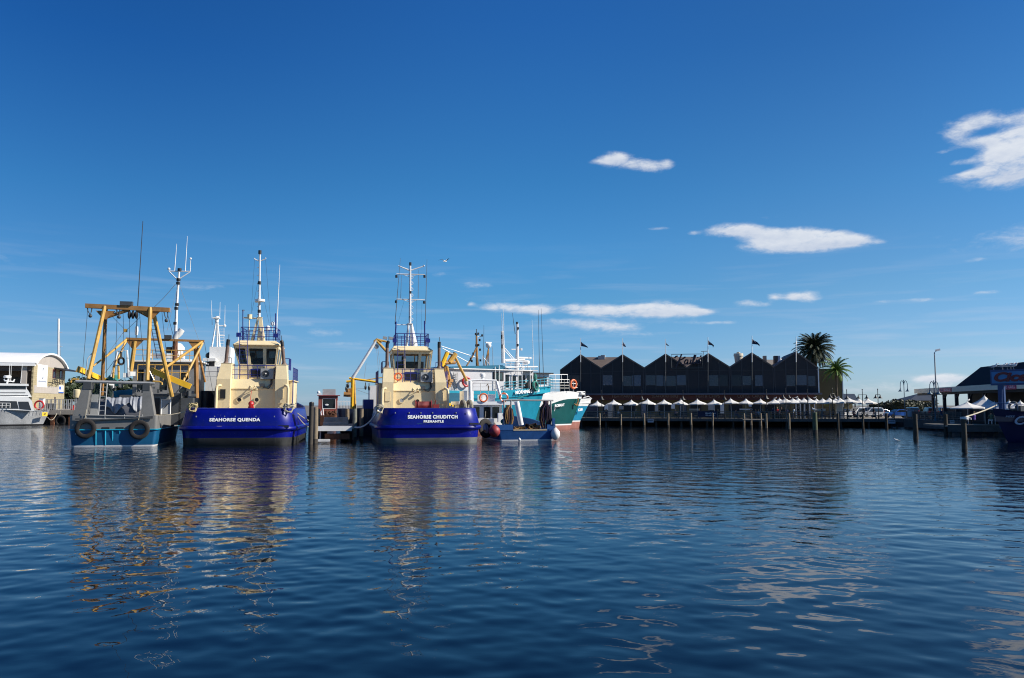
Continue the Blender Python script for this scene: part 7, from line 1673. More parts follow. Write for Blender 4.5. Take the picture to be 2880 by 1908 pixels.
# ------------------------------------------------------------------ cars
M_TYRC = mat('car tyre', (.015, .015, .016), .8); M_RIM = mat('alloy rim', (.45, .45, .46), .35, .05, metal=.8)
M_CGL = mat('car glass', (.015, .02, .025), .08, .05, spec=.8); M_LITE = mat('headlight glass', (.75, .75, .72), .15, .03); M_TAIL = mat('tail light', (.40, .01, .01), .25, .03)
def make_car(label, wpos, deg, paint, kind='sedan'):
    F = Frame(wpos, deg); o = thing('parked_car', label, 'car', F, 'cars parked behind the pier'); Lc, Wc = 4.5, 1.78
    if kind == 'suv': pf = [(-2.2, .45), (-2.25, .95), (-2.1, 1.65), (-1.5, 1.76), (.3, 1.74), (1.0, 1.12), (2.1, 1.0), (2.28, .7), (2.25, .42)]
    elif kind == 'hatch': pf = [(-2.0, .4), (-2.1, .85), (-1.9, 1.15), (-1.2, 1.45), (.2, 1.46), (1.05, 1.0), (1.95, .85), (2.12, .6), (2.08, .36)]
    else: pf = [(-2.25, .4), (-2.3, .85), (-2.15, 1.0), (-1.5, 1.06), (-.85, 1.42), (.25, 1.44), (1.05, 1.0), (2.05, .84), (2.25, .62), (2.2, .36)]
    n = len(pf); mb = MB(); rings = []
    for y, k, dz in ((-Wc / 2, .93, 0), (-Wc / 2 + .04, .985, 0), (-Wc / 2 + .14, 1, .0), (Wc / 2 - .14, 1, 0), (Wc / 2 - .04, .985, 0), (Wc / 2, .93, 0)):
        rings.append([(x * (k if z < 1.02 else k ** 2), y * (1 if z < 1.1 else .86), .38 + (z - .38) * (k if z > .5 else 1)) for x, z in pf])
    vs = sum(rings, []); fs = []
    for i in range(5):
        for j in range(n): fs.append((i * n + j, i * n + (j + 1) % n, (i + 1) * n + (j + 1) % n, (i + 1) * n + j))
    fs += [tuple(range(n)), tuple(range(5 * n, 6 * n))[::-1]]; mb.add(vs, fs); b_ = mb.build('body', paint, o, smooth=True)
    top = max(z for x, z in pf); cab = [(x, z) for x, z in pf if z > 1.0 or (kind != 'suv' and z >= .99)]
    for s in (-1, 1):
        mb = MB(); zz0, zz1 = (1.08, 1.62) if kind == 'suv' else ((1.0, 1.34) if kind == 'hatch' else (1.0, 1.34))
        xa0, xa1, xb0, xb1 = ((-2.0, .75, -1.85, .3) if kind == 'suv' else ((-1.7, .8, -1.25, .2) if kind == 'hatch' else (-1.45, .85, -.85, .2)))
        yy = s * Wc / 2
        mb.hexa([Vector((xa0, yy * .985, zz0)), Vector((xa1, yy * .985, zz0)), Vector((xb1, yy * .87, zz1)), Vector((xb0, yy * .87, zz1))], [Vector((xa0, yy * .985 + s * .02, zz0)), Vector((xa1, yy * .985 + s * .02, zz0)), Vector((xb1, yy * .87 + s * .02, zz1)), Vector((xb0, yy * .87 + s * .02, zz1))]); mb.build('side_window', M_CGL, o)
        mb = MB(); mb.box((2.12 if kind != 'hatch' else 1.98, s * .62, .74 if kind != 'suv' else .86), (.2, .36, .16)); mb.build('headlight', M_LITE, o)
        mb = MB(); mb.box((-2.22 if kind != 'hatch' else -2.04, s * .68, .88 if kind != 'suv' else 1.05), (.16, .3, .2)); mb.build('tail_light', M_TAIL, o)
        for x in (-1.38, 1.38):
            mb = MB(); mb.lathe([(.2, -.1), (.31, -.1), (.33, -.05), (.33, .08), (.30, .1), (.2, .1)], (x, s * (Wc / 2 - .08), .33), 16, M=Matrix.Rotation(math.pi / 2, 3, 'X')); w_ = mb.build('wheel', M_TYRC, o, smooth=True)
            mb = MB(); mb.lathe([(.21, -.02), (.05, -.05), (0, -.05)] if s < 0 else [(.21, .02), (.05, .05), (0, .05)], (x, s * (Wc / 2 + .0), .33), 12, M=Matrix.Rotation(math.pi / 2, 3, 'X')); mb.build('rim', M_RIM, w_)
    mb = MB()
    if kind == 'suv': q = [(.42, 1.68), (.98, 1.14)]
    elif kind == 'hatch': q = [(.3, 1.41), (1.0, 1.03)]
    else: q = [(.35, 1.38), (1.0, 1.03)]
    mb.hexa([Vector((q[0][0], -.66, q[0][1])), Vector((q[0][0], .66, q[0][1])), Vector((q[1][0], .74, q[1][1])), Vector((q[1][0], -.74, q[1][1]))], [Vector((a + .05, y, z + .05)) for a, y, z in ((q[0][0], -.66, q[0][1]), (q[0][0], .66, q[0][1]), (q[1][0], .74, q[1][1]), (q[1][0], -.74, q[1][1]))]); mb.build('windscreen', M_CGL, o)
    mb = MB(); q = [(-2.1, 1.6), (-2.2, 1.1)] if kind == 'suv' else ([(-1.35, 1.38), (-1.85, 1.12)] if kind == 'hatch' else [(-.95, 1.38), (-1.5, 1.07)])
    mb.hexa([Vector((q[0][0], -.62, q[0][1])), Vector((q[0][0], .62, q[0][1])), Vector((q[1][0], .7, q[1][1])), Vector((q[1][0], -.7, q[1][1]))], [Vector((a - .05, y, z + .05)) for a, y, z in ((q[0][0], -.62, q[0][1]), (q[0][0], .62, q[0][1]), (q[1][0], .7, q[1][1]), (q[1][0], -.7, q[1][1]))]); mb.build('rear_window', M_CGL, o)
    return o
def cpaint(n, c): return mat(n, c, .25, .03, 1., coat=.8)
for (u, Y, deg, paint, kind, lab) in ((2412, 139, 200, cpaint('white car paint', (.75, .75, .75)), 'suv', 'white car leftmost of the parked row, half behind a parasol'), (2448, 138, 195, cpaint('silver car paint', (.45, .46, .48)), 'suv', 'silver car second in the parked row'), (2482, 139, 15, cpaint('dark grey car paint', (.05, .05, .06)), 'sedan', 'dark grey car half hidden left of the blue one'),
    (2526, 133, 184, cpaint('blue car paint', (.012, .08, .36)), 'sedan', 'bright blue sedan parked behind the pier'), (2563, 146, 80, cpaint('dark car paint', (.03, .035, .045)), 'suv', 'dark car seen from behind, right of the blue sedan'), (2615, 136, 78, cpaint('dark navy car paint', (.02, .025, .05)), 'suv', 'dark navy car beside the hooked lamp'), (2646, 139, 85, cpaint('dark car paint', (.03, .035, .045)), 'suv', 'dark car farthest right, half behind the lamp and pavilion post'), (2380, 141, 190, cpaint('dark grey car paint', (.05, .05, .06)), 'hatch', 'dark car under the parasols left of the white one')):
    p = at(u, 1165, Y); make_car(lab, Vector((p.x, p.y, 1.25)), deg, paint, kind)
mb = MB(); mb.add([(0, 0, .004), (30, -6, .004), (32, 12, .004), (2, 18, .004)], [(0, 1, 2, 3)]); p = at(2440, 1160, 131); o = mb.build('car_park', mat('sandy paving', (.36, .31, .24), .9, .2, .3, fine=.2)); o.location = (p.x, p.y, 1.25); tag(o, 'sandy paved car park behind the pier', None, None, 'structure')

# ------------------------------------------------------------------ people
SK = mat('skin', (.42, .24, .16), .6, .05); HAIRS = [mat('dark hair', (.03, .02, .015), .7), mat('fair hair', (.35, .24, .12), .7), mat('grey hair', (.3, .3, .3), .7)]
def body_mesh(pose):
    """one continuous skinned figure; joints as a tree rooted at the pelvis"""
    J = {}; E = []; Rr = {}
    def j(n, p, r, par=None):
        J[n] = p; Rr[n] = r
        if par: E.append((par, n))
    sit = pose == 'sit'; hz = .52 if sit else .94
    j('pel', (0, 0, hz), .145); lean = .35 if pose == 'lean' else (.12 if pose == 'walk' else .03)
    def up(d): return (0, -math.sin(lean) * d, hz + math.cos(lean) * d)
    j('wst', up(.18), .125, 'pel'); j('chs', up(.40), .15, 'wst'); j('nck', up(.54), .06, 'chs'); j('hd0', up(.62), .075, 'nck'); j('hd1', up(.70), .095, 'hd0'); j('hd2', up(.78), .075, 'hd1')
    q = up(.68); j('nose', (0, q[1] - .10, q[2]), .018, 'hd1')
    for s in (-1, 1):
        c = up(.47); j('sh%d' % s, (s * .18, c[1], c[2]), .062, 'chs')
        if sit or pose == 'lean': el, wr = (s * .24, c[1] - .12, c[2] - .25), (s * .16, c[1] - .34, c[2] - .30)
        elif pose == 'walk': el, wr = (s * .25, c[1] - s * .10, c[2] - .27), (s * .24, c[1] - s * .22 - .05, c[2] - .50)
        else: el, wr = (s * .25, c[1] + .02, c[2] - .28), (s * .26, c[1] - .06, c[2] - .53)
        j('el%d' % s, el, .044, 'sh%d' % s); j('wr%d' % s, wr, .030, 'el%d' % s)
        d = (Vector(wr) - Vector(el)).normalized(); p = Vector(wr) + d * .06; j('pm%d' % s, tuple(p), .032, 'wr%d' % s)
        for f in range(4):
            t = p + d * (.07 + .012 * (1 - abs(f - 1.2))) + Vector((0, (f - 1.5) * .018, 0)); j('f%d%d' % (s, f), tuple(t), .009, 'pm%d' % s)
        t = Vector(wr) + d * .05 + Vector((-s * .03, -.04, .0)); j('th%d' % s, tuple(t), .010, 'wr%d' % s)
        if sit: hp, kn, an, to = (s * .10, -.05, hz - .02), (s * .14, -.45, hz), (s * .14, -.46, .09), (s * .15, -.62, .04)
        elif pose == 'walk': hp, kn, an, to = (s * .09, 0, hz - .10), (s * .10, -.10 + s * .14, .50), (s * .10, s * .34 + .05, .10), (s * .11, s * .34 - .10, .05)
        else: hp, kn, an, to = (s * .09, 0, hz - .10), (s * .11, -.02, .50), (s * .12, .02, .09), (s * .14, -.14, .04)
        j('hp%d' % s, hp, .095, 'pel'); j('kn%d' % s, kn, .062, 'hp%d' % s); j('an%d' % s, an, .042, 'kn%d' % s); j('to%d' % s, to, .036, 'an%d' % s)
    ks = list(J); me = bpy.data.meshes.new('figure'); me.from_pydata([J[k] for k in ks], [(ks.index(a), ks.index(c)) for a, c in E], [])
    o = bpy.data.objects.new('figure', me); col.objects.link(o); sm = o.modifiers.new('s', 'SKIN'); sk = me.skin_vertices[0].data
    for i, k in enumerate(ks): sk[i].radius = (Rr[k], Rr[k] * (.72 if k in ('pel', 'wst', 'chs') else 1)); sk[i].use_root = (k == 'pel')
    o.modifiers.new('b', 'SUBSURF').levels = 1
    dg = bpy.context.evaluated_depsgraph_get(); me2 = bpy.data.meshes.new_from_object(o.evaluated_get(dg)); bpy.data.objects.remove(o)
    me2.polygons.foreach_set('use_smooth', [True] * len(me2.polygons))
    return me2, up, hz
POSES = {k: body_mesh(k) for k in ('stand', 'walk', 'sit', 'lean')}
def person(label, wpos, deg, pose, top, legs, hair=0, scale=1.0):
    me, up, hz = POSES[pose]; F = Frame(wpos, deg); o = thing('person', label, 'person', F, 'people on the pier'); o.scale = (scale,) * 3
    m = me.copy(); m.materials.clear()
    for x in (SK, top, legs, M_BLACK): m.materials.append(x)
    zn = up(.55)[2]
    for p in m.polygons:
        c = p.center
        arm = abs(c.x) > .2
        if c.z > zn and abs(c.x) < .14: k = 0
        elif c.z < .075: k = 3
        elif pose == 'sit' and c.z < hz + .08 and (c.y < -.1 or c.z < hz + .04) and not (arm and c.z > hz + .06): k = 2
        elif pose != 'sit' and c.z < hz + .02 and not (abs(c.x) > .215): k = 2
        elif abs(c.x) > .225 and c.z < up(.30)[2]: k = 0
        else: k = 1
        p.material_index = k
    b_ = bpy.data.objects.new('body', m); col.objects.link(b_); b_.parent = o
    q = up(.73); mb = MB(); mb.ball((0, q[1] + .025, q[2] + .03), .108, 10, sq=(.95, 1.0, .98)); mb.build('hair', HAIRS[hair], o, smooth=True)
    for s in (-1, 1):
        mb = MB(); q = up(.705); mb.ball((s * .035, q[1] - .088, q[2]), .013, 6); mb.build('eye', M_BLACK, o)
def cl(n, c): return mat(n, c, .85, .15, 4.)
C_NAVY, C_REDT, C_BLK, C_PINK, C_WHT, C_DRED, C_JEAN, C_PURP, C_GRN = cl('navy cloth top', (.02, .025, .07)), cl('red top', (.62, .03, .035)), cl('black cloth', (.015, .015, .017)), cl('pink top', (.55, .30, .32)), cl('white shirt', (.72, .75, .80)), cl('dark red top', (.22, .02, .025)), cl('blue jeans', (.05, .09, .17)), cl('purple shirt', (.10, .06, .30)), cl('green top', (.12, .16, .10))
def onpier(u, y, lab, deg, pose, top, legs, hair=0, sc=1.0):
    q = FP.px(u, 1178, y); q.z = ZD; person(lab, FP.w(q), deg, pose, top, legs, hair, sc)
onpier(2174, 1.0, 'person in navy standing at the pier fence left of the one in red', 20, 'stand', C_NAVY, C_BLK)
onpier(2187, .9, 'person in a bright red top standing at the pier fence', -10, 'stand', C_REDT, C_BLK, 1)
onpier(2198, 1.0, 'person in black standing right of the one in red', 30, 'stand', C_BLK, C_BLK, 0, 1.04)
onpier(2214, 1.2, 'person in a pink top beside the slim tall lamp', 170, 'stand', C_PINK, C_BLK, 1, .96)
onpier(2231, 1.0, 'person in a white shirt leaning over the pier fence', 60, 'lean', C_WHT, C_NAVY, 0)
onpier(2113, 3.0, 'seated person in red under the parasol by the coffee lettering', 40, 'sit', C_DRED, C_BLK, 0, 1.1)
onpier(2134, 2.8, 'seated person in white under the parasol right of the coffee lettering', 200, 'sit', C_WHT, C_BLK, 1, 1.1)
onpier(2145, 2.8, 'seated person in dark clothes facing the one in white', 120, 'sit', C_BLK, C_JEAN, 2, 1.1)
onpier(1968, 2.8, 'seated fair haired person above the navy banner', 160, 'sit', C_DRED, C_BLK, 1, 1.1)
onpier(1789, 2.5, 'seated person in a pale top under the parasol right of the fish market lettering', 210, 'sit', C_GRN, C_BLK, 2, 1.1)
onpier(2290, 2.0, 'seated person in dark red behind the stout mossy pile', 150, 'sit', C_DRED, C_BLK, 0, 1.1)
onpier(2374, 1.5, 'person in dark clothes standing left of the far blue roof lamp', 60, 'stand', C_BLK, C_JEAN, 0)
onpier(2384, 2.2, 'person in green standing in front of the white car', 100, 'stand', C_GRN, C_JEAN, 1)
onpier(2402, 1.4, 'seated person in dark red in front of the white car', 140, 'sit', C_DRED, C_BLK, 0, 1.15)
onpier(2430, 1.6, 'seated person in black left of the walking one', 200, 'sit', C_BLK, C_BLK, 0, 1.15)
onpier(2459, .8, 'person in a dark top and blue jeans walking along the pier edge', -70, 'walk', C_BLK, C_JEAN, 1, 1.02)
onpier(1739, 2.6, 'seated person in white under the second parasol', 30, 'sit', C_WHT, C_BLK, 1, 1.1)
onpier(1705, 2.7, 'seated person in navy left of the second parasol', 200, 'sit', C_NAVY, C_BLK, 0, 1.1)
onpier(1855, 2.7, 'seated person in black right of the fourth parasol', 120, 'sit', C_BLK, C_JEAN, 0, 1.1)
onpier(1900, 2.9, 'seated person in navy under the seafood parasol', 20, 'sit', C_NAVY, C_BLK, 2, 1.1)
onpier(2020, 2.8, 'seated person in black right of the navy banner', 170, 'sit', C_BLK, C_BLK, 1, 1.1)
onpier(2070, 2.8, 'seated person in navy left of the coffee parasol', 40, 'sit', C_NAVY, C_JEAN, 0, 1.1)
onpier(2126, 2.6, 'seated person in pink beside the one in white', 90, 'sit', C_PINK, C_BLK, 1, 1.1)
onpier(2158, 2.6, 'seated person in black right of the trio of piles', 220, 'sit', C_BLK, C_BLK, 2, 1.1)
onpier(2246, 2.6, 'seated person in dark red right of the one in white leaning', 60, 'sit', C_DRED, C_BLK, 0, 1.1)
onpier(2268, 2.6, 'seated person in navy below the building corner', 180, 'sit', C_NAVY, C_BLK, 1, 1.1)
onpier(2312, 2.4, 'seated person in black below the tan wing', 30, 'sit', C_BLK, C_JEAN, 0, 1.1)
onpier(2344, 2.4, 'person in black standing beside the white menu cabinet', 200, 'stand', C_BLK, C_BLK, 0, 1.0)
p = at(2648, 1180, 104); person('person in blue jeans sitting on the side arm fence near the corner pile', Vector((p.x, p.y, ZD + .35)), 110, 'sit', C_NAVY, C_JEAN, 0)
fx = FL.px(2741, 1190, 2.2); person('person in a purple shirt sitting on the low landing', FL.w((fx.x, 2.2, 1.15)), 200, 'sit', C_PURP, C_BLK, 1, 1.12)
fx = FL.px(2788, 1190, 2.5); person('person in dark green sitting on the low landing beside the navy bow', FL.w((fx.x, 2.5, 1.15)), 160, 'sit', C_GRN, C_WHT, 0, 1.12)
# cafe tables on the pier
tp_ = []
def table(label, wpos, deg):
    o = thing('cafe_table', label, 'table', Frame(wpos, deg), 'cafe tables under the parasols')
    mb = MB(); mb.bx(-.75, .75, -.4, .4, .70, .75); mb.build('tabletop', M_RAILT, o)
    for sx in (-1, 1):
        for sy in (-1, 1):
            mb = MB(); mb.bx(sx * .62 - .035, sx * .62 + .035, sy * .3 - .035, sy * .3 + .035, 0, .70); mb.build('leg', M_DKGREY, o)
    for sy in (-1, 1):
        mb = MB(); mb.bx(-.75, .75, sy * .72 - .13, sy * .72 + .13, .42, .46); bb_ = mb.build('bench', M_RAILT, o)
    return o
for i, u in enumerate(upos[:22:1]):
    if i in (12, 15, 18, 21): continue
    q = FP.px(u + 6, 1178, 3.4); q.z = ZD; table('dark bench table standing under the ' + plab[i].replace('white parasol', 'parasol').replace('white pier parasol', 'pier parasol'), FP.w(q), -11 + (i * 53) % 40 - 20)
# white menu board and panels behind the parasols
for (u0, u1, v0, v1, y, lab, m) in ((1710, 1722, 1134, 1150, 6, 'pale folded blind under the second parasol', M_GREY), (1803, 1817, 1132, 1160, 7, 'grey panel left of the seafood parasol', mat('slate panel', (.14, .16, .22), .7)), (2353, 1.0 * 2371, 1131, 1160, 4, 'white menu cabinet behind the right parasols', M_WCLEAN)):
    a, c = FP.px(u0, v1, y), FP.px(u1, v0, y); o = thing('panel', lab, 'panel', Frame(FP.w((a.x, y, ZD)), -11)); mb = MB(); mb.bx(0, c.x - a.x, 0, .15, 0, c.z - ZD); mb.build('board', m, o)
    mb = MB(); mb.bx(.08, c.x - a.x - .08, -.02, 0, .9, c.z - ZD - .1); mb.build('face', m, o)
for (u, v0, w, h, y, m, lab) in ((1700, 1140, 10, 14, 5, M_WCLEAN, 'small white menu board left of the folded blind'), (1741, 1142, 12, 10, 5, M_GREY, 'grey serving hatch panel right of the second parasol pole'), (1842, 1137, 9, 22, 6, M_GREY, 'narrow grey door panel below the seafood lettering'), (1888, 1137, 10, 13, 5, M_WCLEAN, 'white menu board right of the seafood parasol pole'), (1938, 1150, 30, 5, 4, M_GREY, 'long grey counter left of the navy banner'), (1992, 1140, 18, 14, 6, M_GREY, 'grey cold cabinet above the right end of the banner'), (2026, 1137, 10, 26, 6, M_GWHITE, 'pale door left of the coffee lettering'), (2080, 1150, 36, 4, 5, M_GWHITE, 'long pale counter under the coffee lettering'), (2106, 1134, 8, 10, 5, M_WCLEAN, 'white hanging menu board right of the coffee counter'), (2195, 1138, 26, 14, 6, mat('grey green blind', (.16, .17, .15), .8), 'grey green slanted blind behind the people at the fence'), (2318, 1132, 16, 12, 5, mat('yellow green poster', (.30, .32, .12), .8), 'yellow green poster below the tan wing'), (2300, 1150, 22, 6, 4, M_WCLEAN, 'white table cloth counter below the tan wing')):
    a, c = FP.px(u, v0 + h, y), FP.px(u + w, v0, y); o = thing('panel', lab, 'panel', Frame(FP.w((a.x, y, a.z)), -11), 'boards and counters on the pier'); hh = c.z - a.z; ww = c.x - a.x
    mb = MB(); mb.bx(0, ww, 0, .12, 0, hh); mb.build('board', m, o)
    mb = MB(); mb.bx(.05, .12, .03, .09, -(a.z - ZD), 0); mb.bx(ww - .12, ww - .05, .03, .09, -(a.z - ZD), 0); mb.build('stand', M_DKGREY, o)
# white notice on the side fence
p = at(2561, 1162, 117.5); o = thing('notice', 'large pale notice on the pier corner beside the stout pile', 'sign', Frame(p, -11)); mb = MB(); mb.bx(-.42, .42, -.04, .04, -.55, .5); mb.build('panel', mat('grey white panel', (.42, .42, .46), .6, .1), o); mb = MB(); mb.bx(-.34, .34, -.05, -.04, .38, .44); mb.build('print', M_DKGREY, o)
p = at(2678, 1187, 87.9); o = thing('notice', 'small white notice on the landing right of the corner pile', 'sign', Frame(p, -11)); mb = MB(); mb.bx(-.22, .22, -.03, .03, -.18, .18); mb.build('panel', M_GREY, o); mb = MB(); mb.bx(-.17, .17, -.04, -.03, .0, .05); mb.build('print', M_DKGREY, o)

# ------------------------------------------------------------------ hip roofed pavilion on the right
FV = Frame((66.6, 128.8, 0), -100.7)     # x runs towards the camera, y into the building (to the right)
pvn = thing('restaurant', 'low restaurant pavilion with a slate hip roof, wide pale awning and blue sign', 'building', FV)
def vx(u, v, y=0): return FV.px(u, v, y)
mb = MB(); mb.bx(-1.6, 46, .3, .5, vx(2712, 1108).z, vx(2712, 1088).z); mb.build('awning_beam', mat('dark awning beam', (.03, .027, .028), .7, .2), pvn)
M_SLATE = mat('slate hip roof', (.014, .020, .031), .8, .15, .6, spec=.1)
M_AWN = mat('pale awning fascia', (.82, .72, .56), .7, .08)
a, c = vx(2581, 1106), vx(2900, 1090); ztop = vx(2712, 1086).z; zbt = vx(2712, 1101).z
mb = MB(); mb.bx(-2.2, 46, 0, .12, zbt, ztop); mb.build('awning_fascia', M_AWN, pvn)
mb = MB(); mb.bx(-2.2, 46, .12, 16, ztop - .2, ztop); mb.build('awning_roof', mat('brown awning soffit', (.10, .06, .055), .7), pvn)
rl, rt_ = vx(2712, 1085, 4.5), vx(2758, 1033, 6.6); x2 = 46
mb = MB(); mb.add([(rl.x, 3, ztop), (x2, 3, ztop), (x2, 17, ztop), (rl.x, 17, ztop), (rt_.x, 6.6, rt_.z), (x2, 6.6, rt_.z)], [(0, 1, 5, 4), (2, 3, 4, 5), (3, 0, 4), (1, 2, 5), (3, 2, 1, 0)]); mb.build('hip_roof', M_SLATE, pvn)
mb = MB(); mb.bx(8, 46, 5.0, 5.2, 1.25, ztop - .2); mb.build('shop_front', mat('dark shop front', (.03, .028, .03), .7, .3, .6), pvn)
for k in range(1, 7):
    mb = MB(); mb.bx(-.5 + k * 5.0, -.1 + k * 5.0, .5, .9, 1.25, ztop - .2); pt = mb.build('post', M_DARKW2, pvn)
    mb = MB(); mb.hexa([Vector((-.1 + k * 5, .6, ztop - 1.8)), Vector((-.1 + k * 5, .8, ztop - 1.8)), Vector((1.5 + k * 5, .8, ztop - .25)), Vector((1.5 + k * 5, .6, ztop - .25))], [Vector((-.1 + k * 5, .6, ztop - 1.5)), Vector((-.1 + k * 5, .8, ztop - 1.5)), Vector((1.2 + k * 5, .8, ztop - .22)), Vector((1.2 + k * 5, .6, ztop - .22))]); mb.build('knee_brace', M_DARKW2, pt)
mb = MB(); mb.bx(9.2, 34, .9, 1.1, 1.25, 2.9); mb.build('terrace_wall', mat('dark timber boards', (.035, .03, .03), .8, .3, 1.), pvn)
M_PINK = mat('magenta sign', (.42, .02, .10), .5, .08)
for u0, u1, v0, v1 in ((2641, 2675, 1092, 1103), (2822, 2857, 1083, 1096)):
    a, c = vx(u0, v1, -.06), vx(u1, v0, -.06); zz0, zz1 = vx((u0 + u1) / 2, v1, -.06).z, vx((u0 + u1) / 2, v0, -.06).z
    mb = MB(); mb.bx(a.x, c.x, -.08, -.004, zz0, zz1); sn = mb.build('awning_sign', M_PINK, pvn)
    w = c.x - a.x; lettering('GRILL', w * .5, mat('pale pink letters', (.75, .45, .5), .5), sn, (a.x + w * .7, -.095, (zz0 + zz1) / 2), (1, 0, 0), (0, 0, 1), depth=.01, bold=.02, h=(zz1 - zz0) * .6)
    mb = MB(); mb.torus((a.x + w * .28, -.09, (zz0 + zz1) / 2), (zz1 - zz0) * .28, .05, (0, 1, 0), 14, 5); mb.build('sign_ring', MATS['pale pink letters'], sn)
# blue roadside sign with red script
FSg = Frame(at(2785, 1062, 83), -58); FSg.loc.z = 0
sgn = thing('shop_sign', 'big blue sign with dark red script on a blue post', 'sign', FSg)
a, c = FSg.px(2783, 1082, 0), FSg.px(2783, 1044, 0); wS = 8.0
M_SBLUE = mat('mid blue sign face', (.05, .20, .42), .5, .08); M_SBD = mat('deep blue sign frame', (.012, .05, .16), .5, .1)
mb = MB(); mb.bx(0, wS, 0, .35, a.z - .1, c.z + .1); mb.build('cabinet', M_SBD, sgn)
mb = MB(); mb.bx(.15, wS - .15, -.02, -.002, a.z + .1, c.z - .12); mb.build('face', M_SBLUE, sgn)
M_SRED = mat('dark red script', (.16, .008, .012), .5, .1)
lettering("Cicerello's", wS * .96, M_SRED, sgn, (wS * .5 + .1, -.05, (a.z + c.z) / 2), depth=.05, bold=.045, shear=.25, h=(c.z - a.z) * .74)
pu = FSg.px(2816, 1085, .17); mb = MB(); mb.bx(pu.x - .3, pu.x + .3, .02, .34, 1.0, a.z - .1); mb.build('post', M_SBD, sgn)
# gulls
M_GULLW = mat('gull white', (.80, .80, .79), .7, .04); M_GULLG = mat('gull grey', (.35, .36, .38), .7, .08)
def gull(label, wpos, deg, group='gulls', pose='stand', sc=1.0):
    o = thing('gull', label, 'gull', Frame(wpos, deg), group); o.scale = (sc,) * 3; mb = MB(); z0 = .16 if pose == 'stand' else .03
    me = bpy.data.meshes.new('g'); V = [(0, 0, z0 + .08), (.12, 0, z0 + .12), (.17, 0, z0 + .2), (.2, 0, z0 + .25), (.25, 0, z0 + .25), (-.14, 0, z0 + .07), (-.3, 0, z0 + .05)]; E = [(0, 1), (1, 2), (2, 3), (3, 4), (0, 5), (5, 6)]
    rad = [.085, .075, .045, .05, .015, .06, .018]; me.from_pydata(V, E, []); ob = bpy.data.objects.new('body', me); col.objects.link(ob); ob.modifiers.new('s', 'SKIN'); sk = me.skin_vertices[0].data
    for i, r in enumerate(rad): sk[i].radius = (r, r); sk[i].use_root = i == 0
    ob.modifiers.new('b', 'SUBSURF').levels = 2; dg = bpy.context.evaluated_depsgraph_get(); m2 = bpy.data.meshes.new_from_object(ob.evaluated_get(dg)); bpy.data.objects.remove(ob)
    m2.materials.clear(); m2.materials.append(M_GULLW); b_ = bpy.data.objects.new('body', m2); col.objects.link(b_); b_.parent = o; m2.polygons.foreach_set('use_smooth', [True] * len(m2.polygons))
    for s in (-1, 1):
        mb = MB()
        if pose == 'fly': mb.add([(.1, s * .05, z0 + .12), (-.08, s * .05, z0 + .11), (-.05, s * .4, z0 + .3), (.1, s * .38, z0 + .32), (-.12, s * .75, z0 + .2)], [(0, 1, 2, 3), (3, 2, 4)])
        else: mb.hexa([Vector(p) for p in ((.08, s * .075, z0 + .14), (-.1, s * .075, z0 + .13), (-.34, s * .03, z0 + .07), (-.1, s * .085, z0 + .04))], [Vector(p) for p in ((.08, s * .09, z0 + .14), (-.1, s * .09, z0 + .13), (-.34, s * .04, z0 + .07), (-.1, s * .1, z0 + .04))])
        mb.build('wing', M_GULLG if pose != 'fly' else M_DKGREY, o)
        if pose == 'stand':
            mb = MB(); mb.cyl((0, s * .03, 0), (0, s * .03, z0 + .04), .012, n=5); mb.box((.02, s * .03, .005), (.06, .04, .01)); mb.build('leg', M_GREY, o)
    mb = MB(); mb.cyl((.25, 0, z0 + .25), (.31, 0, z0 + .235), .016, .006, 6); mb.build('beak', M_ORANGE, o)
for i, (u, lab) in enumerate(((2795, 'leftmost gull sitting low on the blue sign'), (2820, 'gull with raised head, second on the blue sign'), (2833, 'gull standing third on the blue sign'), (2843, 'gull with a long neck, fourth on the blue sign'), (2851, 'gull sitting fifth on the blue sign'))):
    q = FSg.px(u, 1042, .15); gull(lab, FSg.w((q.x, .17, c.z + .1)), -40 + 20 * (i % 2), sc=1.6)
for (i, lab) in ((11, 'gull perched on the parasol above the person in red'), (15, 'gull perched on the rear parasol beside the corner'), (18, 'gull perched on the rear parasol at the building corner'), (22, 'gull perched on the parasol beside the small palm trunk')):
    pass
for (u, v, y, lab) in ((2181, 1120, 2.4, 'gull perched on the parasol above the person in red'), (2240, 1118, 4.4, 'gull perched on a rear parasol left of the building corner'), (2292, 1119, 4.4, 'gull perched on the rear parasol at the building corner'), (2357, 1118, 2.4, 'gull perched on the parasol beside the small palm trunk')):
    q = FP.px(u, v + 4, y); gull(lab, FP.w(q), -60 + u % 50, sc=.95)
g0 = gnd(2522, 1242); gull('white gull floating alone on the open water', g0, 170, pose='float', sc=1.0)
p = at(1252, 739, 70); gull('small dark bird in flight beside the long yards', p, 60, pose='fly', sc=1.0)
q = gnd(2293, 1219); q.z = Frame(q).px(2293, 1160, 0).z; gull('grey gull standing on the stout mossy pile', q, 150, sc=1.3)
# parasols on the landing
for (u, v, Y, w, h0, lab, rs) in ((2721, 1131, 91, 3.5, 1.15, 'white parasol with a drooping rim left on the landing', .62), (2767, 1116, 95, 3.6, 1.15, 'largest white parasol with a peaked top on the landing', 1.15), (2796, 1131, 93, 3.2, 1.15, 'white parasol behind the navy bow, left of the sign post', .7), (2838, 1128, 86, 3.0, 1.15, 'white parasol right of the sign post', .8), (2868, 1129, 84, 3.0, 1.15, 'white parasol at the right edge behind the navy boat', .8)):
    p = at(u, v, Y); make_parasol(lab, Frame((p.x, p.y, h0), 15), w, p.z - h0, rs, 8, 'white parasols on the landing')
p = at(2724, 1131, 91); gull('gull perched on the drooping parasol of the landing', p, 20, sc=.85)

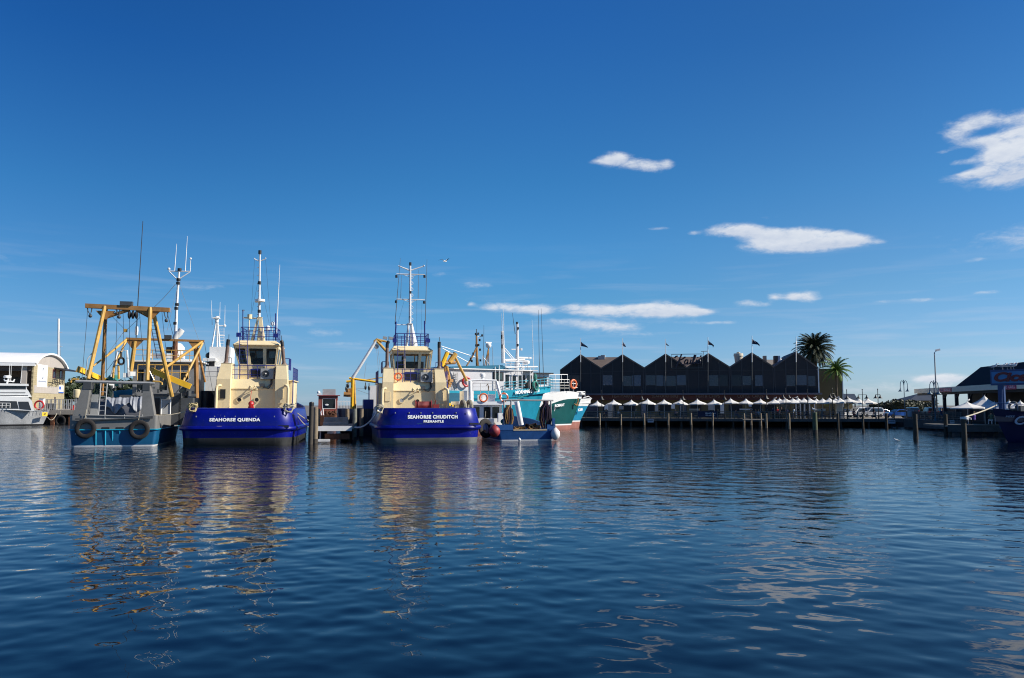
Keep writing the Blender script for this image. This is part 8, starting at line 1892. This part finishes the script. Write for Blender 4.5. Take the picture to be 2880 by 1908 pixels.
# ------------------------------------------------------------------ navy boat entering on the right
FN = Frame(at(2791, 1149, 72), 196); ZN = FN.loc.z; FN.loc.z = 0       # x runs from the stern to the bow on the left
nbt = thing('fishing_ship', 'dark navy boat with pale script on its bow at the right edge', 'fishing boat', FN, 'boats on the right')
M_NAVY2 = mat('navy gloss hull', (.004, .006, .05), .35, .15, .6, coat=.3)
Ln = 18; R2 = []
for (k, e, z, mi) in [(.6, -2.6, -.8, 0), (.8, -1.6, 0, 0), (.84, -1.3, .5, 0), (1.0, -.2, lambda x, y: ZN - .6 + .012 * (x + 2) ** 2 * 0, 0), (1.05, 0, lambda x, y: ZN - .55 * min(1, -x / 5) , 0), (.98, -.2, lambda x, y: ZN - .55 * min(1, -x / 5), 0), (.95, -.3, lambda x, y: ZN - 1.2, 1)]:
    R2.append(([(y - Ln, -x) for x, y in outline(2.6 * k, 0, Ln + e, .8, .45, 2.1, 12)], z, mi))
hull(R2, [M_NAVY2, M_DECK], nbt)
NY = 2.64
def nside(u, v): return FN.px(u, v, NY - .25)
p0, p1 = nside(2843, 1188), nside(2905, 1188)
ex = (p1 - p0).normalized(); ex = Vector((ex.x, ex.y, 0)).normalized()
m_pl = mat('pale blue script', (.34, .38, .50), .5, .05)
q0 = on_hull(FN, 2847, 1184, 2.6, Ln, 1)[0]; q1 = q0 + Vector((-4.4, 0, 0))
for txt, a_, wd, hh, bo in (("Cicerello", (2847, 1184), 4.4, .8, .02), ("MISS", (2824, 1172), .7, .17, .0)):
    p_, f_ = on_hull(FN, *a_, 2.6, Ln, 1)
    o = lettering(txt, wd, m_pl, nbt, (p_.x - wd / 2, 0, p_.z), (-1, 0, 0), (0, 0, 1), depth=.02, bold=bo, shear=.35, h=hh)
    for vt in o.data.vertices: vt.co.y = f_(vt.co.x) * .99 + .05 + (vt.co.z - 1.5) * .05 + (.02 if vt.co.y > 0 else 0)
    o.data.update()
mb = MB(); railing(mb, [FN.px(2800, 1150, 1.0), FN.px(2840, 1153, 2.2), FN.px(2885, 1157, 2.4)], .55, 1, .8, .03); mb.build('bow_railing', M_SBD, nbt)
mb = MB(); q = FN.px(2850, 1143, 1.0); mb.torus(q, .35, .12, (1, .3, .2), 12, 6); mb.box(q + Vector((-.9, 0, -.2)), (.8, .6, .5)); mb.cyl(q + Vector((-1.6, 0, -.5)), q + Vector((-1.6, 0, .6)), .06, n=6); mb.build('anchor_gear', M_DKGREY, nbt)
mb = MB(); mb.bx(-16, -9, -1.8, 1.8, 1.5, ZN + 1.4); mb.build('wheelhouse', M_WHITE, nbt)
mb = MB(); mb.tube([FN.px(2818, 1150, .2), FN.px(2818, 1096, .2)], .05, 5); mb.build('jackstaff', M_SBD, nbt)
g1 = gnd(2713, 1263); tp0 = Frame(g1).w(Frame(g1).px(2716, 1173, 0)); rope('pale rope rising from the nearest dark pile to the navy bow', tp0, FN.w(FN.px(2803, 1140, .3)), .06, .055)
rc = thing('rope_coil', 'white rope wound round the top of the nearest dark pile', 'rope', Frame(tp0)); mb = MB()
for k in range(3): mb.torus((-.1, 0, -.05 - k * .07), .27, .05, (.1 * k, .1, 1), 14, 6)
mb.tube([(.1, -.2, -.05), (.25, -.25, -.10), (.3, -.2, -.2)], .04, 5); mb.build('strand', M_GWHITE, rc, smooth=True)
